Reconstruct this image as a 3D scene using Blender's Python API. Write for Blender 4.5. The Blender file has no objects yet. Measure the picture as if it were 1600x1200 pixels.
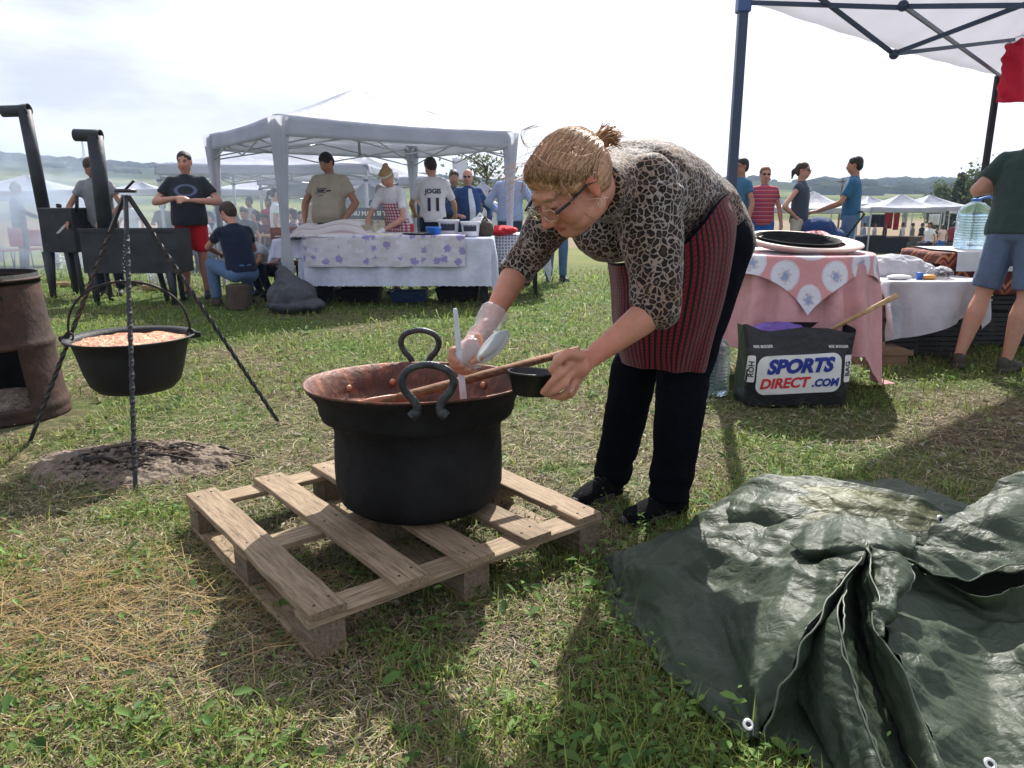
import bpy, bmesh, math, random
import numpy as np
from mathutils import Vector, Matrix
from mathutils.bvhtree import BVHTree
random.seed(7); rng = np.random.default_rng(11)
S = bpy.context.scene; COL = S.collection
pi = math.pi; R_ = math.radians

# ------------------------------------------------------------------ camera
F, CH, HY = 1180.0, 1.2, 311.0                       # focal length in photo pixels, eye height, horizon row
PITCH = math.atan((600 - HY) / F)
cd = bpy.data.cameras.new('camera'); cam = bpy.data.objects.new('camera', cd); COL.objects.link(cam)
cam.location = (0, 0, CH); cam.rotation_euler = (pi/2 - PITCH, 0, 0)
cd.sensor_width = 36; cd.lens = 36 * F / 1600; cd.clip_end = 5000; cd.clip_start = .05
S.camera = cam
# ------------------------------------------------------------------ sun and sky
SUN_EL, SUN_AZ = R_(43), R_(13)                      # azimuth measured from +Y towards +X
w = bpy.data.worlds.new('World'); S.world = w; w.use_nodes = True
nt = w.node_tree; nt.nodes.clear(); N = nt.nodes.new; Lk = nt.links.new
wo = N('ShaderNodeOutputWorld'); sk = N('ShaderNodeTexSky'); sk.sky_type = 'NISHITA'; sk.sun_disc = False
sk.sun_elevation = SUN_EL; sk.sun_rotation = SUN_AZ; sk.dust_density = 2.0; sk.air_density = 1.0
b1 = N('ShaderNodeBackground'); b1.inputs[1].default_value = .085; Lk(sk.outputs[0], b1.inputs[0])
b2 = N('ShaderNodeBackground'); b2.inputs[0].default_value = (.88, .895, 1, 1); b2.inputs[1].default_value = .80
tc = N('ShaderNodeTexCoord')
mp = N('ShaderNodeMapping'); mp.inputs['Scale'].default_value = (1.3, 1.3, 5.0); Lk(tc.outputs['Generated'], mp.inputs[0])
nz = N('ShaderNodeTexNoise'); nz.inputs['Scale'].default_value = 1.5; nz.inputs['Detail'].default_value = 7; nz.inputs['Roughness'].default_value = .55
Lk(mp.outputs[0], nz.inputs['Vector'])
rp = N('ShaderNodeValToRGB'); rp.color_ramp.elements[0].position = .36; rp.color_ramp.elements[0].color = (.74,)*3+(1,)
rp.color_ramp.elements[1].position = .66; rp.color_ramp.elements[1].color = (.96,)*3+(1,)
Lk(nz.outputs[0], rp.inputs[0])
# thin cloud lit from behind: brighter round the sun's direction
sd = Vector((math.sin(SUN_AZ)*math.cos(SUN_EL), math.cos(SUN_AZ)*math.cos(SUN_EL), math.sin(SUN_EL)))
dp = N('ShaderNodeVectorMath'); dp.operation = 'DOT_PRODUCT'; dp.inputs[1].default_value = sd; Lk(tc.outputs['Generated'], dp.inputs[0])
pw = N('ShaderNodeMath'); pw.operation = 'POWER'; pw.use_clamp = True; Lk(dp.outputs['Value'], pw.inputs[0]); pw.inputs[1].default_value = 5.2
ml = N('ShaderNodeMath'); ml.operation = 'MULTIPLY_ADD'; Lk(pw.outputs[0], ml.inputs[0]); ml.inputs[1].default_value = .65
cb = N('ShaderNodeMapRange'); cb.inputs['From Min'].default_value = .38; cb.inputs['From Max'].default_value = .62; cb.inputs['To Min'].default_value = .30; cb.inputs['To Max'].default_value = .54
nz2 = N('ShaderNodeTexNoise'); nz2.inputs['Scale'].default_value = 2.6; nz2.inputs['Detail'].default_value = 8; nz2.inputs['Roughness'].default_value = .6; Lk(mp.outputs[0], nz2.inputs['Vector']); Lk(nz2.outputs[0], cb.inputs[0]); Lk(cb.outputs[0], ml.inputs[2])
Lk(ml.outputs[0], b2.inputs[1])
mx = N('ShaderNodeMixShader'); Lk(rp.outputs[0], mx.inputs[0]); Lk(b1.outputs[0], mx.inputs[1]); Lk(b2.outputs[0], mx.inputs[2])
Lk(mx.outputs[0], wo.inputs[0])
sl = bpy.data.lights.new('sun', 'SUN'); sl.energy = 4.1; sl.angle = R_(.6); sl.color = (1, .95, .87)
so = bpy.data.objects.new('sun', sl); COL.objects.link(so)
so.rotation_euler = sd.to_track_quat('Z', 'Y').to_euler()
S.view_settings.view_transform = 'Standard'; S.view_settings.look = 'None'
S.view_settings.exposure = 1.12; S.view_settings.gamma = 1
S.cycles.max_bounces = 7; S.cycles.diffuse_bounces = 3; S.cycles.glossy_bounces = 3
S.cycles.transmission_bounces = 5; S.cycles.transparent_max_bounces = 12; S.cycles.volume_bounces = 0
S.cycles.caustics_reflective = False; S.cycles.caustics_refractive = False

# ------------------------------------------------------------------ pixel helpers (measuring from the photograph)
_c, _s = math.cos(PITCH), math.sin(PITCH)
def ray(px, py):
    a, b = (px - 800) / F, -(py - 600) / F
    return (a, _c + b*_s, -_s + b*_c)
def at(px, py, Y):
    r = ray(px, py); t = Y / r[1]; return Vector((r[0]*t, Y, CH + r[2]*t))
def gr(px, py, z=0.0):
    r = ray(px, py); t = (z - CH) / r[2]; return Vector((r[0]*t, r[1]*t, z))
def gz(y):                                            # the field falls away gently behind the first row of stalls
    y = np.asarray(y, float)
    return np.where(y < 11, 0, np.where(y < 60, -.055*(y - 11), -2.7 - .012*(np.minimum(y, 260) - 60)))
def gzf(y): return float(gz(y))

# ------------------------------------------------------------------ object helpers
def tag(o, label=None, cat=None, group=None, kind=None):
    if label: o['label'] = label
    if cat: o['category'] = cat
    if group: o['group'] = group
    if kind: o['kind'] = kind
    return o
def thing(name, loc, label, cat, group=None, rz=0):
    o = bpy.data.objects.new(name, None); COL.objects.link(o); o.location = loc; o.rotation_euler = (0, 0, rz)
    o.empty_display_size = .1
    return tag(o, label, cat, group)
def wloc(o):
    v = Vector((0, 0, 0))
    while o is not None: v += o.location; o = o.parent
    return v
class MB:
    def __init__(s): s.v = []; s.f = []; s.m = []; s.uv = []; s.n = 0
    def add(s, vs, fs, mi=0, uv=None):
        vs = np.asarray(vs, float).reshape(-1, 3); o = s.n
        s.v.append(vs); s.n += len(vs)
        s.uv.append(np.zeros((len(vs), 2)) if uv is None else np.asarray(uv, float).reshape(-1, 2))
        for f in fs: s.f.append([i + o for i in f]); s.m.append(mi)
    def loft(s, rings, caps=(1, 1), mi=0, uv=None):
        n = len(rings[0]); k = len(rings); fs = []
        for i in range(k-1):
            for j in range(n):
                a = i*n + j; b = i*n + (j+1) % n
                fs.append((a, b, b+n, a+n))
        if caps[0]: fs.append(tuple(reversed(range(n))))
        if caps[1]: fs.append(tuple(range((k-1)*n, k*n)))
        s.add(np.array([[list(p) for p in r] for r in rings]), fs, mi, uv)
    def ell(s, c, r, M=None, seg=16, rg=9, mi=0):
        c = np.array(c, float); r = np.array(r if hasattr(r, '__len__') else (r, r, r), float); vs = []; fs = []
        for i in range(1, rg):
            t = pi*i/rg
            for j in range(seg):
                p = 2*pi*j/seg; vs.append((math.sin(t)*math.cos(p), math.sin(t)*math.sin(p), math.cos(t)))
        vs += [(0, 0, 1), (0, 0, -1)]
        vs = np.array(vs)*r
        if M is not None: vs = vs @ np.array(M).T
        vs = vs + c; nt_ = (rg-1)*seg
        for i in range(rg-2):
            for j in range(seg):
                a = i*seg+j; b = i*seg+(j+1) % seg; fs.append((a, a+seg, b+seg, b))
        for j in range(seg):
            fs.append((nt_, j, (j+1) % seg)); a = (rg-2)*seg; fs.append((nt_+1, a+(j+1) % seg, a+j))
        s.add(vs, fs, mi)
    def cone(s, p0, p1, r0, r1=None, seg=10, mi=0, sq=1.0, up=None):
        r1 = r0 if r1 is None else r1
        s.tube([p0, p1], [r0, r1], seg, mi=mi, sq=sq, up=up)
    def cap(s, p0, p1, r0, r1=None, seg=12, mi=0):
        r1 = r0 if r1 is None else r1
        s.cone(p0, p1, r0, r1, seg, mi); s.ell(p0, r0, seg=seg, rg=7, mi=mi); s.ell(p1, r1, seg=seg, rg=7, mi=mi)
    def tube(s, pts, r, seg=8, closed=False, mi=0, sq=1.0, up=None, caps=(1, 1)):
        P = [Vector(p) for p in pts]; n = len(P)
        rr = list(r) if hasattr(r, '__len__') else [r]*n
        T = []
        for i in range(n):
            if closed: t = P[(i+1) % n] - P[i-1]
            elif i == 0: t = P[1]-P[0]
            elif i == n-1: t = P[-1]-P[-2]
            else: t = P[i+1]-P[i-1]
            T.append(t.normalized() if t.length > 1e-9 else Vector((0, 0, 1)))
        u = Vector(up) if up is not None else (Vector((0, 0, 1)) if abs(T[0].z) < .9 else Vector((1, 0, 0)))
        rings = []
        for i in range(n):
            u = (u - T[i]*u.dot(T[i])).normalized(); v = T[i].cross(u)
            rings.append([P[i] + u*(rr[i]*math.cos(2*pi*j/seg)) + v*(rr[i]*sq*math.sin(2*pi*j/seg)) for j in range(seg)])
        if closed: rings.append(rings[0]); caps = (0, 0)
        s.loft(rings, caps, mi)
    def box(s, c, size, M=None, mi=0, jit=0):
        h = np.array(size, float)/2
        vs = np.array([(x, y, z) for x in (-1, 1) for y in (-1, 1) for z in (-1, 1)])*h
        if jit: vs = vs + rng.uniform(-jit, jit, vs.shape)
        if M is not None: vs = vs @ np.array(M).T
        s.add(vs + np.array(c, float), [(0, 1, 3, 2), (4, 6, 7, 5), (0, 4, 5, 1), (2, 3, 7, 6), (0, 2, 6, 4), (1, 5, 7, 3)], mi)
    def lathe(s, c, prof, seg=40, mi=0, caps=(0, 0), sx=1, sy=1, M=None):
        rings = []
        for r, z in prof:
            ring = np.array([(r*sx*math.cos(2*pi*j/seg), r*sy*math.sin(2*pi*j/seg), z) for j in range(seg)])
            if M is not None: ring = ring @ np.array(M).T
            rings.append(ring + np.array(c, float))
        s.loft(rings, caps, mi)
    def grid(s, P, mi=0, uv=None):
        P = np.asarray(P, float); a, b = P.shape[:2]
        fs = [(i*b+j, i*b+j+1, (i+1)*b+j+1, (i+1)*b+j) for i in range(a-1) for j in range(b-1)]
        if uv is None:
            U, V = np.meshgrid(np.linspace(0, 1, a), np.linspace(0, 1, b), indexing='ij'); uv = np.stack([U, V], -1)
        s.add(P.reshape(-1, 3), fs, mi, np.asarray(uv).reshape(-1, 2))
    def mesh(s, name, off=None, smooth=True, mats=()):
        me = bpy.data.meshes.new(name)
        V = np.concatenate(s.v)
        if off is not None: V = V - np.array(off)
        me.from_pydata(V.tolist(), [], s.f)
        UV = np.concatenate(s.uv)
        if UV.any():
            l = me.uv_layers.new(name='UVMap'); idx = np.empty(len(me.loops), np.int32); me.loops.foreach_get('vertex_index', idx)
            l.data.foreach_set('uv', UV[idx].ravel())
        for m in mats: me.materials.append(m)
        if any(s.m): me.polygons.foreach_set('material_index', s.m)
        me.polygons.foreach_set('use_smooth', [smooth]*len(me.polygons)); me.update()
        return me
    def build(s, name, mat, parent=None, smooth=True, local=False, thick=0, bevel=0, kind=None, auto=None):
        mats = mat if isinstance(mat, (list, tuple)) else [mat]
        off = None if (local or parent is None) else wloc(parent)
        me = s.mesh(name, off, smooth, mats)
        o = bpy.data.objects.new(name, me); COL.objects.link(o)
        if parent is not None: o.parent = parent
        if thick:
            m = o.modifiers.new('thickness', 'SOLIDIFY'); m.thickness = thick; m.offset = 0
        if bevel:
            m = o.modifiers.new('bevel', 'BEVEL'); m.width = bevel; m.segments = 2; m.limit_method = 'ANGLE'
        if kind: o['kind'] = kind
        if auto and smooth:
            me.set_sharp_from_angle(angle=R_(auto))
        return o
def fuse(mb, name, mat, parent, vox=.012, it=3, local=True, disp=None, fac=.5):
    """union of the closed shapes in mb as one continuous skin"""
    off = None if (local or parent is None) else wloc(parent)
    me = mb.mesh('tmp', off, True)
    t = bpy.data.objects.new('tmp', me); COL.objects.link(t)
    m = t.modifiers.new('r', 'REMESH'); m.mode = 'VOXEL'; m.voxel_size = vox; m.use_smooth_shade = True
    if it: m = t.modifiers.new('s', 'SMOOTH'); m.factor = fac; m.iterations = it
    dg = bpy.context.evaluated_depsgraph_get(); dg.update()
    nm = bpy.data.meshes.new_from_object(t.evaluated_get(dg), depsgraph=dg)
    bpy.data.objects.remove(t); bpy.data.meshes.remove(me)
    nm.name = name; nm.materials.clear()
    for q in (mat if isinstance(mat, (list, tuple)) else [mat]): nm.materials.append(q)
    if disp is not None:
        n = len(nm.vertices); co = np.empty(n*3, np.float32); no = np.empty(n*3, np.float32)
        nm.vertices.foreach_get('co', co); nm.vertices.foreach_get('normal', no)
        co = co.reshape(-1, 3); no = no.reshape(-1, 3)
        co = co + no*disp(co.astype(float))[:, None]
        nm.vertices.foreach_set('co', co.astype(np.float32).ravel()); nm.update()
    o = bpy.data.objects.new(name, nm); COL.objects.link(o)
    if parent is not None: o.parent = parent
    return o
def paint(o, fn):
    """per-point colour attribute 'Col' from point positions"""
    me = o.data; n = len(me.vertices); co = np.empty(n*3, np.float32); me.vertices.foreach_get('co', co)
    c = fn(co.reshape(-1, 3).astype(float)); c = np.concatenate([c, np.ones((n, 1))], 1)
    a = me.color_attributes.new('Col', 'FLOAT_COLOR', 'POINT'); a.data.foreach_set('color', c.astype(np.float32).ravel())
def duptree(o, parent=None):
    c = o.copy(); COL.objects.link(c); c.parent = parent
    for ch in o.children: duptree(ch, c)
    return c
# numpy value noise ---------------------------------------------------------------------------
_tab = np.random.default_rng(3).random(4096)
def _h(ix, iy, iz=0): return _tab[(ix*73856093 ^ iy*19349663 ^ iz*83492791) & 4095]
def vn(x, y, z=0.0):
    x = np.asarray(x, float); y = np.asarray(y, float); z = np.asarray(z, float) + 0*x
    ix, iy, iz = (np.floor(q).astype(np.int64) for q in (x, y, z))
    fx, fy, fz = x-ix, y-iy, z-iz
    fx, fy, fz = (q*q*(3-2*q) for q in (fx, fy, fz)); r = 0
    for a in (0, 1):
        for b in (0, 1):
            for c in (0, 1):
                r = r + _h(ix+a, iy+b, iz+c)*(fx if a else 1-fx)*(fy if b else 1-fy)*(fz if c else 1-fz)
    return r
def fbm(x, y, z=0.0, o=4):
    r = 0; a = .5; s = 1.0
    for k in range(o): r = r + a*vn(np.asarray(x)*s+k*17, np.asarray(y)*s-k*9, np.asarray(z)*s); a *= .5; s *= 2.03
    return r
def wrinkle(sc=9, amp=.006, st=(1, 1, 1)):
    return lambda c: amp*(np.abs(2*fbm(c[:, 0]*sc*st[0], c[:, 1]*sc*st[1], c[:, 2]*sc*st[2], 3)-.9)*-1.6+.4)

# ------------------------------------------------------------------ material helpers
def newmat(name):
    m = bpy.data.materials.new(name); m.use_nodes = True; t = m.node_tree; t.nodes.clear(); return m, t
def nd(t, typ, **kw):
    n = t.nodes.new(typ)
    for k, v in kw.items():
        if hasattr(n, k): setattr(n, k, v)
        else: n.inputs[k.replace('_', ' ')].default_value = v
    return n
def c4(c): return tuple(c)+(1,) if len(c) == 3 else tuple(c)
_mc = {}
def mat(name, col, rough=.6, metal=0, spec=.5, nz=(6, .25), bump=(60, .15), transl=0, tcol=None, attr=False, sheen=0, alpha=1, coat=0, st=(1, 1, 1), trans=0, ior=1.45, coord='Object', bd=.01):
    if name in _mc: return _mc[name]
    m, t = newmat(name); L = t.links.new
    out = nd(t, 'ShaderNodeOutputMaterial'); p = nd(t, 'ShaderNodeBsdfPrincipled')
    p.inputs['Roughness'].default_value = rough; p.inputs['Metallic'].default_value = metal
    p.inputs['Specular IOR Level'].default_value = spec; p.inputs['Alpha'].default_value = alpha
    p.inputs['Coat Weight'].default_value = coat; p.inputs['Sheen Weight'].default_value = sheen
    p.inputs['Transmission Weight'].default_value = trans; p.inputs['IOR'].default_value = ior
    tc = nd(t, 'ShaderNodeTexCoord'); mp = nd(t, 'ShaderNodeMapping'); mp.inputs['Scale'].default_value = st
    L(tc.outputs[coord], mp.inputs[0])
    if attr:
        a = nd(t, 'ShaderNodeAttribute', attribute_name='Col'); base = a.outputs['Color']
    else:
        a = nd(t, 'ShaderNodeRGB'); a.outputs[0].default_value = c4(col); base = a.outputs[0]
    if nz:
        n = nd(t, 'ShaderNodeTexNoise'); n.inputs['Scale'].default_value = nz[0]; n.inputs['Detail'].default_value = 6; n.inputs['Roughness'].default_value = .62
        L(mp.outputs[0], n.inputs['Vector'])
        mr = nd(t, 'ShaderNodeMapRange'); mr.inputs['From Min'].default_value = .3; mr.inputs['From Max'].default_value = .7
        mr.inputs['To Min'].default_value = 1-nz[1]; mr.inputs['To Max'].default_value = 1+nz[1]*.8
        L(n.outputs[0], mr.inputs[0])
        v = nd(t, 'ShaderNodeVectorMath', operation='SCALE'); L(base, v.inputs[0]); L(mr.outputs[0], v.inputs['Scale']); base = v.outputs[0]
    L(base, p.inputs['Base Color'])
    if bump:
        n2 = nd(t, 'ShaderNodeTexNoise'); n2.inputs['Scale'].default_value = bump[0]; n2.inputs['Detail'].default_value = 5
        L(mp.outputs[0], n2.inputs['Vector'])
        b = nd(t, 'ShaderNodeBump'); b.inputs['Strength'].default_value = bump[1]; b.inputs['Distance'].default_value = bd
        L(n2.outputs[0], b.inputs['Height']); L(b.outputs[0], p.inputs['Normal'])
    sh = p.outputs[0]
    if transl:
        tr = nd(t, 'ShaderNodeBsdfTranslucent')
        if tcol: tr.inputs[0].default_value = c4(tcol)
        else: L(base, tr.inputs[0])
        mx = nd(t, 'ShaderNodeMixShader'); mx.inputs[0].default_value = transl
        L(sh, mx.inputs[1]); L(tr.outputs[0], mx.inputs[2]); sh = mx.outputs[0]
    L(sh, out.inputs[0]); _mc[name] = m
    m['p'] = p.name; return m
def recolor(m, build):
    """replace the base colour input of a material made by mat()"""
    t = m.node_tree; p = t.nodes[m['p']]; sock = build(t, t.links.new)
    t.links.new(sock, p.inputs['Base Color'])
    return m
def ramp(t, sock, els, interp='LINEAR'):
    r = nd(t, 'ShaderNodeValToRGB'); r.color_ramp.interpolation = interp; e = r.color_ramp.elements
    while len(e) < len(els): e.new(.5)
    for q, (pos, c) in zip(e, els): q.position = pos; q.color = c4(c)
    t.links.new(sock, r.inputs[0]); return r.outputs[0]
def mth(t, op, a, b=None, clamp=False):
    n = nd(t, 'ShaderNodeMath', operation=op); n.use_clamp = clamp
    for i, q in enumerate((a, b)):
        if q is None: continue
        if isinstance(q, (int, float)): n.inputs[i].default_value = q
        else: t.links.new(q, n.inputs[i])
    return n.outputs[0]
def mixc(t, f, a, b):
    n = nd(t, 'ShaderNodeMix', data_type='RGBA')
    if isinstance(f, (int, float)): n.inputs[0].default_value = f
    else: t.links.new(f, n.inputs[0])
    for i, q in ((6, a), (7, b)):
        if isinstance(q, tuple): n.inputs[i].default_value = c4(q)
        else: t.links.new(q, n.inputs[i])
    return n.outputs[2]
def noiz(t, scale, detail=5, vec=None, coord='Object', rough=.6, st=None):
    n = nd(t, 'ShaderNodeTexNoise'); n.inputs['Scale'].default_value = scale; n.inputs['Detail'].default_value = detail; n.inputs['Roughness'].default_value = rough
    if vec is None: vec = nd(t, 'ShaderNodeTexCoord').outputs[coord]
    if st:
        m_ = nd(t, 'ShaderNodeMapping'); m_.inputs['Scale'].default_value = st; t.links.new(vec, m_.inputs[0]); vec = m_.outputs[0]
    t.links.new(vec, n.inputs['Vector']); return n.outputs[0]
# curves -------------------------------------------------------------------------------------
def cr(pts, n):
    """catmull-rom through points"""
    P = np.array([list(p) for p in pts], float); P = np.vstack([2*P[0]-P[1], P, 2*P[-1]-P[-2]]); k = len(P)-3; out = []
    for t in np.linspace(0, k, n):
        i = min(int(t), k-1); u = t-i; a, b, c, d = P[i:i+4]
        out.append(.5*((2*b)+(-a+c)*u+(2*a-5*b+4*c-d)*u*u+(-a+3*b-3*c+d)*u**3))
    return np.array(out)
def net(rows, n, m):
    """smooth surface through a net of control points"""
    A = np.array([cr(r, m) for r in rows]); return np.stack([cr(A[:, j], n) for j in range(m)], 1)
def resample(x, xp, fp): return np.interp(x, xp, fp)
# text ---------------------------------------------------------------------------------------
def textmesh(s, size=1, bold=0.0, shear=0.0, cuts=0):
    cu = bpy.data.curves.new('t', 'FONT'); cu.body = s; cu.size = size; cu.offset = bold; cu.shear = shear
    cu.align_x = 'CENTER'; cu.align_y = 'CENTER'; cu.resolution_u = 3
    o = bpy.data.objects.new('t', cu); COL.objects.link(o); dg = bpy.context.evaluated_depsgraph_get(); dg.update()
    me = bpy.data.meshes.new_from_object(o.evaluated_get(dg), depsgraph=dg)
    V = np.array([v.co[:] for v in me.vertices]); Fc = [list(p.vertices) for p in me.polygons]
    bpy.data.objects.remove(o); bpy.data.curves.remove(cu); bpy.data.meshes.remove(me)
    return V, Fc
def decal(name, V, Fc, target, org, ux, uy, mat_, parent, eps=.002, sub=1):
    """flat print pressed onto a surface: points (u,v) cast along the print's normal onto the target mesh (same local space)"""
    bm = bmesh.new(); vs = [bm.verts.new((float(v[0]), float(v[1]), 0)) for v in V]
    for f in Fc:
        try: bm.faces.new([vs[i] for i in f])
        except ValueError: pass
    if sub:
        bmesh.ops.triangulate(bm, faces=bm.faces[:])
        for _ in range(sub):
            es = [e for e in bm.edges if e.calc_length() > .02]
            if es: bmesh.ops.subdivide_edges(bm, edges=es, cuts=1)
            bmesh.ops.triangulate(bm, faces=bm.faces[:])
    bv = BVHTree.FromPolygons([v.co[:] for v in target.data.vertices], [p.vertices[:] for p in target.data.polygons])
    org = Vector(org); ux = Vector(ux); uy = Vector(uy); n = ux.cross(uy).normalized()
    for v in bm.verts:
        p = org + ux*v.co.x + uy*v.co.y
        h = bv.ray_cast(p + n*.25, -n)
        v.co = (h[0] + n*eps) if h[0] is not None else p
    me = bpy.data.meshes.new(name); bm.to_mesh(me); bm.free(); me.materials.append(mat_)
    o = bpy.data.objects.new(name, me); COL.objects.link(o); o.parent = parent; return o
# =================================================================== THE SETTING
# ---- ground: one sheet to the foot of the hills
def bumps(x, y):
    return .022*(fbm(x*1.7, y*1.7, 3.1, 3)-.5) + .012*(fbm(x*9, y*9, 1.1, 3)-.5)
ys = np.concatenate([np.linspace(-2, .8, 10), np.linspace(.9, 7, 170), np.geomspace(7.1, 900, 90)])
tx = np.linspace(-1, 1, 261); G = []
for y in ys:
    hw = 3 + abs(y)*1.6
    x = np.sign(tx)*np.abs(tx)**1.3*hw
    G.append(np.stack([x, np.full_like(x, y), gz(y) + bumps(x, np.full_like(x, y))*(1 if y < 40 else 0)], -1))
gm, t = newmat('field_soil'); L = t.links.new
out = nd(t, 'ShaderNodeOutputMaterial'); p = nd(t, 'ShaderNodeBsdfPrincipled'); p.inputs['Roughness'].default_value = .95; p.inputs['Specular IOR Level'].default_value = .1
oc = nd(t, 'ShaderNodeTexCoord').outputs['Object']
n1 = noiz(t, .9, 6, oc); n2 = noiz(t, 14, 8, oc, rough=.75); n3 = noiz(t, 70, 4, oc, rough=.7); n4 = noiz(t, .12, 4, oc)
soil = ramp(t, n2, [(.3, (.035, .026, .018)), (.5, (.11, .08, .055)), (.7, (.27, .215, .14))])
green = ramp(t, n2, [(.3, (.03, .05, .012)), (.55, (.075, .125, .028)), (.75, (.17, .19, .07))])
sx = nd(t, 'ShaderNodeSeparateXYZ'); L(oc, sx.inputs[0])
dist = mth(t, 'MULTIPLY', mth(t, 'SUBTRACT', sx.outputs[1], 3.0), .14, True)
gfac = mth(t, 'ADD', ramp(t, n1, [(.42, (0, 0, 0)), (.58, (.9, .9, .9))]), mth(t, 'MULTIPLY', dist, .4), True)
c = mixc(t, gfac, soil, green)
far = mixc(t, ramp(t, n4, [(.4, (0, 0, 0)), (.6, (1, 1, 1))]), (.10, .135, .035), (.17, .16, .06))
c = mixc(t, mth(t, 'MULTIPLY', mth(t, 'SUBTRACT', sx.outputs[1], 12.0), .06, True), c, far)
# a stubble strip beyond the last stalls
stub = mth(t, 'MULTIPLY', mth(t, 'SUBTRACT', sx.outputs[1], 62.0), .2, True)
c = mixc(t, stub, c, (.20, .15, .09))
L(c, p.inputs['Base Color'])
b = nd(t, 'ShaderNodeBump'); b.inputs['Strength'].default_value = .9; b.inputs['Distance'].default_value = .02
L(mth(t, 'ADD', n2, mth(t, 'MULTIPLY', n3, .4)), b.inputs['Height']); L(b.outputs[0], p.inputs['Normal']); L(p.outputs[0], out.inputs[0])
g = MB(); g.grid(np.array(G)); tag(g.build('ground', gm), kind='structure')

# ---- hills: rolling fields with woods along the ridge
hx = np.linspace(-1.25, 1.25, 240)
ridge_px = [(-800, 250), (0, 247), (130, 257), (250, 266), (400, 262), (560, 274), (760, 287), (1000, 292), (1170, 283), (1265, 290), (1500, 291), (1700, 292), (2400, 286)]
YR = 620.0
def ridge(x):
    px = 800 + F*x/YR
    return 1.2 + (HY - np.interp(px, [q[0] for q in ridge_px], [q[1] for q in ridge_px]))/F*YR
H_ = []
for v in np.linspace(0, 1, 60):
    y = 170 + (YR-170)*v; x = hx*YR*(y/YR)**.6
    xr = x*YR/y; zt = ridge(xr); base = gzf(y)-1
    f = v*v*(3-2*v)*.55 + v*.45
    z = base + (zt-base)*f + 2.2*(fbm(x*.012, y*.012+0*x, 2.0, 4)-.47)*math.sin(pi*v)
    H_.append(np.stack([x, np.full_like(x, y), z], -1))
for v in (.15, .5, 1): H_.append(np.stack([hx*YR*(1+v), np.full_like(hx, YR+v*900), ridge(hx*YR)*(1+.2*v)-6*v], -1))
hm, t = newmat('hill_fields'); L = t.links.new
out = nd(t, 'ShaderNodeOutputMaterial'); p = nd(t, 'ShaderNodeBsdfPrincipled'); p.inputs['Roughness'].default_value = 1; p.inputs['Specular IOR Level'].default_value = 0
tc_ = nd(t, 'ShaderNodeTexCoord'); oc = tc_.outputs['Object']
vv = nd(t, 'ShaderNodeSeparateXYZ'); L(tc_.outputs['UV'], vv.inputs[0])
wob = mth(t, 'ADD', vv.outputs[0], mth(t, 'MULTIPLY', noiz(t, .006, 4, oc), .22))
fields = ramp(t, wob, [(.10, (.19, .16, .08)), (.30, (.17, .19, .07)), (.36, (.07, .09, .03)), (.42, (.20, .23, .08)), (.52, (.10, .13, .04)), (.60, (.17, .18, .08)), (.68, (.045, .06, .03)), (.9, (.03, .042, .022))])
L(mixc(t, ramp(t, noiz(t, .03, 6, oc), [(.45, (0, 0, 0)), (.62, (.7, .7, .7))]), fields, (.035, .05, .022)), p.inputs['Base Color'])
L(p.outputs[0], out.inputs[0])
g = MB(); g.grid(np.array(H_)); tag(g.build('hills', hm), kind='structure')
# woods on the ridge: thousands of rounded crowns as one mass
wood = mat('far_woods', (.03, .045, .02), rough=1, spec=0, nz=(.2, .5), bump=None)
g = MB(); base_i = MB(); base_i.ell((0, 0, 0), 1, seg=7, rg=4)
bv_, bf_ = base_i.v[0], base_i.f
for i in range(2600):
    x = rng.uniform(-1.15, 1.15)*YR; px = 800 + F*x/YR
    front = rng.random() < .55
    v = rng.uniform(.93, 1.0) if front else rng.uniform(.5, .95)
    if not front and vn(x*.012+5, v*6, 7.0) < .55: continue
    if 1000 < px < 1262 and rng.random() < .8: continue
    y = 170+(YR-170)*v; xx = x*(y/YR); f = v*v*(3-2*v)*.55+v*.45; bz = gzf(y)-1
    z = bz + (float(ridge(xx*YR/y))-bz)*f
    r = rng.uniform(2.2, 5.5)*(1.25 if px > 1250 else .8)
    sc_ = np.array([r*1.5, r*1.2, r*.8])*rng.uniform(.8, 1.2, 3)
    g.add(bv_*sc_ + np.array([xx, y, z+r*.15]), bf_)
tag(g.build('forest', wood), 'dark band of woods along the crest of the far hills', 'forest', kind='stuff')

# ---- haze: one closed box of thin blue air round camera and scene
def volmat(name, col, dens, emis=0, aniso=.2, noise=None):
    m, t = newmat(name); o = nd(t, 'ShaderNodeOutputMaterial'); v = nd(t, 'ShaderNodeVolumePrincipled')
    v.inputs['Color'].default_value = c4(col); v.inputs['Density'].default_value = dens; v.inputs['Anisotropy'].default_value = aniso
    if noise:
        n = noiz(t, noise[0], 3, coord='Object', st=noise[3] if len(noise) > 3 else None)
        tc = nd(t, 'ShaderNodeTexCoord')
        gd = nd(t, 'ShaderNodeTexGradient', gradient_type='SPHERICAL')
        mp = nd(t, 'ShaderNodeMapping'); t.links.new(tc.outputs['Generated'], mp.inputs[0])
        mp.inputs['Location'].default_value = (-1, -1, -1); mp.inputs['Scale'].default_value = (2, 2, 2)
        t.links.new(mp.outputs[0], gd.inputs[0])
        k = mth(t, 'MULTIPLY', ramp(t, n, [(noise[1], (0, 0, 0)), (noise[2], (1, 1, 1))]), gd.outputs['Fac'])
        t.links.new(mth(t, 'MULTIPLY', k, dens), v.inputs['Density'])
    t.links.new(v.outputs[0], o.inputs['Volume']); return m
hb = MB(); hb.box((0, 700, 35), (4200, 1460, 88)); hz = hb.build('haze', volmat('haze_air', (.58, .74, 1), .00042, aniso=.2), smooth=False)
tag(hz, kind='stuff')

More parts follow.
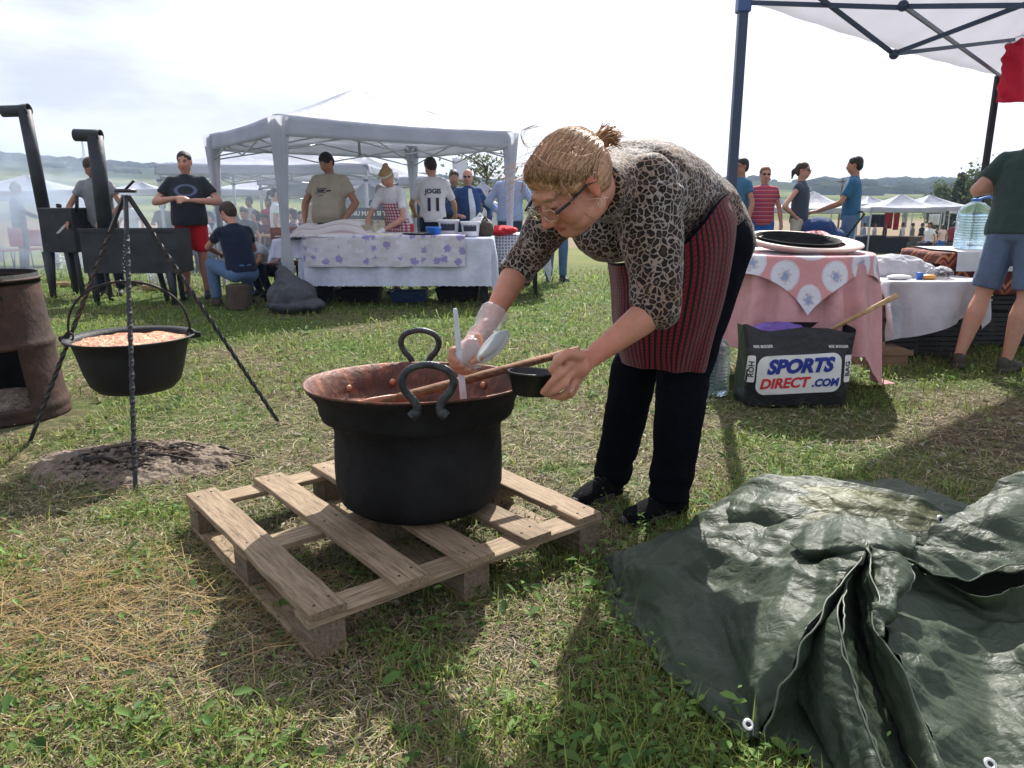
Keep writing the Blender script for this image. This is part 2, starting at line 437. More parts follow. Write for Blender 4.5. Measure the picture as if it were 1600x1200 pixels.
# ---- grass --------------------------------------------------------------------------------
def bulk(name, V, faces4, faces3, colr, mt):
    """V (n,3), faces arrays, per-point colours -> one mesh quickly"""
    me = bpy.data.meshes.new(name); nv = len(V); me.vertices.add(nv); me.vertices.foreach_set('co', V.astype(np.float32).ravel())
    f4 = faces4.reshape(-1, 4); f3 = faces3.reshape(-1, 3); nl = f4.size + f3.size
    me.loops.add(nl); me.loops.foreach_set('vertex_index', np.concatenate([f4.ravel(), f3.ravel()]).astype(np.int32))
    me.polygons.add(len(f4)+len(f3))
    st = np.concatenate([np.arange(len(f4))*4, f4.size + np.arange(len(f3))*3]).astype(np.int32)
    me.polygons.foreach_set('loop_start', st); me.update(calc_edges=True)
    a = me.color_attributes.new('Col', 'FLOAT_COLOR', 'POINT'); a.data.foreach_set('color', np.concatenate([colr, np.ones((nv, 1))], 1).astype(np.float32).ravel())
    me.materials.append(mt); o = bpy.data.objects.new(name, me); COL.objects.link(o); return o
TARP = np.array([gr(965, 890), gr(975, 960), gr(1110, 1110), gr(1170, 1150), gr(1330, 1240), gr(1900, 1300), gr(1900, 830), gr(1600, 850), gr(1400, 820), gr(1180, 820), gr(1050, 860)])[:, :2]
def inpoly(x, y, P):
    r = np.zeros(len(x), bool); j = len(P)-1
    for i in range(len(P)):
        c = ((P[i, 1] > y) != (P[j, 1] > y)) & (x < (P[j, 0]-P[i, 0])*(y-P[i, 1])/(P[j, 1]-P[i, 1]+1e-12)+P[i, 0]); r ^= c; j = i
    return r
def scatter(n, y0, y1, pw):
    u = rng.random(n); e = 1-pw
    y = (y0**e + u*(y1**e-y0**e))**(1/e)
    x = rng.uniform(-1, 1, n)*(y*.82+.5)
    k = ~inpoly(x, y, TARP)
    k &= ((x+1.74)/.40)**2 + ((y-3.34)/.21)**2 > 1      # ash heap
    k &= ((x+2.72)/.36)**2 + ((y-4.15)/.36)**2 > 1     # drum
    return x[k], y[k]
def gfield(x, y):                                     # where it is green
    g = fbm(x*.9+3, y*.9, 5.5, 4)*.65 + fbm(x*4+1, y*4, 2.2, 3)*.5
    g = g + np.clip((y-4.2)*.035, 0, .10)
    hay = np.exp(-(((x+1.5)/.75)**2 + ((y-2.05)/.42)**2)*1.2)
    dry = 1.1*np.exp(-(((x-2.3)/1.8)**2+((y-3.9)/.9)**2)) + .5*np.exp(-(((x-.1)/1.0)**2+((y-3.7)/.7)**2)) + .9*np.exp(-(((x+1.7)/.9)**2+((y-3.5)/.55)**2))
    return g + .02 - .11*hay - .19*dry
leafm = mat('grass_blade', (0, 0, 0), attr=True, rough=.55, spec=.25, nz=None, bump=None, transl=.45)
strawm = mat('straw', (0, 0, 0), attr=True, rough=.7, spec=.25, nz=None, bump=None, transl=.2)
def blades(x, y, h, wd, lean, col, up=1.0):
    n = len(x); z = gz(y) + bumps(x, y)*(y < 40) - .003
    a = rng.uniform(0, 2*pi, n); d = np.stack([np.cos(a), np.sin(a)], -1); q = np.stack([-d[:, 1], d[:, 0]], -1)
    P = np.zeros((n, 5, 3)); b = np.stack([x, y], -1)
    P[:, 0, :2] = b-q*wd[:, None]; P[:, 1, :2] = b+q*wd[:, None]
    m = b + d*(h*lean*.35)[:, None]; P[:, 2, :2] = m+q*wd[:, None]*.8; P[:, 3, :2] = m-q*wd[:, None]*.8
    P[:, 4, :2] = b + d*(h*lean)[:, None]
    P[:, :2, 2] = z[:, None]; P[:, 2:4, 2] = (z+h*.6*up)[:, None]; P[:, 4, 2] = z+h*up*np.sqrt(np.clip(1-lean**2*.7, .02, 1))*np.where(lean > 1, .75, 1)
    i = np.arange(n)[:, None]*5
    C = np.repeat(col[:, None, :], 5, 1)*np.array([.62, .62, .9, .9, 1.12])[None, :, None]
    return P.reshape(-1, 3), i+np.array([0, 1, 2, 3]), i+np.array([3, 2, 4]), C.reshape(-1, 3)
def gcol(n, a, b, j=.25):
    t = rng.random(n)[:, None]; return (np.array(a)*(1-t)+np.array(b)*t)*rng.uniform(1-j, 1+j, (n, 1))
x, y = scatter(210000, .95, 17, 1.55); g_ = gfield(x, y); k = rng.random(len(x)) < np.clip((g_-.40)*5, .15, 1); x, y, g_ = x[k], y[k], g_[k]; n = len(x)
h = rng.gamma(4, .0085, n)*(1+np.clip(y-3, 0, 9)*.07) + .008; wd = rng.uniform(.0009, .0024, n)*(1+np.clip(y-2.5, 0, 12)*.28)
tall = rng.random(n) < .012; h[tall] *= 2.2
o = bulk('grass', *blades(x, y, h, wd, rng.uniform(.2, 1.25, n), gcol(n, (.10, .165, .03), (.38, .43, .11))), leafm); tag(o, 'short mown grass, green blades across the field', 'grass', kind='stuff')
# broad weed leaves and clover: little folded diamonds low over the soil
def leaves(x, y, L_, W_, hz_, col, tilt=.5):
    n = len(x); z = gz(y)+bumps(x, y)*(y < 40)+hz_; a = rng.uniform(0, 2*pi, n); ti = rng.uniform(-tilt, tilt, n)
    d = np.stack([np.cos(a)*np.cos(ti), np.sin(a)*np.cos(ti), np.sin(ti)], -1); q = np.stack([-np.sin(a), np.cos(a), rng.uniform(-.5, .5, n)], -1)
    q /= np.linalg.norm(q, axis=1)[:, None]
    c = np.stack([x, y, z], -1); Lc = L_[:, None]; Wc = W_[:, None]; up = np.array([0, 0, 1.0])
    P = np.stack([c-d*Lc, c-d*Lc*.35+q*Wc+up*Wc*.3, c+d*Lc*.35+q*Wc*.9+up*Wc*.3, c+d*Lc-up*Lc*.25, c+d*Lc*.35-q*Wc*.9+up*Wc*.3, c-d*Lc*.35-q*Wc+up*Wc*.3], 1)
    P[:, :, 2] = np.maximum(P[:, :, 2], (z-hz_)[:, None]+.001)
    i = np.arange(n)[:, None]*6
    return P.reshape(-1, 3), np.concatenate([i+np.array([0, 1, 2, 3]), i+np.array([0, 3, 4, 5])]), np.zeros((0, 3), int), np.repeat(col[:, None, :], 6, 1).reshape(-1, 3)
x, y = scatter(120000, .95, 15, 1.75); g_ = gfield(x, y); k = rng.random(len(x)) < np.clip((g_-.42)*4.5, .06, 1)*np.clip(.30+vn(x*7, y*7)*1.1, 0, 1)*np.clip(.45+(y-.9)*.5, .5, 1); x, y = x[k], y[k]; n = len(x)
big = rng.random(n) < .2
Lf = rng.uniform(.005, .011, n)*(1+np.clip(y-3, 0, 10)*.12); Lf[big] *= rng.uniform(1.8, 3.4, big.sum()); Wf = Lf*rng.uniform(.42, .72, n); Wf[big] *= .62
o = bulk('clover', *leaves(x, y, Lf, Wf, rng.gamma(2.5, .010, n), gcol(n, (.06, .135, .035), (.19, .30, .075), .38), .55), leafm); tag(o, 'clover and dandelion leaves growing low among the grass', 'ground cover', kind='stuff')
# straw and clippings lying flat
def straws(x, y, L_, wd, ang, lift, col, curve=.15):
    n = len(x); z = gz(y)+bumps(x, y)*(y < 40); d = np.stack([np.cos(ang), np.sin(ang)], -1); q = np.stack([-d[:, 1], d[:, 0]], -1)
    P = np.zeros((n, 6, 3)); b = np.stack([x, y], -1); bow = (rng.uniform(-1, 1, n)*curve*L_)[:, None]
    for k, (u, wv) in enumerate(((-.5, .7), (0, 1), (.5, .5))):
        m = b + d*(L_*u)[:, None] + q*bow*(1-4*u*u)
        P[:, k, :2] = m-q*wd[:, None]*wv; P[:, 5-k, :2] = m+q*wd[:, None]*wv
    za = z+rng.uniform(0, 1, n)*lift+.002; zb = z+rng.uniform(0, 1, n)*lift+.002; zm = (za+zb)/2+rng.uniform(0, .5, n)*lift
    for k, zz in ((0, za), (5, za), (1, zm), (4, zm), (2, zb), (3, zb)): P[:, k, 2] = zz
    i = np.arange(n)[:, None]*6
    return P.reshape(-1, 3), np.concatenate([i+np.array([0, 1, 4, 5]), i+np.array([1, 2, 3, 4])]), np.zeros((0, 3), int), np.repeat(col[:, None, :], 6, 1).reshape(-1, 3)
x, y = scatter(200000, .95, 14, 1.7); g_ = gfield(x, y); k = rng.random(len(x)) < np.clip((.64-g_)*5, .22, .9); x, y = x[k], y[k]; n = len(x)
pal = np.array([(.22, .16, .09), (.34, .26, .14), (.14, .10, .06), (.42, .36, .24), (.08, .06, .04), (.20, .21, .11)])
col_ = pal[rng.integers(0, 6, n)]*rng.uniform(.7, 1.25, (n, 1))
o = bulk('dry_grass', *straws(x, y, rng.gamma(2.2, .022, n)*(1+np.clip(y-3, 0, 9)*.1)+.012, rng.uniform(.0007, .0018, n)*(1+np.clip(y-2.5, 0, 10)*.25), rng.uniform(0, 2*pi, n), .018, col_), strawm)
tag(o, 'dry straw and mown clippings lying on the soil', 'straw', kind='stuff')
# wisps of hay at the left, swept towards the pallet
n = 330; u = rng.random(n); x = -1.75+u*1.25+rng.normal(0, .08, n); y = 1.86+.26*u+rng.normal(0, 1, n)*(.26-.14*u); ang = .22+rng.normal(0, .35+.6*(1-u)**2, n)
n2_ = 900; x = np.concatenate([x, rng.normal(-1.5, .42, n2_)]); y = np.concatenate([y, rng.normal(2.0, .28, n2_)]); ang = np.concatenate([ang, rng.uniform(0, pi, n2_)]); n = n+n2_
o = bulk('hay', *straws(x, y, np.where(rng.random(n) < .3, rng.uniform(.15, .45, n), rng.uniform(.04, .16, n)), rng.uniform(.0007, .0016, n), ang, .045, gcol(n, (.17, .105, .035), (.36, .26, .11), .35), .08), strawm)
tag(o, 'loose wisps of long dry hay left of the pallet', 'hay', kind='stuff')
# silvery dead leaves
x, y = scatter(16000, .95, 9, 1.7); k = rng.random(len(x)) < np.clip((.62-gfield(x, y))*5, .1, 1); x, y = x[k], y[k]; n = len(x)
Lf = rng.uniform(.008, .024, n); o = bulk('dead_leaves', *leaves(x, y, Lf, Lf*rng.uniform(.15, .4, n), np.full(n, .012), gcol(n, (.20, .17, .11), (.42, .40, .30), .3), .3), strawm)
tag(o, 'withered grey leaves and clippings scattered over the field', 'litter', kind='stuff')
# =================================================================== MATERIALS
def woodmat(name, a, b_, scale=(1.2, 14, 14), rough=.75, dark=.35):
    m, t = newmat(name); L = t.links.new; out = nd(t, 'ShaderNodeOutputMaterial'); p = nd(t, 'ShaderNodeBsdfPrincipled'); p.inputs['Roughness'].default_value = rough; p.inputs['Specular IOR Level'].default_value = .25
    oc = nd(t, 'ShaderNodeTexCoord').outputs['Object']; oi = nd(t, 'ShaderNodeObjectInfo')
    ad = nd(t, 'ShaderNodeVectorMath', operation='ADD'); L(oc, ad.inputs[0]); L(mth(t, 'MULTIPLY', oi.outputs['Random'], 9.0), ad.inputs[1]); v = ad.outputs[0]
    n1 = noiz(t, 7, 6, v, st=scale, rough=.7); n2 = noiz(t, 3, 3, v); n3 = noiz(t, 30, 4, v, st=scale)
    c = ramp(t, n1, [(.3, tuple(x*dark for x in a)), (.45, a), (.65, b_)])
    c = mixc(t, ramp(t, n2, [(.45, (0, 0, 0)), (.7, (.6, .6, .6))]), c, tuple(x*.55 for x in a))
    hs = nd(t, 'ShaderNodeHueSaturation'); L(c, hs.inputs['Color']); L(mth(t, 'ADD', mth(t, 'MULTIPLY', oi.outputs['Random'], .35), .82), hs.inputs['Value']); L(hs.outputs[0], p.inputs['Base Color'])
    bp = nd(t, 'ShaderNodeBump'); bp.inputs['Strength'].default_value = .5; bp.inputs['Distance'].default_value = .003; L(mth(t, 'ADD', n1, n3), bp.inputs['Height']); L(bp.outputs[0], p.inputs['Normal'])
    L(p.outputs[0], out.inputs[0]); return m
pallet_wood = woodmat('pallet_wood', (.25, .18, .115), (.38, .29, .195))
block_wood = woodmat('pallet_block_wood', (.17, .13, .09), (.27, .21, .15))
dark_wood = woodmat('spoon_wood', (.16, .075, .04), (.28, .15, .085), (1, 8, 8))
pale_wood = woodmat('pale_wood', (.42, .27, .14), (.58, .40, .23), (1, 8, 8))
iron = mat('black_iron', (.012, .012, .014), rough=.62, spec=.35, nz=(9, .5), bump=(60, .35))
soot = mat('sooty_copper', (.011, .011, .012), rough=.8, spec=.25, nz=(4, .9), bump=(22, .8))
forged = mat('forged_steel', (.06, .065, .07), rough=.5, metal=.7, nz=(30, .5), bump=(90, .35))
rodm = mat('painted_rod', (.022, .024, .028), rough=.4, spec=.5, nz=(30, .4), bump=(60, .2))
plastic_black = mat('black_plastic', (.012, .012, .013), rough=.35, nz=None, bump=None)
white_plastic = mat('white_plastic', (.75, .76, .78), rough=.4, nz=(8, .06), bump=None)
copper = mat('hammered_copper', (.42, .17, .09), rough=.55, metal=.35, nz=None, bump=(40, .6), bd=.006)
def _cop(t, L):
    n = noiz(t, 9, 8, rough=.7); n2 = noiz(t, 26, 6, rough=.7, st=(1, 1, .35))
    c = ramp(t, n, [(.33, (.06, .022, .016)), (.5, (.17, .058, .034)), (.72, (.38, .145, .075))])
    return mixc(t, ramp(t, n2, [(.47, (.8, .8, .8)), (.6, (0, 0, 0))]), c, (.07, .03, .022))
recolor(copper, _cop)
clear = mat('clear_plastic', (.92, .94, .96), rough=.08, trans=.92, ior=1.2, nz=None, bump=(20, .3), alpha=.55)
water_blue = mat('blue_pet_bottle', (.55, .80, .95), rough=.06, trans=.85, ior=1.25, nz=None, bump=(14, .25), alpha=.75)
blue_cap = mat('blue_cap', (.03, .16, .55), rough=.35, nz=None, bump=None)

# =================================================================== PALLET
PA, PB, PC = gr(485, 962, .142), gr(938, 800, .142), gr(303, 768, .142)
PA.z = PB.z = PC.z = 0
e1 = (PB-PA).normalized(); e2 = Vector((-e1.y, e1.x, 0)); PL = 1.08; pang = math.atan2(e1.y, e1.x)
pal_ = thing('pallet', PA + e1*PL/2 + e2*PL/2, 'weathered wooden pallet on the grass under the big black cauldron', 'pallet')
def board(name, L_, W_, T_, c, rz, parent, m, seed=0, jag=.004):
    r = np.random.default_rng(seed+5); k = 14; rings = []
    for i in range(k):
        u = -L_/2 + L_*i/(k-1); w = W_/2; a, b2_, dz = r.normal(0, jag*.35, 3)
        e = (.004 if 0 < i < k-1 else .0)
        jx = r.normal(0, jag) if i in (0, k-1) else 0
        rings.append([(u+jx, -w+a, -T_/2+dz*.3), (u+jx*.5, w+b2_, -T_/2+dz*.3), (u, w+b2_, T_/2-.002+dz*.3), (u, w+b2_-.003, T_/2+dz*.3), (u+jx, -w+a+.003, T_/2+dz*.3), (u+jx, -w+a, T_/2-.002+dz*.3)])
    mb = MB(); mb.loft(rings); o = mb.build(name, m, parent, smooth=False, local=True)
    o.location = Vector(c) - wloc(parent); o.rotation_euler = (0, 0, rz); return o
def pp(a, b, z): q = PA + e1*a + e2*b; return (q.x, q.y, z)
for i, (u, wd, of) in enumerate(((.052, .108, 0), (.315, .108, .0), (.545, .105, .012), (.775, .105, .008), (1.026, .108, 0))):
    board('deck_plank', PL+of, wd, .021, pp(u, PL/2-of/2, .1325), pang+pi/2+rng.normal(0, .006), pal_, pallet_wood, i)
for i, v in enumerate((.05, .54, 1.03)):
    board('cross_board', PL, .10, .019, pp(PL/2, v, .1115), pang, pal_, pallet_wood, 20+i)
for i, u in enumerate((.052, .54, 1.026)):
    board('bottom_board', PL, .10, .018, pp(u, PL/2, .0105), pang+pi/2, pal_, pallet_wood, 30+i)
k = 0
for u in (.052, .54, 1.026):
    for v in (.062, .54, 1.02):
        k += 1; board('block', .115, .095, .080, pp(u, v, .0605), pang+pi/2+rng.normal(0, .02), pal_, block_wood, 40+k, .002)
nailm = mat('nail_head', (.05, .045, .04), rough=.5, metal=.6, nz=None, bump=None)
mb = MB()
for u in (.052, .315, .545, .775, 1.026):
    for v in (.05, .54, 1.03):
        for s_ in (-.025, .028): mb.lathe(pp(u+s_, v+s_*.4, .1435), [(.0, .0012), (.004, .001), (.0045, -.002)], 8)
tag(mb.build('nail_heads', nailm, pal_), kind='stuff')

# =================================================================== BIG CAULDRON
CX, CY, CZ = -.335, 2.57, .1455
cau = thing('cauldron', (CX, CY, CZ), 'big soot-black copper cauldron with two ring handles, standing on the wooden pallet', 'cauldron')
RX = .388
def potring(r, z, seg=88, hb_=.0):
    a = np.arange(seg)*2*pi/seg; rr = r*(1 + .006*np.sin(3*a+1)+.004*np.sin(7*a))
    x = rr*np.cos(a); y = rr*np.sin(a)
    return np.stack([CX+x, CY+y, CZ+z - y/.39*.020*(max(z, 0)/.44)], -1)
outp = [(.0, .0), (.2, .0), (.255, .006), (.283, .03), (.296, .07), (.298, .14), (.295, .22), (.292, .27), (.300, .305), (.316, .318), (.334, .326), (.341, .345), (.345, .375), (.358, .398), (.376, .418), (RX-.002, .434)]
mb = MB(); mb.loft([potring(max(r, .001), z) for r, z in outp], (0, 0)); mb.build('outer_wall', soot, cau)
inp = [(RX-.002, .434), (RX+.003, .438), (RX, .443), (.380, .440), (.362, .412), (.346, .39), (.335, .36), (.325, .335), (.300, .318), (.288, .30), (.284, .27), (.286, .1), (.270, .035), (.2, .010), (.001, .008)]
mb = MB(); mb.loft([potring(r, z) for r, z in inp], (0, 0)); mb.build('copper_lining', copper, cau)
stewm = mat('stew', (.30, .07, .025), rough=.25, nz=(20, .5), bump=(30, .8), spec=.6)
mb = MB(); mb.loft([potring(r, .20+.003*math.sin(r*60)) for r in (.287, .2, .1, .001)], (0, 0)); mb.build('stew', stewm, cau)
def omega(cx, cy, cz, sc, parent, rot=0):
    half = [(-.052, -.026), (-.046, -.020), (-.034, -.006), (-.040, .020), (-.066, .052), (-.076, .086), (-.056, .118), (0, .133)]
    P = half + [(-x, z) for x, z in half[-2::-1]]
    pts = cr([(x*sc, -.016*(z < 0)*0 - .004, z*sc) for x, z in P], 60); c, s = math.cos(rot), math.sin(rot)
    W_ = [(cx+x*c-y*s, cy+x*s+y*c, cz+z) for x, y, z in pts]
    r = [.0145+.003*math.sin(i/59*pi)*-1 + (.003 if i < 8 or i > 51 else 0) for i in range(60)]
    mb = MB(); mb.tube(W_, r, 10, sq=.8); return mb.build('handle', forged, parent)
fy = CY-RX*.985; omega(at(671, 655, fy).x, fy-.014, CZ+.448, 1.0, cau, .03); bh = omega(at(657, 580, CY+RX).x, CY+RX+.012, CZ+.415, 1.0, cau, -.04)
rivm = mat('copper_rivet', (.55, .25, .14), rough=.5, metal=.4, nz=(20, .3), bump=None)
for px in (557, 615, 708, 757):
    x = at(px, 600, CY+.33).x - CX; r = .334; a = math.acos(max(-1, min(1, x/r))); y = r*math.sin(a)
    M = Matrix.Rotation(a-pi/2, 3, 'Z') @ Matrix.Rotation(pi/2, 3, 'X')
    mb = MB(); mb.lathe((CX+x*.985, CY+y*.985, CZ+.372-y/.39*.017), [(.0, .006), (.010, .005), (.013, .0), (.013, -.004)], 14, M=np.array(M)); mb.build('rivet', rivm, cau)

# wooden paddle lying across the cauldron
p0, p1, p2 = at(545, 648, 2.36), at(600, 628, 2.45), at(903, 546, 2.98)
d_ = (p2-p1).normalized(); p1 = p1; pd = thing('wooden_paddle', p2, 'long dark wooden stirring paddle lying across the cauldron rim', 'paddle')
mb = MB(); mb.tube([p1-d_*.02, p1+d_*.1, p1.lerp(p2, .5), p2], [.0165, .017, .0165, .0145], 12); mb.build('handle', dark_wood, pd)
mb = MB(); mb.tube([p1-d_*.12, p1-d_*.11, p1-d_*.05, p1+d_*.02, p1+d_*.05], [.018, .028, .030, .022, .016], 14, sq=.38, up=(0, -.3, 1)); mb.build('blade', mat('wet_paddle_blade', (.45, .20, .12), rough=.4, nz=(20, .3)), pd)

# =================================================================== TRIPOD AND KETTLE
apex = Vector((at(196, 300, 3.55).x, 3.55, at(196, 300, 3.55).z))
feet = [gr(211, 770), gr(42, 690), gr(440, 660)]
tri = thing('cooking_tripod', (apex.x, apex.y, 0), 'black twisted iron tripod holding the hanging kettle over the ash heap', 'tripod')
for k, f in enumerate(feet):
    a = apex + (f-apex).normalized()*.02; n = 70; pts = [a.lerp(f-Vector((0, 0, .03)), i/(n-1)) for i in range(n)]
    T = (f-a).normalized(); u = T.cross(Vector((0, 1, 0))).normalized(); v = T.cross(u); rings = []
    for i, p_ in enumerate(pts):
        an = i*.55 if .12 < i/n < .9 else (.12*n*.55 if i/n <= .12 else .9*n*.55)
        rings.append([p_ + (u*math.cos(an+q*pi/2)+v*math.sin(an+q*pi/2))*.0115 for q in range(4)])
    mb = MB(); mb.loft(rings); mb.build('leg', rodm, tri, smooth=False)
mb = MB(); mb.lathe(apex+Vector((0, 0, .005)), [(.001, .008), (.045, .008), (.048, 0), (.045, -.008), (.001, -.008)], 20); mb.build('top_plate', rodm, tri)
mb = MB(); mb.tube(cr([apex+Vector((0, 0, .01)), apex+Vector((.02, 0, .028)), apex+Vector((.05, -.01, .05))], 8), .006, 6); mb.build('lug', rodm, tri)
KX, KY, KZ = at(205, 530, 3.55).x, 3.55, .56
bt = Vector((KX-.005, KY, at(203, 440, 3.55).z))
ch = thing('chain', (apex.x, apex.y, bt.z), 'thin steel chain and hook between the tripod top and the kettle bail', 'chain')
z0 = apex.z-.015; z1 = bt.z+.05; nl_ = 24
for i in range(nl_):
    c = Vector((apex.x+(bt.x-apex.x)*i/nl_, KY+.01, z0+(z1-z0)*(i+.5)/nl_)); hl = (z0-z1)/nl_*.62
    P = [c+Vector((math.cos(a)*.007*(1 if i % 2 else 0), math.cos(a)*.007*(0 if i % 2 else 1), math.sin(a)*hl)) for a in np.arange(12)*pi/6]
    mb = MB(); mb.tube(P, .0022, 5, closed=True); mb.build('chain_link', forged, ch)
mb = MB(); mb.tube(cr([bt+Vector((0, 0, .055)), bt+Vector((.022, 0, .035)), bt+Vector((.02, 0, .002)), bt+Vector((0, 0, -.01)), bt+Vector((-.016, 0, .008))], 20), .004, 7); mb.build('hook', forged, ch)
ket = thing('hanging_kettle', (KX, KY, KZ-.26), 'round cast iron kettle full of red stew, hanging from the tripod', 'kettle')
mb = MB(); mb.lathe((KX, KY, KZ), [(.001, -.262), (.12, -.26), (.17, -.247), (.20, -.215), (.222, -.15), (.243, -.06), (.255, -.012), (.288, 0), (.291, .006), (.286, .010), (.262, .004), (.250, -.01), (.243, -.04), (.2, -.2), (.001, -.24)], 72); mb.build('bowl', iron, ket)
kst = mat('thick_red_stew', (.50, .20, .09), rough=.32, nz=None, bump=(55, 1.0), spec=.5, bd=.02)
recolor(kst, lambda t, L: ramp(t, noiz(t, 28, 7, rough=.72), [(.36, (.20, .05, .02)), (.5, (.52, .20, .09)), (.64, (.72, .48, .28))]))
mb = MB(); sg = 90; rings = []
for r in np.linspace(.25, .002, 30):
    a = np.arange(sg)*2*pi/sg; x = r*np.cos(a); y = r*np.sin(a); rings.append(np.stack([KX+x, KY+y, KZ-.016+.022*(fbm(x*24, y*24, 4, 4)-.45)], -1))
mb.loft(rings, (0, 0)); mb.build('stew', kst, ket)
lug = [Vector((KX-.262, KY-.055, KZ+.012)), Vector((KX+.262, KY+.055, KZ+.012))]
for q in lug:
    mb = MB(); mb.tube([q+Vector((math.cos(a)*.016*(1 if q.x < KX else -1)+0, math.cos(a)*.006, math.sin(a)*.02)) for a in np.arange(12)*pi/6], .005, 6, closed=True); mb.build('lug', iron, ket)
    mb = MB(); dx = -1 if q.x < KX else 1; mb.tube([(q.x, q.y, KZ+.004), (q.x+dx*.045, q.y+dx*.008, KZ+.002)], [.020, .012], 8, sq=.4); mb.build('spout_lip', iron, ket)
n = 50; P = []
for i in range(n):
    a = pi*i/(n-1); hgt = bt.z-KZ-.012; P.append(Vector((KX-.262*math.cos(a), KY-.055*math.cos(a), KZ+.012+hgt*math.sin(a)**.80)))
mb = MB(); mb.tube(P, .0058, 8); mb.build('bail', iron, ket)

# =================================================================== ASH HEAP
am = mat('ash', (.25, .2, .17), rough=1, spec=.05, nz=None, bump=(45, .9), bd=.02)
recolor(am, lambda t, L: mixc(t, ramp(t, noiz(t, 3.2, 4), [(.42, (0, 0, 0)), (.62, (1, 1, 1))]), ramp(t, noiz(t, 22, 8, rough=.8), [(.3, (.07, .055, .045)), (.5, (.21, .165, .135)), (.7, (.38, .33, .29))]), ramp(t, noiz(t, 40, 6, rough=.8), [(.35, (.05, .04, .03)), (.6, (.30, .24, .19))])))
ax, ay = -1.74, 3.34; ash = thing('ash_heap', (ax, ay, 0), 'low heap of grey ash and charred twigs under the tripod', 'ash heap')
P = np.zeros((130, 260, 3))
for i, v in enumerate(np.linspace(-1, 1, 130)):
    u = np.linspace(-1, 1, 260); r = np.sqrt(u*u+v*v); x = ax+u*.56+v*.06; y = ay+v*.33+0*u; nz_ = fbm(u*3+4, v*3+0*u, 1, 4)
    h = .065*np.clip(1-(r/(.55+.75*nz_))**2, -.5, 1)*(.55+.9*nz_) + .055*(fbm(u*18, v*13+0*u, 2, 5)-.45)*np.clip(1.25-r, 0, 1)
    P[i] = np.stack([x, y, np.where(h < 0, h*.6-.004, h)-.004], -1)
mb = MB(); mb.grid(P); mb.build('mound', am, ash)
mb = MB(); ib = MB(); ib.ell((0, 0, 0), 1, seg=5, rg=3)
for i in range(900):
    a = rng.uniform(0, 2*pi); q_ = rng.uniform(0, 1)**.6*1.15; x_, y_ = ax+math.cos(a)*q_*.44, ay+math.sin(a)*q_*.25; hh_ = .07*max(0, 1-q_*q_)+.006; s_ = rng.uniform(.003, .013)
    mb.add(ib.v[0]*np.array([s_*1.4, s_, s_*.7])*rng.uniform(.6, 1.3, 3)+np.array([x_, y_, hh_]), ib.f, mi=int(rng.random() < .3))
mb.build('ash_crumbs', [am, mat('charcoal', (.02, .018, .016), rough=.9)], ash, smooth=False, kind='stuff')
charm = mat('charred_wood', (.03, .025, .022), rough=.9, nz=(20, .8), bump=(40, .6)); twig = woodmat('twig_wood', (.13, .10, .075), (.22, .18, .14), (2, 10, 10))
for i in range(26):
    a = rng.uniform(-.6, .6)+(pi if rng.random() < .5 else 0); c = Vector((ax+rng.normal(0, .26), ay+rng.normal(0, .11), 0)); l = rng.uniform(.05, .28)
    hz_ = .075*max(0, 1-((c.x-ax)/.45)**2-((c.y-ay)/.26)**2)+.004
    d = Vector((math.cos(a), math.sin(a)*.5, 0)).normalized()*l/2; up = Vector((0, 0, hz_)); bend = Vector((0, 0, rng.uniform(0, .02)))
    mb = MB(); r = rng.uniform(.003, .009); mb.tube(cr([c-d+up*.8, c+up+bend, c+d+up*.8], 7), [r, r, r*.95, r*.9, r*.8, r*.7, r*.5], 6); mb.build('charred_stick' if i % 3 == 0 else 'twig', charm if i % 3 == 0 else twig, ash)

# =================================================================== RUSTY DRUM
rust = mat('rusty_steel', (.10, .055, .045), rough=.75, metal=.15, nz=None, bump=(30, .4))
recolor(rust, lambda t, L: mixc(t, ramp(t, noiz(t, 2.2, 5), [(.4, (0, 0, 0)), (.65, (1, 1, 1))]), ramp(t, noiz(t, 12, 8, rough=.75), [(.3, (.016, .009, .007)), (.5, (.055, .024, .016)), (.72, (.12, .055, .034))]), ramp(t, noiz(t, 20, 6), [(.35, (.024, .016, .015)), (.65, (.065, .040, .034))])))
BXc = at(97, 640, 4.15).x-.305; BYc = 4.17; br = .30; Hh = at(30, 445, BYc-.3).z
drum = thing('oil_drum', (BXc, BYc, 0), 'rusty open-topped steel drum with a fire hole cut in its side', 'drum')
seg = 72; zs = [0, .012, .03, .05, .07, .09, .12, .2, .3, .38, .405, .42, .435, .46, .55, .65, .74, .8, Hh-.02, Hh]
rs = [.300, .304, .300, .302, .309, .302, .298, .297, .297, .298, .305, .309, .305, .298, .297, .297, .297, .298, .302, .300]
vs = []; fs = []; lean = -.10
for z, r in zip(zs, rs):
    for j in range(seg):
        a = 2*pi*j/seg; vs.append((BXc+lean*z+r*math.cos(a), BYc+r*math.sin(a), z))
for i in range(len(zs)-1):
    for j in range(seg):
        a = 2*pi*(j+.5)/seg; deg = math.degrees(a) % 360
        if .085 < (zs[i]+zs[i+1])/2 < .40 and 212 < deg < 324: continue
        fs.append((i*seg+j, i*seg+(j+1) % seg, (i+1)*seg+(j+1) % seg, (i+1)*seg+j))
mb = MB(); mb.add(vs, fs); dsh = mb.build('shell', [rust, soot], drum, thick=.004); dsh.modifiers[0].material_offset = 1; dsh.modifiers[0].offset = -1
mb = MB(); mb.lathe((BXc+lean*.02, BYc, .02), [(.001, 0), (.298, 0)], 40); mb.build('floor_plate', rust, drum)
mb = MB(); mb.tube([(BXc+lean*Hh+.301*math.cos(a), BYc+.301*math.sin(a), Hh) for a in np.arange(48)*2*pi/48], .008, 8, closed=True); mb.build('rim', rust, drum)
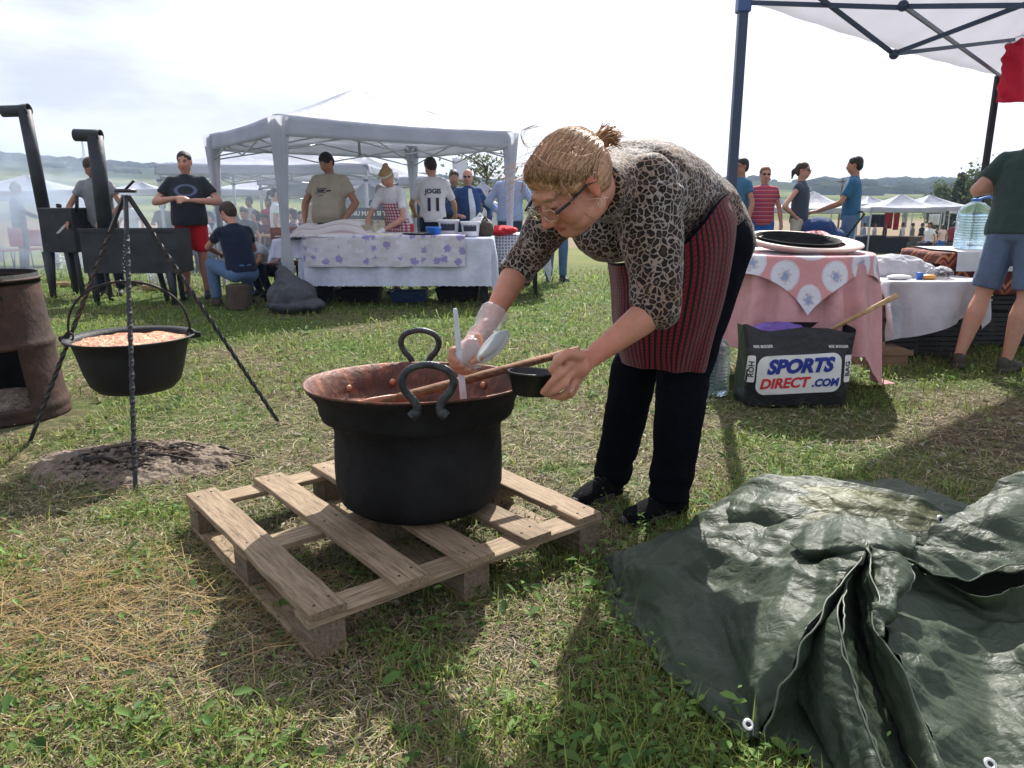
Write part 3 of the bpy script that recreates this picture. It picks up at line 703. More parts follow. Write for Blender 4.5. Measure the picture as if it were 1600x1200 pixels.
a = R_(-38); q = Vector((BXc+lean*.72+.302*math.cos(a), BYc+.302*math.sin(a), .73)); mb = MB(); mb.tube(cr([q+Vector((-.02, -.01, .03)), q+Vector((0, -.012, 0)), q+Vector((.012, -.012, -.03)), q+Vector((.012, -.005, -.05))], 12), .007, 6); mb.build('latch', iron, drum)
mb = MB(); mb.ell((BXc, BYc, .05), (.22, .22, .09)); mb_ = fuse(mb, 'ashes', am, drum, .02, 1, local=False, disp=wrinkle(18, .02))

# =================================================================== TARPAULIN
tm, t = newmat('woven_tarp'); L = t.links.new; out = nd(t, 'ShaderNodeOutputMaterial'); p = nd(t, 'ShaderNodeBsdfPrincipled')
p.inputs['Specular IOR Level'].default_value = .32
uvn = nd(t, 'ShaderNodeTexCoord'); oc = uvn.outputs['Object']; uv = uvn.outputs['UV']
n1 = noiz(t, 4, 6, oc); c = ramp(t, n1, [(.35, (.040, .056, .037)), (.6, (.062, .083, .054))])
wv = []
for ax_ in (0, 1):
    s_ = nd(t, 'ShaderNodeSeparateXYZ'); L(uv, s_.inputs[0])
    wv.append(mth(t, 'ABSOLUTE', mth(t, 'SINE', mth(t, 'MULTIPLY', s_.outputs[ax_], 620.0))))
weave = mth(t, 'MAXIMUM', wv[0], wv[1])
vor = nd(t, 'ShaderNodeTexVoronoi', feature='DISTANCE_TO_EDGE'); vor.inputs['Scale'].default_value = 16
wq = nd(t, 'ShaderNodeVectorMath', operation='ADD'); nn = nd(t, 'ShaderNodeTexNoise'); nn.inputs['Scale'].default_value = 7; L(oc, nn.inputs['Vector'])
sc2 = nd(t, 'ShaderNodeVectorMath', operation='SCALE'); L(nn.outputs['Color'], sc2.inputs[0]); sc2.inputs['Scale'].default_value = .22; L(oc, wq.inputs[0]); L(sc2.outputs[0], wq.inputs[1]); L(wq.outputs[0], vor.inputs['Vector'])
vor2 = nd(t, 'ShaderNodeTexVoronoi', feature='DISTANCE_TO_EDGE'); vor2.inputs['Scale'].default_value = 46; L(wq.outputs[0], vor2.inputs['Vector'])
hgt = mth(t, 'ADD', mth(t, 'ADD', mth(t, 'MULTIPLY', mth(t, 'MINIMUM', vor.outputs[0], .25), 3.0), mth(t, 'MULTIPLY', noiz(t, 24, 6, oc, st=(1, 2.2, 1)), 2.0)), mth(t, 'ADD', mth(t, 'MULTIPLY', mth(t, 'MINIMUM', vor2.outputs[0], .3), .9), mth(t, 'MULTIPLY', weave, .06)))
bp = nd(t, 'ShaderNodeBump'); bp.inputs['Strength'].default_value = .42; bp.inputs['Distance'].default_value = .005; L(hgt, bp.inputs['Height']); L(bp.outputs[0], p.inputs['Normal'])
L(c, p.inputs['Base Color']); L(ramp(t, noiz(t, 30, 4, oc), [(.35, (.42,)*3), (.7, (.62,)*3)]), p.inputs['Roughness'])
tr = nd(t, 'ShaderNodeBsdfTranslucent'); tr.inputs[0].default_value = (.16, .19, .055, 1); mxs = nd(t, 'ShaderNodeMixShader'); mxs.inputs[0].default_value = .22
L(p.outputs[0], mxs.inputs[1]); L(tr.outputs[0], mxs.inputs[2]); L(mxs.outputs[0], out.inputs[0])
tarp = thing('tarpaulin', (.9, 2.0, 0), 'crumpled dark green woven tarpaulin lying in folds on the grass', 'tarpaulin')
TB = MB(); HEMS = []
def crumple(P, amp, sc, seed):
    gx = np.gradient(P, axis=0); gy = np.gradient(P, axis=1); nr = np.cross(gx, gy); nr /= np.linalg.norm(nr, axis=-1, keepdims=True)+1e-9
    x, y, z = (P[..., i] for i in range(3)); h = 0
    rs_ = np.random.default_rng(seed*7+1)
    for k in range(7):
        d = rs_.normal(0, 1, 3)*np.array([1, 1, .7]); d /= np.linalg.norm(d); f_ = sc*(1.0, 1.4, 2.1, 3.0, 4.5, 7, 11)[k]; q = (x*d[0]+y*d[1]+z*d[2])*f_ + 1.5*vn(x*3+seed+k, y*3, z*3)
        tri_ = np.abs((q % 1)*2-1)*2-1; m_ = np.clip(vn(x*4.5+k*3+seed, y*4.5-k, z*4+k)*2.4-.7, 0, 1)
        h = h + tri_*m_*(1.5, 1.3, 1.0, .62, .36, .18, .09)[k]
    return P + nr*(h*amp*.95)[..., None]
def patch(rows, n=90, m=90, amp=.006, sc=7, seed=1, uvs=1.0, zmin=.012, mi=0):
    P = net([[Vector(q[:3]) for q in r] for r in rows], n, m)
    P = crumple(P, amp, sc, seed); P[..., 2] = np.maximum(P[..., 2], zmin + .004*seed*.3)
    du = np.linalg.norm(np.diff(P, axis=0), axis=-1).mean(1); dv = np.linalg.norm(np.diff(P, axis=1), axis=-1).mean(0)
    U, V = np.meshgrid(np.concatenate([[0], np.cumsum(du)]), np.concatenate([[0], np.cumsum(dv)]), indexing='ij')
    UV_ = np.stack([U+seed, V], -1)*uvs
    TB.grid(P, uv=UV_)
    if mi:
        k_ = int(m*.42); nf_ = (n-1)*(m-1)
        for i_ in range(n-1):
            for j_ in range(k_+int(6*math.sin(i_*.3)), m-1):
                if i_ > 14+10*math.sin(j_*.05): TB.m[len(TB.m)-nf_+i_*(m-1)+j_] = 1
    return P
def T(px, py, h): q = gr(px, py, h); return (q.x, q.y, q.z, 0)
# left lobe, from the back ridge down to the grommet corner
patch([[T(1012, 848, .05), T(1090, 806, .12), T(1150, 775, .17), T(1230, 762, .22), T(1345, 790, .22)],
       [T(950, 868, .03), T(1030, 868, .11), T(1110, 850, .13), T(1210, 866, .17), T(1358, 848, .31)],
       [T(962, 905, .03), T(1035, 902, .115), T(1115, 905, .08), T(1205, 880, .19), T(1324, 900, .275)],
       [T(990, 968, .03), T(1050, 955, .09), T(1118, 948, .08), T(1196, 930, .19), T(1280, 962, .235)],
       [T(1028, 1035, .03), T(1070, 1018, .07), T(1130, 990, .07), T(1185, 985, .15), T(1244, 1030, .18)],
       [T(1100, 1108, .03), T(1125, 1090, .06), T(1150, 1072, .07), T(1180, 1062, .12), T(1214, 1090, .11)],
       [T(1162, 1162, .02), T(1167, 1157, .03), T(1172, 1153, .04), T(1177, 1152, .05), T(1186, 1156, .03)]], 150, 150, .010, 4, 1)
# tucked left edge underneath
patch([[T(1000, 850, .05), T(990, 900, .04), T(1000, 960, .03), T(1020, 1010, .03)], [T(952, 872, .02), T(947, 930, .015), T(962, 965, .015), T(1000, 985, .015)]], 30, 60, .006, 9, 2)
# back flap with the pale inner face and a grommet corner
patch([[T(1060, 836, .02), T(1160, 756, .20), T(1235, 741, .27), T(1330, 754, .29), T(1440, 779, .27), T(1493, 812, .22)],
       [T(1085, 838, .05), T(1170, 795, .20), T(1250, 786, .24), T(1340, 792, .26), T(1420, 803, .25), T(1489, 818, .22)],
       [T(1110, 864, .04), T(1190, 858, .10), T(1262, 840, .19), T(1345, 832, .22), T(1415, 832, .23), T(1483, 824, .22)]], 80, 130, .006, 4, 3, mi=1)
# rolled dark fold below it
patch([[T(1232, 846, .22), T(1290, 812, .28), T(1370, 808, .30), T(1432, 842, .28)], [T(1250, 862, .26), T(1310, 850, .31), T(1370, 846, .32), T(1430, 856, .29)], [T(1270, 880, .22), T(1320, 878, .26), T(1370, 876, .28), T(1425, 872, .26)]], 50, 70, .006, 7, 4)
# grey sheet behind, low on the grass
patch([[T(1320, 752, .03), T(1400, 752, .05), T(1480, 773, .10), T(1540, 795, .10), T(1600, 790, .08), T(1900, 780, .05)],
       [T(1340, 790, .12), T(1420, 800, .16), T(1490, 815, .14), T(1550, 830, .12), T(1610, 830, .12), T(1900, 820, .1)],
       [T(1360, 880, .18), T(1430, 870, .18), T(1500, 880, .16), T(1560, 890, .14), T(1620, 890, .14), T(1900, 880, .1)]], 70, 130, .010, 4, 5)
# right hand top flap with a long curved hem
Pf = patch([[T(1468, 838, .23), T(1500, 800, .28), T(1545, 765, .33), T(1590, 740, .36), T(1700, 725, .36)],
       [T(1405, 858, .26), T(1470, 850, .26), T(1530, 830, .28), T(1575, 800, .32), T(1720, 780, .34)],
       [T(1352, 852, .30), T(1430, 884, .26), T(1510, 906, .22), T(1578, 884, .24), T(1740, 860, .26)]], 90, 140, .010, 4, 6)
HEMS.append(Pf[-1])
def strip(crest, valley, seed, n=110, m=36, bulge=.02):
    A = cr([Vector(T(*q)[:3]) for q in crest], n); B = cr([Vector(T(*q)[:3]) for q in valley], n); P = np.zeros((n, m, 3))
    for j, u in enumerate(np.linspace(0, 1, m)):
        P[:, j] = A*(1-u)+B*u; P[:, j, 1] -= bulge*math.sin(pi*u)*np.linspace(.3, 1, n); P[:, j, 2] += bulge*.6*math.sin(pi*u)
    P = crumple(P, .006, 6, seed); P[..., 2] = np.maximum(P[..., 2], .012); HEMS.append(P[:, 0])
    du = np.linalg.norm(np.diff(P, axis=0), axis=-1).mean(1); dv = np.linalg.norm(np.diff(P, axis=1), axis=-1).mean(0)
    U, V = np.meshgrid(np.concatenate([[0], np.cumsum(du)]), np.concatenate([[0], np.cumsum(dv)]), indexing='ij'); TB.grid(P, uv=np.stack([U+seed, V], -1))
# crest of the lobe and the hollow behind it
strip([(1356, 846, .315), (1324, 898, .28), (1281, 962, .24), (1246, 1030, .185), (1214, 1092, .115), (1187, 1156, .035)], [(1366, 868, .24), (1345, 915, .18), (1318, 985, .11), (1280, 1060, .07), (1262, 1120, .03), (1252, 1180, .015)], 11, bulge=-.02)
# two long soft folds running down to the lower edge, each with a lit shoulder and a shaded hollow
strip([(1332, 880, .27), (1316, 935, .25), (1316, 1000, .22), (1338, 1090, .16), (1375, 1190, .10), (1402, 1270, .06)], [(1322, 886, .25), (1288, 960, .17), (1250, 1020, .12), (1240, 1080, .07), (1300, 1190, .03), (1340, 1270, .02)], 12, bulge=.03)
strip([(1333, 880, .27), (1318, 935, .25), (1319, 1000, .22), (1341, 1090, .16), (1378, 1190, .10), (1405, 1270, .06)], [(1346, 890, .20), (1345, 950, .12), (1358, 1020, .08), (1385, 1100, .05), (1420, 1190, .03), (1440, 1270, .02)], 16, bulge=-.01)
strip([(1355, 860, .31), (1368, 900, .29), (1364, 960, .26), (1402, 1040, .21), (1442, 1120, .15), (1470, 1200, .10), (1490, 1290, .06)], [(1350, 866, .27), (1338, 940, .18), (1346, 1000, .13), (1376, 1090, .09), (1408, 1170, .06), (1440, 1240, .04), (1455, 1300, .03)], 13, bulge=.03)
strip([(1356, 858, .31), (1405, 868, .30), (1428, 905, .27), (1398, 950, .24), (1368, 992, .23)], [(1355, 862, .30), (1367, 900, .28), (1365, 930, .27), (1364, 960, .26), (1370, 996, .23)], 14, bulge=.03)
# broad shining sheet at the right and front
patch([[T(1356, 866, .24), T(1420, 885, .20), T(1480, 912, .20), T(1560, 925, .20), T(1640, 905, .20), T(1900, 890, .18)],
       [T(1370, 940, .22), T(1440, 935, .18), T(1510, 950, .13), T(1570, 965, .12), T(1650, 960, .14), T(1900, 950, .12)],
       [T(1404, 1040, .20), T(1460, 1030, .15), T(1520, 1015, .09), T(1580, 1020, .10), T(1650, 1030, .12), T(1900, 1030, .10)],
       [T(1444, 1120, .14), T(1490, 1110, .11), T(1540, 1100, .07), T(1600, 1100, .08), T(1670, 1110, .09), T(1900, 1110, .08)],
       [T(1470, 1260, .07), T(1520, 1260, .05), T(1570, 1265, .04), T(1630, 1260, .04), T(1690, 1260, .04), T(1900, 1260, .04)]], 150, 150, .012, 4, 7)
# sheet in shade between the folds
patch([[T(1345, 880, .22), T(1400, 885, .2), T(1460, 900, .18)], [T(1255, 1000, .09), T(1330, 1000, .09), T(1410, 1000, .1)], [T(1225, 1070, .03), T(1320, 1080, .04), T(1430, 1090, .05)], [T(1240, 1160, .012), T(1350, 1180, .02), T(1460, 1200, .03)], [T(1300, 1240, .012), T(1390, 1280, .012), T(1500, 1300, .012)]], 90, 60, .006, 6, 8)
patch([[T(1000, 880, .01), T(1150, 850, .01), T(1350, 850, .01), T(1600, 850, .01), T(1900, 850, .01)],
       [T(1050, 1000, .01), T(1200, 980, .01), T(1380, 980, .01), T(1600, 980, .01), T(1900, 980, .01)],
       [T(1130, 1110, .01), T(1240, 1110, .01), T(1400, 1120, .01), T(1600, 1130, .01), T(1900, 1130, .01)],
       [T(1176, 1158, .01), T(1270, 1185, .01), T(1400, 1240, .01), T(1600, 1270, .01), T(1900, 1270, .01)]], 60, 60, .004, 6, 9, zmin=.004)
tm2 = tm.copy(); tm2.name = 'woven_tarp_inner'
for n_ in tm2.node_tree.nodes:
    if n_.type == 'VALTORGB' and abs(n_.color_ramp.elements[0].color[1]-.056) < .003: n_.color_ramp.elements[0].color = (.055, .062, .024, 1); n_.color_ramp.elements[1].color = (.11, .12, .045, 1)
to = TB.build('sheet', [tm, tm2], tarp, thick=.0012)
hemm = mat('tarp_hem', (.075, .095, .065), rough=.45, nz=None, bump=None)
for hp_ in HEMS:
    mb = MB(); mb.tube([Vector(q)+Vector((0, 0, .001)) for q in hp_[::2]], .0026, 5); mb.build('hem', hemm, tarp)
gm_ = mat('grommet_steel', (.7, .7, .68), rough=.3, metal=.9, nz=None, bump=None)
for (px, py, Y, tilt, az) in ((1168, 1134, .055, -.50, .1), (1467, 812, .245, -.95, .2), (1545, 1196, .065, -.45, 0)):
    c = gr(px, py, Y); M = Matrix.Rotation(az, 3, 'Z') @ Matrix.Rotation(-tilt*1.2, 3, 'X'); c = c + M @ Vector((0, 0, .006))
    mb = MB(); mb.lathe(c, [(.0055, -.002), (.0055, .002), (.0075, .004), (.0125, .003), (.0145, 0), (.0125, -.002)], 28, M=np.array(M)); mb.lathe(c, [(.0, .0012), (.006, .0012)], 20, M=np.array(M), mi=1); mb.build('grommet', [gm_, plastic_black], tarp)
# =================================================================== PEOPLE
skinm = mat('skin', (0, 0, 0), attr=True, rough=.48, spec=.35, nz=(30, .10), bump=(120, .12), bd=.003)
def clothmat(name, col, nz=(5, .18), bump=(16, .55), rough=.85, transl=0, bd=.02, **k):
    return mat(name, col, rough=rough, spec=.15, nz=nz, bump=bump, bd=bd, transl=transl, sheen=.15, **k)
SK = {'light': (.50, .27, .19), 'tan': (.40, .20, .13), 'pink': (.55, .28, .21)}
HAIRC = {'black': (.012, .010, .010), 'brown': (.05, .028, .018), 'darkbrown': (.025, .016, .012), 'grey': (.22, .20, .19), 'blond': (.35, .22, .10), 'ginger': (.22, .09, .035)}
def V3(*a): return Vector(a)
def hand(mb, W, d, nrm, side, sc=1.0, curl=(.5, .5, .5, .5), thumb=(.5, .35), seg=8, fr=1.0, spread=.10):
    """W wrist, d wrist->knuckles, nrm back-of-hand normal, side=+1 thumb on +(d x nrm)"""
    d = Vector(d).normalized(); nrm = Vector(nrm); nrm = (nrm-d*nrm.dot(d)).normalized(); t = d.cross(nrm)*side; W = Vector(W)
    M = Matrix((t, d, nrm)).transposed()
    K = W + d*.088*sc
    mb.ell(W+d*.050*sc, (.040*sc, .052*sc, .017*sc), np.array(M), 12, 8)
    mb.ell(W+d*.066*sc+t*.006*sc, (.039*sc, .032*sc, .015*sc), np.array(M), 12, 8)
    mb.ell(W+d*.035*sc+t*.024*sc-nrm*.008*sc, (.019*sc, .032*sc, .016*sc), np.array(M), 10, 7)
    mb.cap(W-d*.02*sc, W+d*.03*sc, .026*sc, .027*sc, 10)
    out = []
    for k, (off, ln) in enumerate(((.029, .070), (.010, .079), (-.010, .073), (-.029, .057))):
        b = K + t*off*sc - d*(.006+.012*(k == 3)+.004*(k == 0))*sc; ang = 0; p = b; c = curl[k]; dirs = d*math.cos((1.5-k)*spread)+t*math.sin((1.5-k)*spread)
        pts = [W+d*.05*sc+t*off*.8*sc, b]
        for j, (f, wgt) in enumerate(((.45, .9), (.30, 1.15), (.25, .8))):
            ang += c*wgt; p = p + (dirs*math.cos(ang)-nrm*math.sin(ang))*ln*f*sc; pts.append(p)
        rr = [.0085, .0092, .0086, .0078, .0066]
        for j in range(4): mb.cap(pts[j], pts[j+1], rr[j]*sc*fr, rr[j+1]*sc*fr, seg)
        out.append(pts)
    b = W + d*.022*sc + t*.026*sc - nrm*.006*sc; a, bend = thumb
    v1 = (d*math.cos(a)+t*math.sin(a)-nrm*.35).normalized(); p1 = b+v1*.042*sc
    v2 = (v1*math.cos(bend)+(d*.6-t*.4-nrm*.6).normalized()*math.sin(bend)).normalized(); p2 = p1+v2*.030*sc; p3 = p2+(v2*.85-nrm*.15).normalized()*.024*sc
    for q0, q1, r0, r1 in ((b, p1, .014, .0115), (p1, p2, .0115, .0105), (p2, p3, .0105, .0085)): mb.cap(q0, q1, r0*sc*fr, r1*sc*fr, seg)
    out.append([b, p1, p2, p3]); return out
def headparts(mb, C, f, u, sc=1.0, seg=18, ears=True, jaw=1.0, nose=1.0):
    f = Vector(f).normalized(); u = Vector(u); u = (u-f*u.dot(f)).normalized(); r = f.cross(u); C = Vector(C)
    M = np.array(Matrix((r, f, u)).transposed())
    P = lambda x, y, z: C+(r*x+f*y+u*z)*sc
    e = lambda c, rad, s=seg: mb.ell(P(*c), [q*sc for q in rad], M, s, max(7, s//2+2))
    e((0, -.012, .032), (.075, .095, .086)); e((0, .022, -.02), (.064, .068, .080)); e((0, .038, -.070), (.046*jaw, .050, .036*jaw)); e((0, .052, -.092), (.026*jaw, .030, .020))
    for s in (-1, 1):
        e((s*.036, .056, -.028), (.030, .030, .030), 12); e((s*.055, .01, -.065), (.020, .042, .026), 12)
        if ears: e((s*.078, -.008, -.008), (.009, .019, .031), 10); e((s*.083, -.014, .004), (.006, .013, .018), 8)
    e((0, .078, .026), (.050, .014, .013), 12)                       # brow ridge
    mb.cap(P(0, .084, .008), P(0, .104*nose+.006, -.030), .0085*sc, .0125*sc, 8)
    for s in (-1, 1): e((s*.010, .096, -.033), (.009, .012, .008), 8)
    e((0, .082, -.058), (.024, .012, .007), 10); e((0, .080, -.068), (.021, .012, .008), 10)
    return P, M, (r, f, u)
def facepaint(C, f, u, sc, skin, hairc, eyes=True, closed=False):
    f = Vector(f).normalized(); u = Vector(u); u = (u-f*u.dot(f)).normalized(); r = f.cross(u); B = np.array([r, f, u]); C = np.array(C)
    s0 = np.array(skin)
    def fn(co):
        q = (co-C) @ B.T / sc; x, y, z = q[:, 0], q[:, 1], q[:, 2]
        c = np.tile(s0, (len(co), 1)); red = np.array([1.12, .82, .80])
        near = (np.abs(x) < .1) & (np.abs(y) < .14) & (np.abs(z) < .14)
        ck = np.exp(-((np.abs(x)-.042)**2/.0005+(z+.03)**2/.0006))*(y > .02)*near; ns = np.exp(-(x**2/.0002+(z+.03)**2/.0003))*(y > .08)*near
        k = np.clip(ck*.8+ns*.7, 0, 1)[:, None]; c = c*(1-k)+c*red*k
        ear = ((np.abs(x) > .074) & near)[:, None]; c = np.where(ear, c*np.array([1.1, .8, .78]), c)
        if eyes:
            ey = (((np.abs(x)-.031)/.013)**2+((z-.004)/(.0055 if not closed else .003))**2 < 1) & (y > .05) & near
            c[ey] = (.05, .035, .03)
            br = (((np.abs(x)-.033)/.020)**2+((z-.025)/.0045)**2 < 1) & (y > .05) & near; c[br] = np.array(hairc)*.8+s0*.15
            lp = ((x/.024)**2+((z+.063)/.008)**2 < 1) & (y > .06) & near; c[lp] = s0*np.array([.8, .5, .5])
        return c
    return fn
def rot_about(p, o, a):
    """lean forward (towards +Y) about the x axis through o"""
    p = Vector(p)-Vector(o); return Vector((p.x, p.y*math.cos(a)+p.z*math.sin(a), -p.y*math.sin(a)+p.z*math.cos(a)))+Vector(o)
def person(loc, rz, label, H=1.75, wide=1.0, belly=0, lean=0, head=(0, 0), arms=None, legs=None, skin='tan', hair=('short', 'brown'), top=None, sleeve=.5, bottom=None, bl=1.0, shoe=(.02, .02, .02), vox=.0195, pelvis=None, group=None, skirt=False, extra=None, hem=0, gloves=None, shoes=True, cat='person'):
    """figure facing local +Y; arms = {side: (elbow, wrist, hand dir)} in 1.75 m units; side -1 is its left"""
    s = H/1.75; rt = thing('person', loc, label, cat, group, rz); wd = wide
    pel = Vector(pelvis or (0, 0, .93)); up = lambda x, y, z: rot_about((x+pel.x, y+pel.y, z-.93+pel.z), pel, lean)*s
    P0 = pel*s; waist = up(0, .0, 1.06); chest = up(0, .0, 1.26); nb = up(0, -.015, 1.45); 
    hp, hy = head; hd = up(0, .02, 1.50); 
    f = Vector((math.sin(hy)*math.cos(hp), math.cos(hy)*math.cos(hp), -math.sin(hp))); u = Vector((math.sin(hy)*math.sin(hp), math.cos(hy)*math.sin(hp), math.cos(hp)))
    axis_up = (up(0, 0, 1.5)-up(0, 0, 1.4)).normalized()
    hc = nb + (axis_up*.09+u*.075+f*.02)*s
    sk = SK[skin] if isinstance(skin, str) else skin
    sh = {sd: up(sd*.175*(.6+.4*wd), 0, 1.40) for sd in (-1, 1)}
    if arms is None: arms = {}
    A = {}
    for sd in (-1, 1):
        if sd in arms: el, wr, hd_ = (Vector(q) for q in arms[sd]); el, wr = el*s, wr*s
        else: el, wr, hd_ = up(sd*.25*wd, -.03, 1.12), up(sd*.27*wd, .05, .87), Vector((0, .1, -1))
        A[sd] = (sh[sd], el, wr, hd_)
    Lg = {}
    for sd in (-1, 1):
        hip = P0+Vector((sd*.088, 0, -.02))*s
        if legs and sd in legs: kn, an, td = (Vector(q) for q in legs[sd]); kn, an = kn*s, an*s
        else: kn, an, td = Vector((sd*.105, .02, .50))*s, Vector((sd*.115, -.02, .085))*s, Vector((sd*.2, 1, 0))
        Lg[sd] = (hip, kn, an, td.normalized())
    # body: one continuous skin
    mb = MB(); P, M, B = headparts(mb, hc, f, u, s)
    mb.cap(nb-axis_up*.02*s, hc+(-f*.012-u*.06)*s, .060*s*(.9+.1*wd), .052*s, 12)
    mb.cap(chest, nb, .09*s, .055*s); mb.cap(P0, chest, .10*s, .10*s); mb.cap(sh[-1].lerp(sh[1], .15)-Vector((0, 0, .02)), sh[1].lerp(sh[-1], .15)-Vector((0, 0, .02)), .036*s, .036*s)
    for sd in (-1, 1):
        S_, E_, W_, hd_ = A[sd]; mb.cap(S_+(nb-S_)*.12-Vector((0, 0, .02))*s, E_, .040*s*wd, .038*s*wd); mid = E_.lerp(W_, .3); mb.cap(E_, mid, .038*s*wd, .040*s*wd); mb.cap(mid, W_, .040*s*wd, .025*s)
        hh = Vector(hd_).normalized(); nr = Vector((sd, .2, .25)) if abs(hh.z) > .5 else Vector((sd*.3, 0, 1))
        hand(mb, W_, hh, nr, sd if False else (1 if (hh.cross(nr)).y*1.0 > 0 else -1), s*1.0, curl=(.45, .5, .5, .55), seg=6, fr=1.1)
        hip, kn, an, td = Lg[sd]; mb.cap(hip, kn, .078*s*wd, .052*s); ca = kn.lerp(an, .3)-Vector((0, .012, 0)); mb.cap(kn, ca, .050*s, .055*s*wd); mb.cap(ca, an, .054*s*wd, .034*s)
    body = fuse(mb, 'body', skinm, rt, vox, 3)
    paint(body, facepaint(hc, f, u, s, sk, HAIRC[hair[1]], closed=hp > .5))
    # hair
    hcM = mat('hair_'+hair[1], HAIRC[hair[1]], rough=.55, nz=(25, .5), bump=(60, .8), st=(1, 1, 4))
    if hair[0] != 'bald':
        mb = MB(); e = lambda c, rad: mb.ell(P(*c), [q*s for q in rad], M, 16, 10)
        e((0, -.020, .040), (.083, .098, .088)); e((0, -.05, .0), (.078, .065, .085))
        if hair[0] in ('long', 'bob'):
            e((0, -.055, -.03), (.085, .055, .10)); 
            for sd in (-1, 1): e((sd*.062, -.015, -.03), (.024, .055, .10))
            if hair[0] == 'long': mb.cap(P(0, -.07, -.06), P(0, -.085, -.22), .055*s, .045*s)
        if hair[0] == 'pony': mb.cap(P(0, -.10, .03), P(0, -.145, -.01), .028*s, .03*s); mb.cap(P(0, -.145, -.01), P(0, -.15, -.12), .028*s, .014*s)
        if hair[0] == 'bun': e((0, -.085, .115), (.042, .042, .036))
        fuse(mb, 'hair', hcM, rt, vox*.8, 2, disp=wrinkle(45, .005))
    # top
    if top is not None:
        w_ = wd; mb = MB()
        def ring(c, rx, ry, tilt, n=20):
            ax = axis_up if tilt else Vector((0, 0, 1)); fw = Vector((1, 0, 0)).cross(ax)*-1
            return [c+Vector((1, 0, 0))*rx*math.cos(2*pi*k/n)*s+fw*ry*math.sin(2*pi*k/n)*s for k in range(n)]
        hz_ = hem; c0 = up(0, 0, .88-hz_)
        if pelvis: c0 = P0 - axis_up*.03*s
        bf = lambda x: Vector((0, 0, 0)) if not x else (up(0, x, 1)-up(0, 0, 1))
        mb.loft([ring(c0+bf(belly*.4), .178*w_, .128+belly*.5, 1), ring(up(0, 0, .97)+bf(belly*.6), .180*w_, .125+belly*.7, 1), ring(up(0, 0, 1.10)+bf(belly*.7), .165*w_, .118+belly*.8, 1), ring(up(0, 0, 1.25)+bf(belly*.3), .180*w_, .122+belly*.3, 1), ring(up(0, 0, 1.36), .175*w_, .108, 1), ring(up(0, 0, 1.44), .10*w_, .075, 1), ring(up(0, -.005, 1.475), .066, .062, 1)])
        for sd in (-1, 1):
            S_, E_, W_, _q = A[sd]; S_ = S_+(nb-S_)*.10-Vector((0, 0, .012))*s; mb.ell(S_, (.056*s*w_, .058*s*w_, .056*s*w_), seg=12, rg=8); mb.cap(S_, nb-axis_up*.035*s, .054*s*w_, .058*s, 12)
            if sleeve > 0:
                q = min(sleeve, 1.0); mb.cone(S_, S_.lerp(E_, q), .056*s*w_, .056*s*w_ if q < 1 else .050*s*w_, 12)
                if sleeve > 1: mb.ell(E_, .050*s*w_, seg=12, rg=8); mb.cone(E_, E_.lerp(W_, sleeve-1), .050*s*w_, .037*s*w_, 12)
        shirt = fuse(mb, 'shirt', top, rt, vox, 2, disp=wrinkle(8, .007*s, (1, 1, .7)))
    else: shirt = None
    if bottom is not None:
        mb = MB(); k_ = s*(.85+.15*wd)
        mb.ell(P0+Vector((0, -.005, .0)), (.160*s*wd, .115*s*(1+belly*.6), .10*s), seg=18, rg=10)
        mb.loft([[P0+Vector((math.cos(a)*.155*wd, math.sin(a)*.11*(1+belly*.6), z))*s for a in np.arange(18)*2*pi/18] for z in (-.05, .09)])
        if skirt:
            Z = P0.z; mb.loft([[Vector((P0.x+math.cos(a)*rx*s, P0.y+math.sin(a)*rx*.8*s, Z+z*s)) for a in np.arange(24)*2*pi/24] for z, rx in ((.08, .15), (-.05, .19), (-.2, .215), (-.4*bl, .235))])
        else:
            for sd in (-1, 1):
                hip, kn, an, td = Lg[sd]; mb.ell(hip, .102*k_, seg=14, rg=8)
                if bl <= .5: mb.cone(hip, hip.lerp(kn, bl*2), .100*k_, .088*k_, 14)
                else: mb.cone(hip, kn, .100*k_, .075*k_, 14); mb.ell(kn, .075*k_, seg=12, rg=8); e_ = kn.lerp(an, (bl-.5)*2); mb.cone(kn, e_, .075*k_, .060*k_, 14)
        fuse(mb, 'trousers' if bl > .5 else ('skirt' if skirt else 'shorts'), bottom, rt, vox, 2, disp=wrinkle(9, .006*s, (1, 1, .6)))
    if shoes:
        sm_ = mat('shoe_%02x%02x%02x' % tuple(int(q*255) for q in shoe), shoe, rough=.7)
        for sd in (-1, 1):
            hip, kn, an, td = Lg[sd]; mb = MB(); g_ = Vector((an.x, an.y, an.z-.085*s)); side = Vector((td.y, -td.x, 0))
            Mx = np.array(Matrix((side, td, Vector((0, 0, 1)))).transposed())
            mb.box(g_+td*.05*s+Vector((0, 0, .014))*s, (.085*s, .26*s, .028*s), Mx); mb.ell(g_+td*.11*s+Vector((0, 0, .035))*s, (.045*s, .07*s, .034*s), Mx, 12, 8); mb.ell(g_+td*-.015*s+Vector((0, 0, .055))*s, (.042*s, .065*s, .055*s), Mx, 12, 8); mb.cap(g_+td*.03*s+Vector((0, 0, .065))*s, g_+td*.1*s+Vector((0, 0, .04))*s, .038*s, .036*s, 10)
            fuse(mb, 'shoe', sm_, rt, vox*.8, 3)
    if extra: extra(dict(rt=rt, P=P, M=M, s=s, body=body, shirt=shirt, A=A, hc=hc, f=f, u=u, up=up, Lg=Lg))
    return rt
def sunglasses(k):
    mb = MB(); P, M, s = k['P'], k['M'], k['s']
    for sd in (-1, 1):
        mb.ell(P(sd*.031, .093, .004), (.024*s, .006*s, .017*s), M, 12, 7); mb.cone(P(sd*.055, .088, .008), P(sd*.078, -.0, .006), .004*s, seg=5)
    mb.cone(P(-.012, .098, .01), P(.012, .098, .01), .003*s, seg=5)
    mb.build('sunglasses', plastic_black, k['rt'], local=True)
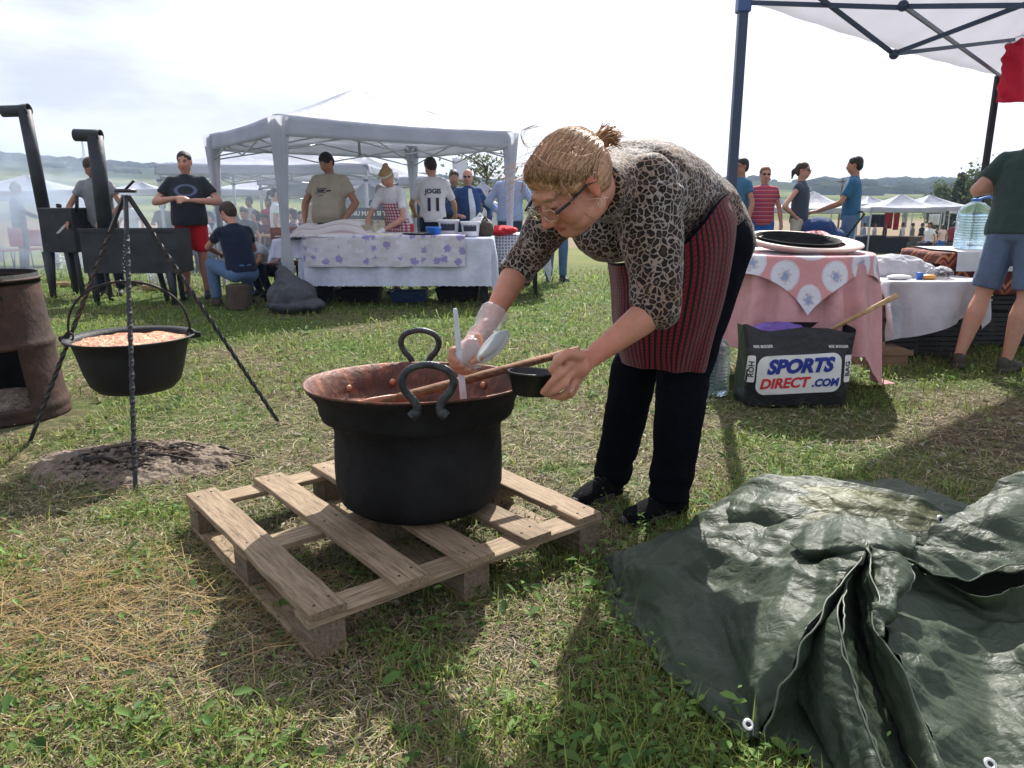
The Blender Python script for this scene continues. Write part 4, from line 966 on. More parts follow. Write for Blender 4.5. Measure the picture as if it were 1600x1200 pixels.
def near_ground(px, py): 
    """ground point on the sloping field seen at a pixel"""
    r = ray(px, py); t = 2.0
    for _ in range(60):
        y = r[1]*t; t = (gzf(y)-CH)/r[2]
    return Vector((r[0]*t, r[1]*t, gzf(r[1]*t)))
def stand(px, Y): x = (px-800)/F*(Y*_c + (CH-.8)*_s*0 + .0)  ; return Vector((at(px, 400, Y).x, Y, gzf(Y)))

denim = clothmat('blue_denim', (.09, .16, .30)); navy = clothmat('navy_cotton', (.012, .018, .045)); blackc = clothmat('black_cotton', (.010, .011, .014)); whitec = clothmat('white_cotton', (.70, .71, .74))
greyc = clothmat('grey_cotton', (.26, .27, .30)); redc = clothmat('red_cotton', (.55, .025, .035)); tanc = clothmat('sand_tee', (.42, .37, .29)); ltblue = clothmat('pale_blue_shirt', (.33, .43, .68)); suit = clothmat('blue_suit', (.02, .06, .17)); darkgreen = clothmat('bottle_green_tee', (.035, .062, .055))
stripe = clothmat('rose_striped_tee', (.5, .09, .11))
def _str(t, L):
    sp = nd(t, 'ShaderNodeSeparateXYZ'); L(nd(t, 'ShaderNodeTexCoord').outputs['Object'], sp.inputs[0])
    return ramp(t, mth(t, 'FRACT', mth(t, 'MULTIPLY', sp.outputs[2], 17.0)), [(0, (.45, .06, .10)), (.55, (.60, .20, .20)), (.8, (.10, .06, .16))], 'CONSTANT')
recolor(stripe, _str)

# ---- print helpers for shirts
def print_text(k, s_, size, pos, mt, back=False, bold=.01):
    V, Fc = textmesh(s_, size, bold); n = -1 if back else 1
    if k['shirt'] is not None and len(V):
        decal('print', V, Fc, k['shirt'], pos, Vector((-n, 0, 0)), Vector((0, 0, 1)), mt, k['rt'], .010, 1)
def ring_print(k, size, pos, mt, w=.3):
    a = np.arange(28)*2*pi/28; V = [(math.cos(q)*size, math.sin(q)*size*.55) for q in a]+[(math.cos(q)*size*(1-w), math.sin(q)*size*.55*(1-w)) for q in a]
    decal('print', V, [(i, (i+1) % 28, 28+(i+1) % 28, 28+i) for i in range(28)], k['shirt'], pos, Vector((-1, 0, 0)), Vector((0, 0, 1)), mt, k['rt'], .004, 0)
inkd = mat('dark_ink', (.03, .03, .05), nz=None, bump=None, rough=.8); inkg = mat('grey_blue_ink', (.10, .13, .22), nz=None, bump=None, rough=.8)

# ---- left: the grills
def tongs(k):
    W = k['A'][1][2]; mb = MB(); mb.cone(W+Vector((0, .04, -.02)), W+Vector((.03, .22, -.12)), .006, .004, 5); mb.cone(W+Vector((.02, .04, -.02)), W+Vector((.05, .22, -.12)), .006, .004, 5); mb.build('tongs', white_plastic, k['rt'], local=True)
twot = clothmat('grey_and_navy_tee', (.3, .3, .33))
person(stand(168, 9.7), pi+.1, 'man bent over the grill turning meat, grey and navy T-shirt', 1.74, head=(.7, 0), lean=.18, arms={1: ((.33, .12, 1.12), (.26, .36, .93), (0, .8, -.5)), -1: ((-.31, .14, 1.12), (-.14, .38, .95), (.2, .8, -.4))}, hair=('short', 'brown'), top=greyc, bottom=navy, extra=tongs)
person(stand(303, 9.4), pi+.25, 'big man in black T-shirt and bright red shorts standing by the trough grill', 1.77, wide=1.16, belly=.09, head=(.12, .15), arms={1: ((.36, .06, 1.15), (.07, .30, 1.20), (-.9, .2, .1)), -1: ((-.36, .06, 1.15), (-.05, .31, 1.17), (.9, .2, .1))}, hair=('short', 'darkbrown'), skin='pink', top=clothmat('charcoal_tee', (.028, .032, .042)), sleeve=.62, bottom=clothmat('bright_red_shorts', (.62, .018, .03)), bl=.42, shoe=(.02, .022, .03), extra=lambda k: ring_print(k, .13, Vector((0, .2, 1.30)), inkg))
person(stand(38, 15.2), -1.2, 'dark figure standing in smoke beside the far tables at the left edge', 1.78, head=(.4, 0), arms={1: ((.22, .16, 1.16), (.15, .38, 1.05), (0, 1, 0))}, hair=('short', 'darkbrown'), top=blackc, sleeve=1.9, bottom=blackc, vox=.019)
# crouching man with his back to the camera
person(Vector((at(380, 440, 8.6).x, 8.6, 0)), .75, 'crouching man in navy T-shirt and jeans with his back turned, on a stump', 1.76, head=(.55, -.3), lean=.30, pelvis=(0, 0, .40), skin='pink',
       arms={-1: ((-.20, .42, .66), (.02, .62, .56), (.6, .5, 0)), 1: ((.32, .36, .62), (.18, .62, .55), (-.2, 1, 0))}, legs={-1: ((-.17, .42, .47), (-.17, .36, .085), (-.15, 1, 0)), 1: ((.19, .42, .47), (.22, .34, .085), (.2, 1, 0))}, hair=('short', 'brown'), top=navy, sleeve=.55, bottom=denim, shoe=(.05, .035, .03))
st = thing('tree_stump', Vector((at(374, 440, 8.55).x, 8.5, 0)), 'short dark log the crouching man sits on', 'stump'); mb = MB(); mb.lathe((0, 0, 0), [(.001, 0), (.15, 0), (.14, .02), (.135, .25), (.12, .27), (.001, .272)], 18); mb.build('log', woodmat('bark', (.06, .045, .035), (.12, .09, .07)), st, local=True)
person(Vector((at(428, 420, 9.7).x, 9.75, 0)), 2.4, 'boy in a pale T-shirt bent low beside the tent post', 1.45, head=(1.0, 0), lean=.7, pelvis=(0, 0, .38), arms={1: ((.26, .4, .55), (.12, .55, .38), (0, .5, -1)), -1: ((-.26, .4, .55), (-.1, .55, .38), (0, .5, -1))}, legs={-1: ((-.15, .36, .45), (-.14, .2, .085), (0, 1, 0)), 1: ((.15, .36, .45), (.14, .2, .085), (0, 1, 0))}, hair=('short', 'ginger'), top=clothmat('pale_grey_tee', (.45, .5, .55)), bottom=navy)
# ---- under the main tent
person(stand(522, 9.9), pi-.15, 'stout man in a sand T-shirt standing behind the striped blanket', 1.80, wide=1.22, belly=.13, head=(.55, .35), arms={1: ((.33, .02, 1.12), (.28, .18, .90), (0, .3, -1)), -1: ((-.34, .05, 1.12), (-.24, .26, .90), (.2, .5, -.8))}, hair=('short', 'black'), top=tanc, sleeve=.62, bottom=navy, extra=lambda k: [decal('print', [(-w_, -h_), (w_, -h_), (w_*.96, h_), (-w_, h_*.9)], [(0, 1, 2, 3)], k['shirt'], Vector((x_, .2, z_)), Vector((-1, 0, .03)), Vector((0, 0, 1)), inkd, k['rt'], .004, 2) for x_, z_, w_, h_ in ((.05, 1.325, .07, .006), (.05, 1.30, .05, .012), (-.05, 1.30, .03, .010), (.05, 1.275, .075, .005), (.04, 1.24, .04, .004))])
chk = clothmat('checked_apron', (.6, .5, .5))
def _chk(t, L):
    sp = nd(t, 'ShaderNodeSeparateXYZ'); L(nd(t, 'ShaderNodeTexCoord').outputs['Object'], sp.inputs[0])
    a = mth(t, 'GREATER_THAN', mth(t, 'FRACT', mth(t, 'MULTIPLY', sp.outputs[0], 28.0)), .5); b = mth(t, 'GREATER_THAN', mth(t, 'FRACT', mth(t, 'MULTIPLY', sp.outputs[2], 28.0)), .5)
    return ramp(t, mth(t, 'MULTIPLY', mth(t, 'ADD', a, b), .5), [(0, (.68, .66, .66)), (.4, (.52, .16, .18)), (.9, (.20, .10, .16))], 'CONSTANT')
recolor(chk, _chk)
def cook(k):
    s, P, rt = k['s'], k['P'], k['rt']
    mb = MB(); n = 12; G_ = np.zeros((14, n, 3))
    for i, z in enumerate(np.linspace(1.30, .68, 14)):
        w = .11 if z > 1.1 else .19
        for j, u in enumerate(np.linspace(-1, 1, n)):
            a = u*1.2*(.7 if z > 1.1 else 1); q = k['up'](math.sin(a)*(.165 if z > 1.1 else .205), math.cos(a)*(.155 if z > 1.1 else .175)+.012*math.sin(u*9)*(z < 1), z) if z > .93 else Vector((math.sin(a)*.21, math.cos(a)*.18+.015*math.sin(u*9), z))*s
            G_[i, j] = q
    mb.grid(G_); mb.build('apron', chk, rt, local=True, thick=.004)
    mb = MB(); pts = [P(math.sin(a)*.083, -.008+math.cos(a)*.096, .052+.012*math.cos(a)) for a in np.arange(24)*2*pi/24]; mb.tube(pts, .012*s, 6, closed=True, sq=1.6, up=k['u']); mb.build('headband', clothmat('white_headband', (.5, .45, .36)), rt, local=True)
    for sd in (-1, 1):
        S_, E_, W_, hd = k['A'][sd]; mb = MB(); mb.cone(W_.lerp(E_, .18), W_, .036*s, .033*s, 10); hand(mb, W_, hd, Vector((sd*.3, 0, 1)), -1 if sd > 0 else 1, s*1.06, curl=(.5, .55, .55, .6), seg=6, fr=1.35); fuse(mb, 'glove', white_plastic, rt, .009, 2)
person(stand(628, 9.75), pi-.45, 'woman in white polo, checked apron, white gloves and headband working at the table', 1.66, head=(.75, -.1), lean=.42, arms={1: ((.26, .36, 1.02), (.14, .52, .86), (-.4, .7, -.3)), -1: ((-.27, .34, 1.02), (-.06, .55, .86), (.3, .8, -.3))}, skin='light', hair=('bun', 'blond'), top=clothmat('white_polo', (.66, .66, .70)), sleeve=.65, bottom=redc, bl=.42, extra=cook)
person(stand(678, 10.6), .18, 'man in a white football jersey seen from behind at the table', 1.78, head=(.55, -.3), arms={1: ((.30, .10, 1.12), (.34, .32, .95), (.1, 1, -.3)), -1: ((-.28, .1, 1.12), (-.22, .36, .98), (0, 1, -.3))}, skin='light', hair=('short', 'darkbrown'), top=clothmat('white_jersey', (.70, .70, .74)), sleeve=.8, bottom=navy,
       extra=lambda k: (print_text(k, 'JOGIS', .085, Vector((0, -.25, 1.30)), inkd, True, .003), print_text(k, '11', .23, Vector((0, -.25, 1.12)), inkd, True, .009)))
def jacket(k):
    rt, s = k['rt'], k['s']; mb = MB()
    a_ = np.linspace(-.55, .55, 9); zs = np.linspace(1.43, .93, 8)
    sh_ = [(math.sin(a)*1, z) for z in zs for a in a_]
    V = [(math.sin(a)*.15*(.35+.65*(1.43-z)/.5 if z > 1.2 else .62), z-1.2) for z in zs for a in a_]
    Fc = [(i*9+j, i*9+j+1, (i+1)*9+j+1, (i+1)*9+j) for i in range(7) for j in range(8)]
    decal('shirt_front', V, Fc, k['shirt'], Vector((0, .2, 1.2*s)), Vector((-1, 0, 0)), Vector((0, 0, 1)), clothmat('striped_white_shirt', (.62, .64, .70)), rt, .008, 0)
    sunglasses(k)
person(stand(733, 12.4), pi+.35, 'bald man in dark blue suit jacket and sunglasses beyond the table', 1.76, wide=1.15, belly=.08, head=(.1, .4), arms={1: ((.36, -.02, 1.12), (.22, .22, 1.02), (-.5, .8, 0)), -1: ((-.38, -.05, 1.10), (-.30, .14, .92), (.3, .3, -1))}, skin='pink', hair=('bald', 'grey'), top=suit, sleeve=1.92, bottom=navy, hem=.08, extra=jacket)
def strap(k):
    V = [(-.025, -.12), (.025, -.12), (.025, .2), (-.025, .2)]
    decal('blue_towel', V, [(0, 1, 2, 3)], k['shirt'], Vector((.13, .2, 1.3)), Vector((-1, 0, 0)), Vector((0, 0, 1)), clothmat('bright_blue_towel', (.02, .25, .62)), k['rt'], .01, 2)
person(stand(712, 13.0), pi+.5, 'man in black T-shirt with a blue towel over the shoulder behind the suited man', 1.80, head=(.25, .4), arms={1: ((.3, .1, 1.15), (.12, .34, 1.10), (-.7, .6, 0))}, hair=('short', 'darkbrown'), top=blackc, bottom=clothmat('turquoise_shorts', (.02, .25, .40)), bl=.5, extra=strap)
person(stand(797, 11.8), -.15, 'man in pale blue long sleeved shirt and navy trousers behind the white tent post', 1.82, wide=1.1, head=(.2, 0), arms={-1: ((-.33, .0, 1.14), (-.16, .20, .98), (.8, .3, -.2)), 1: ((.33, 0, 1.14), (.26, .2, .95), (0, .8, -.4))}, skin='pink', hair=('short', 'grey'), top=ltblue, sleeve=1.9, bottom=clothmat('slate_trousers', (.035, .06, .11)))
person(stand(869, 11.7), pi+.2, 'man in blue jeans and blue shirt standing behind the bending cook', 1.76, head=(.1, .3), hair=('short', 'darkbrown'), top=ltblue, sleeve=.5, bottom=denim, shoe=(.03, .04, .07))
person(stand(597, 14.5), pi, 'dark haired woman in navy dress standing by the photo banner', 1.68, head=(.1, -.6), hair=('long', 'brown'), top=clothmat('navy_dress', (.02, .03, .09)), sleeve=.3, bottom=clothmat('navy_dress', (.02, .03, .09)), bl=.5, skin='light', vox=.019)
person(stand(687, 15.5), pi+.2, 'person in a brown hat between jersey and suited man', 1.70, head=(.1, .2), hair=('bob', 'darkbrown'), top=blackc, bottom=navy, vox=.018)
person(stand(437, 13.2), -1.3, 'young woman with long dark ponytail and white top beyond the tent post', 1.66, head=(.3, 0), pelvis=(0, 0, .80), hair=('pony', 'black'), top=whitec, bottom=redc, skin='light', vox=.019)
# ---- seated crowd in the shade of the far canopies
crowd = [(318, 15.5, 1.66, 'short', whitec, 'seated man in white at the near end of the shaded tables'), (334, 16.5, 1.7, 'bob', navy, 'seated woman in navy with bobbed hair, second at the shaded tables'), (352, 14.6, 1.68, 'short', clothmat('mint_top', (.35, .5, .48)), 'person in pale mint top seated left of the tent post'),
         (372, 17, 1.7, 'long', redc, 'long haired person in red seated among the crowd'), (388, 15.2, 1.75, 'short', blackc, 'man in black seated above the crouching man'), (404, 16.4, 1.7, 'bob', blackc, 'dark haired woman in black seated near the ponytailed one'), (418, 18, 1.7, 'short', clothmat('maroon_top', (.2, .03, .05)), 'person in maroon seated deepest in the shade'), (462, 15.2, 1.7, 'bob', clothmat('plum_top', (.10, .05, .09)), 'dark haired person in plum seated right of the tent post'), (474, 17, 1.72, 'short', blackc, 'man in black seated behind the stout man')]
for i, (px, Y, H_p, hr, tp, lb) in enumerate(crowd):
    person(stand(px, Y)+Vector((0, 0, -.12)), pi+rng.uniform(-1.2, 1.2), lb, H_p, head=(rng.uniform(0, .5), 0), hair=(hr, 'darkbrown' if i % 2 else 'black'), pelvis=(0, 0, .62), legs={-1: ((-.12, .4, .55), (-.12, .38, .2), (0, 1, 0)), 1: ((.12, .4, .55), (.12, .38, .2), (0, 1, 0))}, top=tp, bottom=navy, vox=.028, skin='light' if i % 2 else 'tan', arms={1: ((.24, .1, .85), (.15, .36, .85), (0, 1, 0))} )
for i, (px, Y, hr, tp, lb) in enumerate(((212, 17.5, 'short', whitec, 'man in white standing between the two grill cooks far off'), (262, 19, 'bob', clothmat('olive_top', (.12, .12, .05)), 'person in olive standing behind the trough grill far off'), (345, 18.5, 'short', ltblue, 'man in pale blue standing behind the shaded tables'), (396, 19, 'short', whitec, 'man in white standing at the back of the shaded crowd'), (425, 20, 'long', redc, 'long haired woman in red standing at the back of the crowd'), (486, 18.5, 'bob', clothmat('ochre_top', (.35, .22, .08)), 'woman in ochre standing behind the stout man'), (655, 19, 'short', navy, 'man in navy far behind the gloved cook'), (770, 18, 'short', whitec, 'man in white far behind the suited man'))):
    person(stand(px, Y), pi+rng.uniform(-1.4, 1.4), lb, 1.62+.03*i, head=(rng.uniform(0, .4), 0), hair=(hr, 'darkbrown'), top=tp, sleeve=.6+(i % 2)*1.2, bottom=(navy, denim, blackc)[i % 3], vox=.027, arms={1: ((.27, .06, 1.12), (.16, .32, 1.05+.05*(i % 3)), (0, 1, .2))})
# ---- right: strollers-by
person(stand(1149, 11.0), pi-1.2, 'man with sunglasses whose head shows behind the blue tent pole', 1.78, head=(.05, 0), hair=('short', 'black'), top=clothmat('teal_shirt', (.05, .14, .25)), bottom=navy, extra=sunglasses)
person(stand(1186, 11.2), pi-.1, 'woman in sunglasses and red striped T-shirt facing the camera', 1.68, head=(.0, 0), arms={1: ((.24, -.02, 1.12), (.20, .16, .92), (0, .6, -.7)), -1: ((-.25, -.02, 1.12), (-.28, .06, .87), (0, .1, -1))}, hair=('short', 'ginger'), top=stripe, bottom=clothmat('royal_blue_trousers', (.03, .15, .50)), skin='pink', extra=sunglasses)
person(stand(1243, 11.0), pi+1.0, 'woman in dark sleeveless top and pale shorts, hands on hips', 1.72, head=(.05, .1), arms={1: ((.42, -.12, 1.12), (.20, .0, .97), (-.6, .4, -.5)), -1: ((-.42, -.12, 1.12), (-.20, .0, .97), (.6, .4, -.5))}, hair=('pony', 'brown'), top=clothmat('slate_top', (.05, .065, .10)), sleeve=.18, bottom=clothmat('oat_shorts', (.50, .46, .40)), bl=.42, skin='light', extra=sunglasses)
person(stand(1322, 11.0), 1.1, 'man in blue polo shirt pushing a dark blue stroller', 1.80, head=(.1, 0), arms={-1: ((-.25, .12, 1.12), (-.2, .42, 1.0), (0, 1, 0)), 1: ((.27, .12, 1.12), (.2, .42, 1.0), (0, 1, 0))}, hair=('short', 'black'), top=clothmat('teal_blue_polo', (.03, .12, .24)), sleeve=.7, bottom=clothmat('faded_jeans', (.10, .16, .28)))
# man in green at the right edge
person(Vector((3.62, 5.42, 0)), -.9, 'man in dark green T-shirt and denim shorts at the right edge, seen from behind', 1.84, wide=1.18, head=(.2, -.2), lean=.16, pelvis=(-.02, -.06, .93), skin='light', arms={-1: ((-.30, -.10, 1.20), (-.10, .22, 1.28), (.6, .6, 0)), 1: ((.3, .1, 1.15), (.15, .35, 1.1), (0, 1, 0))}, hair=('short', 'darkbrown'), legs={-1: ((-.16, -.12, .50), (-.205, -.258, .085), (-.5, 1, 0)), 1: ((.09, -.10, .50), (.063, -.178, .085), (.2, 1, 0))},
       top=darkgreen, sleeve=.65, bottom=clothmat('jean_shorts', (.10, .15, .23)), bl=.44, shoe=(.045, .04, .03), hem=.02, vox=.012)
# far group at the lower stalls
person(near_ground(1447, 404)+Vector((0, 0, 0)), pi/2+.4, 'woman in white tee with a shoulder strap sitting on a black crate far right', 1.7, pelvis=(0, 0, .60), head=(.3, 0), legs={-1: ((-.12, .4, .55), (-.12, .38, .085), (0, 1, 0)), 1: ((.12, .4, .55), (.12, .38, .085), (0, 1, 0))}, hair=('bob', 'brown'), top=whitec, bottom=navy, vox=.027, skin='tan')
person(near_ground(1467, 405), .3, 'small child in white vest, red trim and blue shorts far right', 1.25, head=(.2, 0), hair=('bob', 'brown'), top=clothmat('white_red_vest', (.7, .5, .5)), sleeve=.3, bottom=clothmat('child_blue_shorts', (.03, .12, .5)), bl=.45, vox=.027)
person(near_ground(1484, 402), -.8, 'person in dark red top beside the small child', 1.62, pelvis=(0, 0, .75), head=(.5, 0), hair=('bob', 'darkbrown'), top=clothmat('maroon_top', (.2, .03, .05)), bottom=blackc, vox=.027)
for i, (px, c_, lb) in enumerate(((1345, ltblue, 'shopper in blue under the leftmost far white stall'), (1362, whitec, 'shopper in white beside the blue one at the far stalls'), (1405, whitec, 'stallholder in white in the middle far stall'), (1421, greyc, 'shopper in grey near the middle far stall'), (1497, redc, 'shopper in red behind the blue water jug'), (1378, blackc, 'shopper in black at the second far stall'), (1435, navy, 'shopper in navy between the two big far stalls'))):
    person(stand(px, 43), rng.uniform(0, 6), lb, 1.7, hair=('short', 'brown'), top=c_, bottom=navy, vox=.042, shoes=False)
# =================================================================== TENTS
tentm = mat('tent_fabric', (.80, .82, .88), rough=.6, spec=.2, nz=(1.5, .05), bump=(3.0, .9), bd=.05, transl=.34)
def _tw(t, L): return ramp(t, noiz(t, 2, 5), [(.3, (.40, .42, .50)), (.7, (.52, .54, .62))])
recolor(tentm, _tw)
polem = mat('white_steel_tube', (.45, .47, .52), rough=.4, metal=.2, nz=None, bump=None)
bluepole = mat('blue_grey_steel', (.045, .065, .11), rough=.4, metal=.3, nz=(6, .15), bump=None)
def tent(loc, corners, ev, pk, label, group=None, posts=(0, 1, 2, 3), pr=.022, val=.22, curtains=(), truss=True, tm_=None, pm_=None, sag=.10, n=14, post_names=True, cat='canopy', tr=.010, soft=0):
    rt = thing('canopy', loc, label, cat, group); C = [Vector((c[0], c[1], 0)) for c in corners]; ce = sum(C, Vector())/4
    fm = tm_ or tentm; pm_ = pm_ or polem; mb = MB()
    for i in range(4):
        a, b = C[i], C[(i+1) % 4]; P = np.zeros((n, n+6, 3))
        for r_, u in enumerate(np.linspace(0, 1, n)):
            for c_, v in enumerate(np.linspace(0, 1, n+6)):
                e_ = a.lerp(b, v); q = e_.lerp(ce, u); h = ev+(pk-ev)*(u**(1.0+.25)) - sag*math.sin(pi*u)*(.25+.75*math.sin(pi*v)) - .03*math.sin(pi*v)*(1-u)
                h += .010*(fbm(q.x*5+9, q.y*5, i, 3)-.45)*2*(1+soft)
                P[r_, c_] = (q.x, q.y, h)
        mb.grid(P)
        V_ = np.zeros((5, n+16, 3)); nrm = (b-a).cross(Vector((0, 0, 1))).normalized()
        for r_, u in enumerate(np.linspace(0, 1, 5)):
            for c_, v in enumerate(np.linspace(0, 1, n+16)):
                e_ = a.lerp(b, v); dz = val*u*(1-.12*math.sin(pi*v)); o = nrm*(.010+.014*u*math.sin(v*37+i)+.02*u)
                V_[r_, c_] = (e_.x+o.x, e_.y+o.y, ev-.03*math.sin(pi*v)-dz)
        mb.grid(V_)
    mb.build('roof_fabric', fm, rt, local=True, thick=.003)
    for i in posts:
        c = C[i]*.985+ce*.015; mb = MB(); mb.box((c.x, c.y, ev/2-.05), (pr*2, pr*2, ev-.1)); mb.box((c.x, c.y, ev*.24), (pr*2.3, pr*2.3, ev*.48)); mb.build('post', pm_, rt, smooth=False, local=True)
        mb = MB(); mb.box((c.x, c.y, .006), (.11, .11, .012)); mb.build('foot_plate', pm_, rt, smooth=False, local=True)
    if truss:
        for i in range(4):
            a, b = C[i]*.985+ce*.015, C[(i+1) % 4]*.985+ce*.015; zt, zb = ev-.06, ev-.34
            for k in range(2):
                p, q, m = a.lerp(b, k*.5), a.lerp(b, k*.5+.5), a.lerp(b, k*.5+.25)
                h0, h1 = (zt, zb)
                for s0, s1 in ((zt, zb), (zb, zt)):
                    mb = MB(); mb.cone((p.x, p.y, s0), (q.x, q.y, s1), tr, seg=5); mb.build('truss_bar', pm_, rt, local=True)
        for i in posts:
            c = C[i]*.985+ce*.015
            for z in (ev-.06, ev-.34): mb = MB(); mb.box((c.x, c.y, z), (pr*3.2, pr*3.2, .05)); mb.build('collar', pm_ if pm_ is not polem else bluepole, rt, smooth=False, local=True)
        mb = MB(); mb.cone((ce.x, ce.y, ev-.3), (ce.x, ce.y, pk-.02), .018, seg=6); mb.build('centre_pole', pm_, rt, local=True)
        for i in range(4):
            q = C[i]*.985+ce*.015; mb = MB(); mb.cone((q.x, q.y, ev-.3), (ce.x, ce.y, ev+.05), tr*.9, seg=5); mb.build('truss_bar', pm_, rt, local=True)
    for i in curtains:
        c = C[i]*.985+ce*.015; rings = []; r2 = np.random.default_rng(i)
        for k, z in enumerate(np.linspace(ev-.02, .35, 22)):
            f_ = 1-k/21; R0 = .034+.072*f_**2.2+.03*math.exp(-((f_-.1)/.1)**2)
            rings.append([(c.x+R0*(1+.16*math.sin(5*a+k*.12+i))*math.cos(a), c.y+R0*(1+.16*math.sin(5*a+k*.12+i))*math.sin(a), z) for a in np.arange(30)*2*pi/30])
        mb = MB(); mb.loft(rings, (0, 0)); mb.build('tied_curtain', fm, rt, local=True)
    return rt
A_ = at(450, 400, 8.3); mc = Vector((-2.06, 10.6, 0))
main = tent(mc, [(-2.46+2.06, 8.3-10.6), (0+2.06, 10.4-10.6), (-1.62+2.06, 12.9-10.6), (-4.12+2.06, 10.8-10.6)], 2.06, 2.62, 'white pop-up canopy over the flower-clothed table, its side curtains tied to the posts', curtains=(0, 1, 2, 3), sag=.02, n=22)
# row of lower canopies to the left, in line behind it
big = [((-5.35, 19.0), 4.5, 2.92, 1.0, 'long white canopy behind the man in red shorts, nearest of the shaded row'), ((-4.6, 24.5), 5.2, 3.1, .9, 'white canopy behind the nearest of the shaded row'), ((-7.4, 26.5), 4.6, 2.9, .9, 'white canopy at the far left end of the shaded row')]
for (x, y), wd, hgt_, dd, lb in big:
    z = gzf(y); h = wd/2; tent(Vector((x, y, z)), [(-h, -h*dd), (h, -h*dd), (h, h*dd), (-h, h*dd)], hgt_-.55+(-z if False else 0), hgt_+.15, lb, 'row of shaded canopies', truss=True, tr=.02, pr=.03, n=8)
def peak(px, pyp, pye, wpx, Y, label, group, rz=.4, baseY=None):
    """square peaked canopy whose top and eaves are read from the photograph"""
    z0 = gzf(Y); zp = at(px, pyp, Y).z - z0; ze = at(px, pye, Y).z - z0; h = wpx/F*Y/2/1.25; x = at(px, 400, Y).x; c, s = math.cos(rz), math.sin(rz)
    return tent(Vector((x, Y, z0)), [(a*h*c-b*h*s, a*h*s+b*h*c) for a, b in ((-1, -1), (1, -1), (1, 1), (-1, 1))], ze+.12, zp, label, group, truss=False, val=.28, n=7, sag=.18, pr=.03)
peak(60, 273, 305, 220, 20, 'white peaked canopy at the far left behind the tall chimney', 'peaked canopies in the left distance', .2)
peak(232, 283, 300, 110, 30, 'small white peaked canopy between the two grill cooks', 'peaked canopies in the left distance', .3)
peak(577, 284, 318, 110, 21, 'white peaked canopy seen through the main tent above the photo banner', 'peaked canopies in the middle distance', .5)
peak(755, 283, 308, 70, 26, 'small white peaked canopy beside the bald man', 'peaked canopies in the middle distance', .2)
for px, a, b, wd, Y, lb in ((1262, 298, 328, 150, 40, 'white peaked stall behind the woman with hands on hips'), (1347, 306, 322, 90, 46, 'small white peaked stall right of the man with the stroller'), (1397, 303, 327, 125, 42, 'large white peaked stall in the middle of the far row'), (1441, 304, 325, 110, 48, 'white peaked stall, second from the right in the far row'), (1508, 316, 330, 60, 50, 'small white stall behind the water jug'), (1205, 305, 328, 70, 48, 'white peaked stall behind the woman in stripes')):
    peak(px, a, b, wd, Y, lb, 'white stalls along the far edge of the field', rng.uniform(-.4, .4))
# clutter of the far stalls: counters, hung goods
for i, (px, w_, h_, c_) in enumerate(((1330, .9, .9, navy), (1352, 1.6, .95, blackc), (1385, 1.9, .9, blackc), (1418, 1.5, .9, clothmat('brown_counter', (.12, .09, .07))), (1292, 1.8, .9, ltblue), (1500, 1.2, .9, blackc))):
    Y = 41+i*.4; o = thing('stall_table', stand(px, Y), ('narrow navy', 'black', 'wide black', 'brown', 'pale blue', 'short black')[i]+' stall counter under the far white tents', 'table', 'counters of the far stalls'); mb = MB(); mb.box((0, 0, h_), (w_, .7, .05)); mb.build('table_top', c_, o, smooth=False, local=True); mb = MB(); mb.box((0, -.34, h_/2), (w_-.02, .02, h_-.06)); mb.build('front_cloth', c_, o, smooth=False, local=True)
    for s_ in (-1, 1): mb = MB(); mb.box((s_*(w_/2-.04), .3, h_/2-.02), (.04, .04, h_-.06)); mb.build('leg', polem, o, smooth=False, local=True)
for i, (px, py, c_, w_, h_) in enumerate(((1388, 343, redc, .45, 1.0), (1400, 345, redc, .3, 1.0), (1413, 343, whitec, .3, .9), (1352, 346, ltblue, .5, .6), (1372, 345, navy, .8, .7), (1460, 343, whitec, .6, .6))):
    Y = 43.3; c = at(px, py, Y); o = MB(); n_ = 9; G_ = np.array([[(c.x+u*w_, Y+.05*math.sin(u*20+i), c.z+v*h_) for u in np.linspace(-.5, .5, n_)] for v in np.linspace(-.5, .5, 5)]); o.grid(G_); oo = o.build('hanging_cloth', c_, thick=.01)
    tag(oo, ('deep red', 'narrow red', 'white', 'pale blue', 'navy', 'small white')[i]+' cloth hung for sale at the far stalls, '+('left of the narrow red one', 'beside the deep red one', 'just right of the reds', 'furthest left', 'in the second tent', 'furthest right')[i], 'cloth', 'cloths hung at the far stalls')

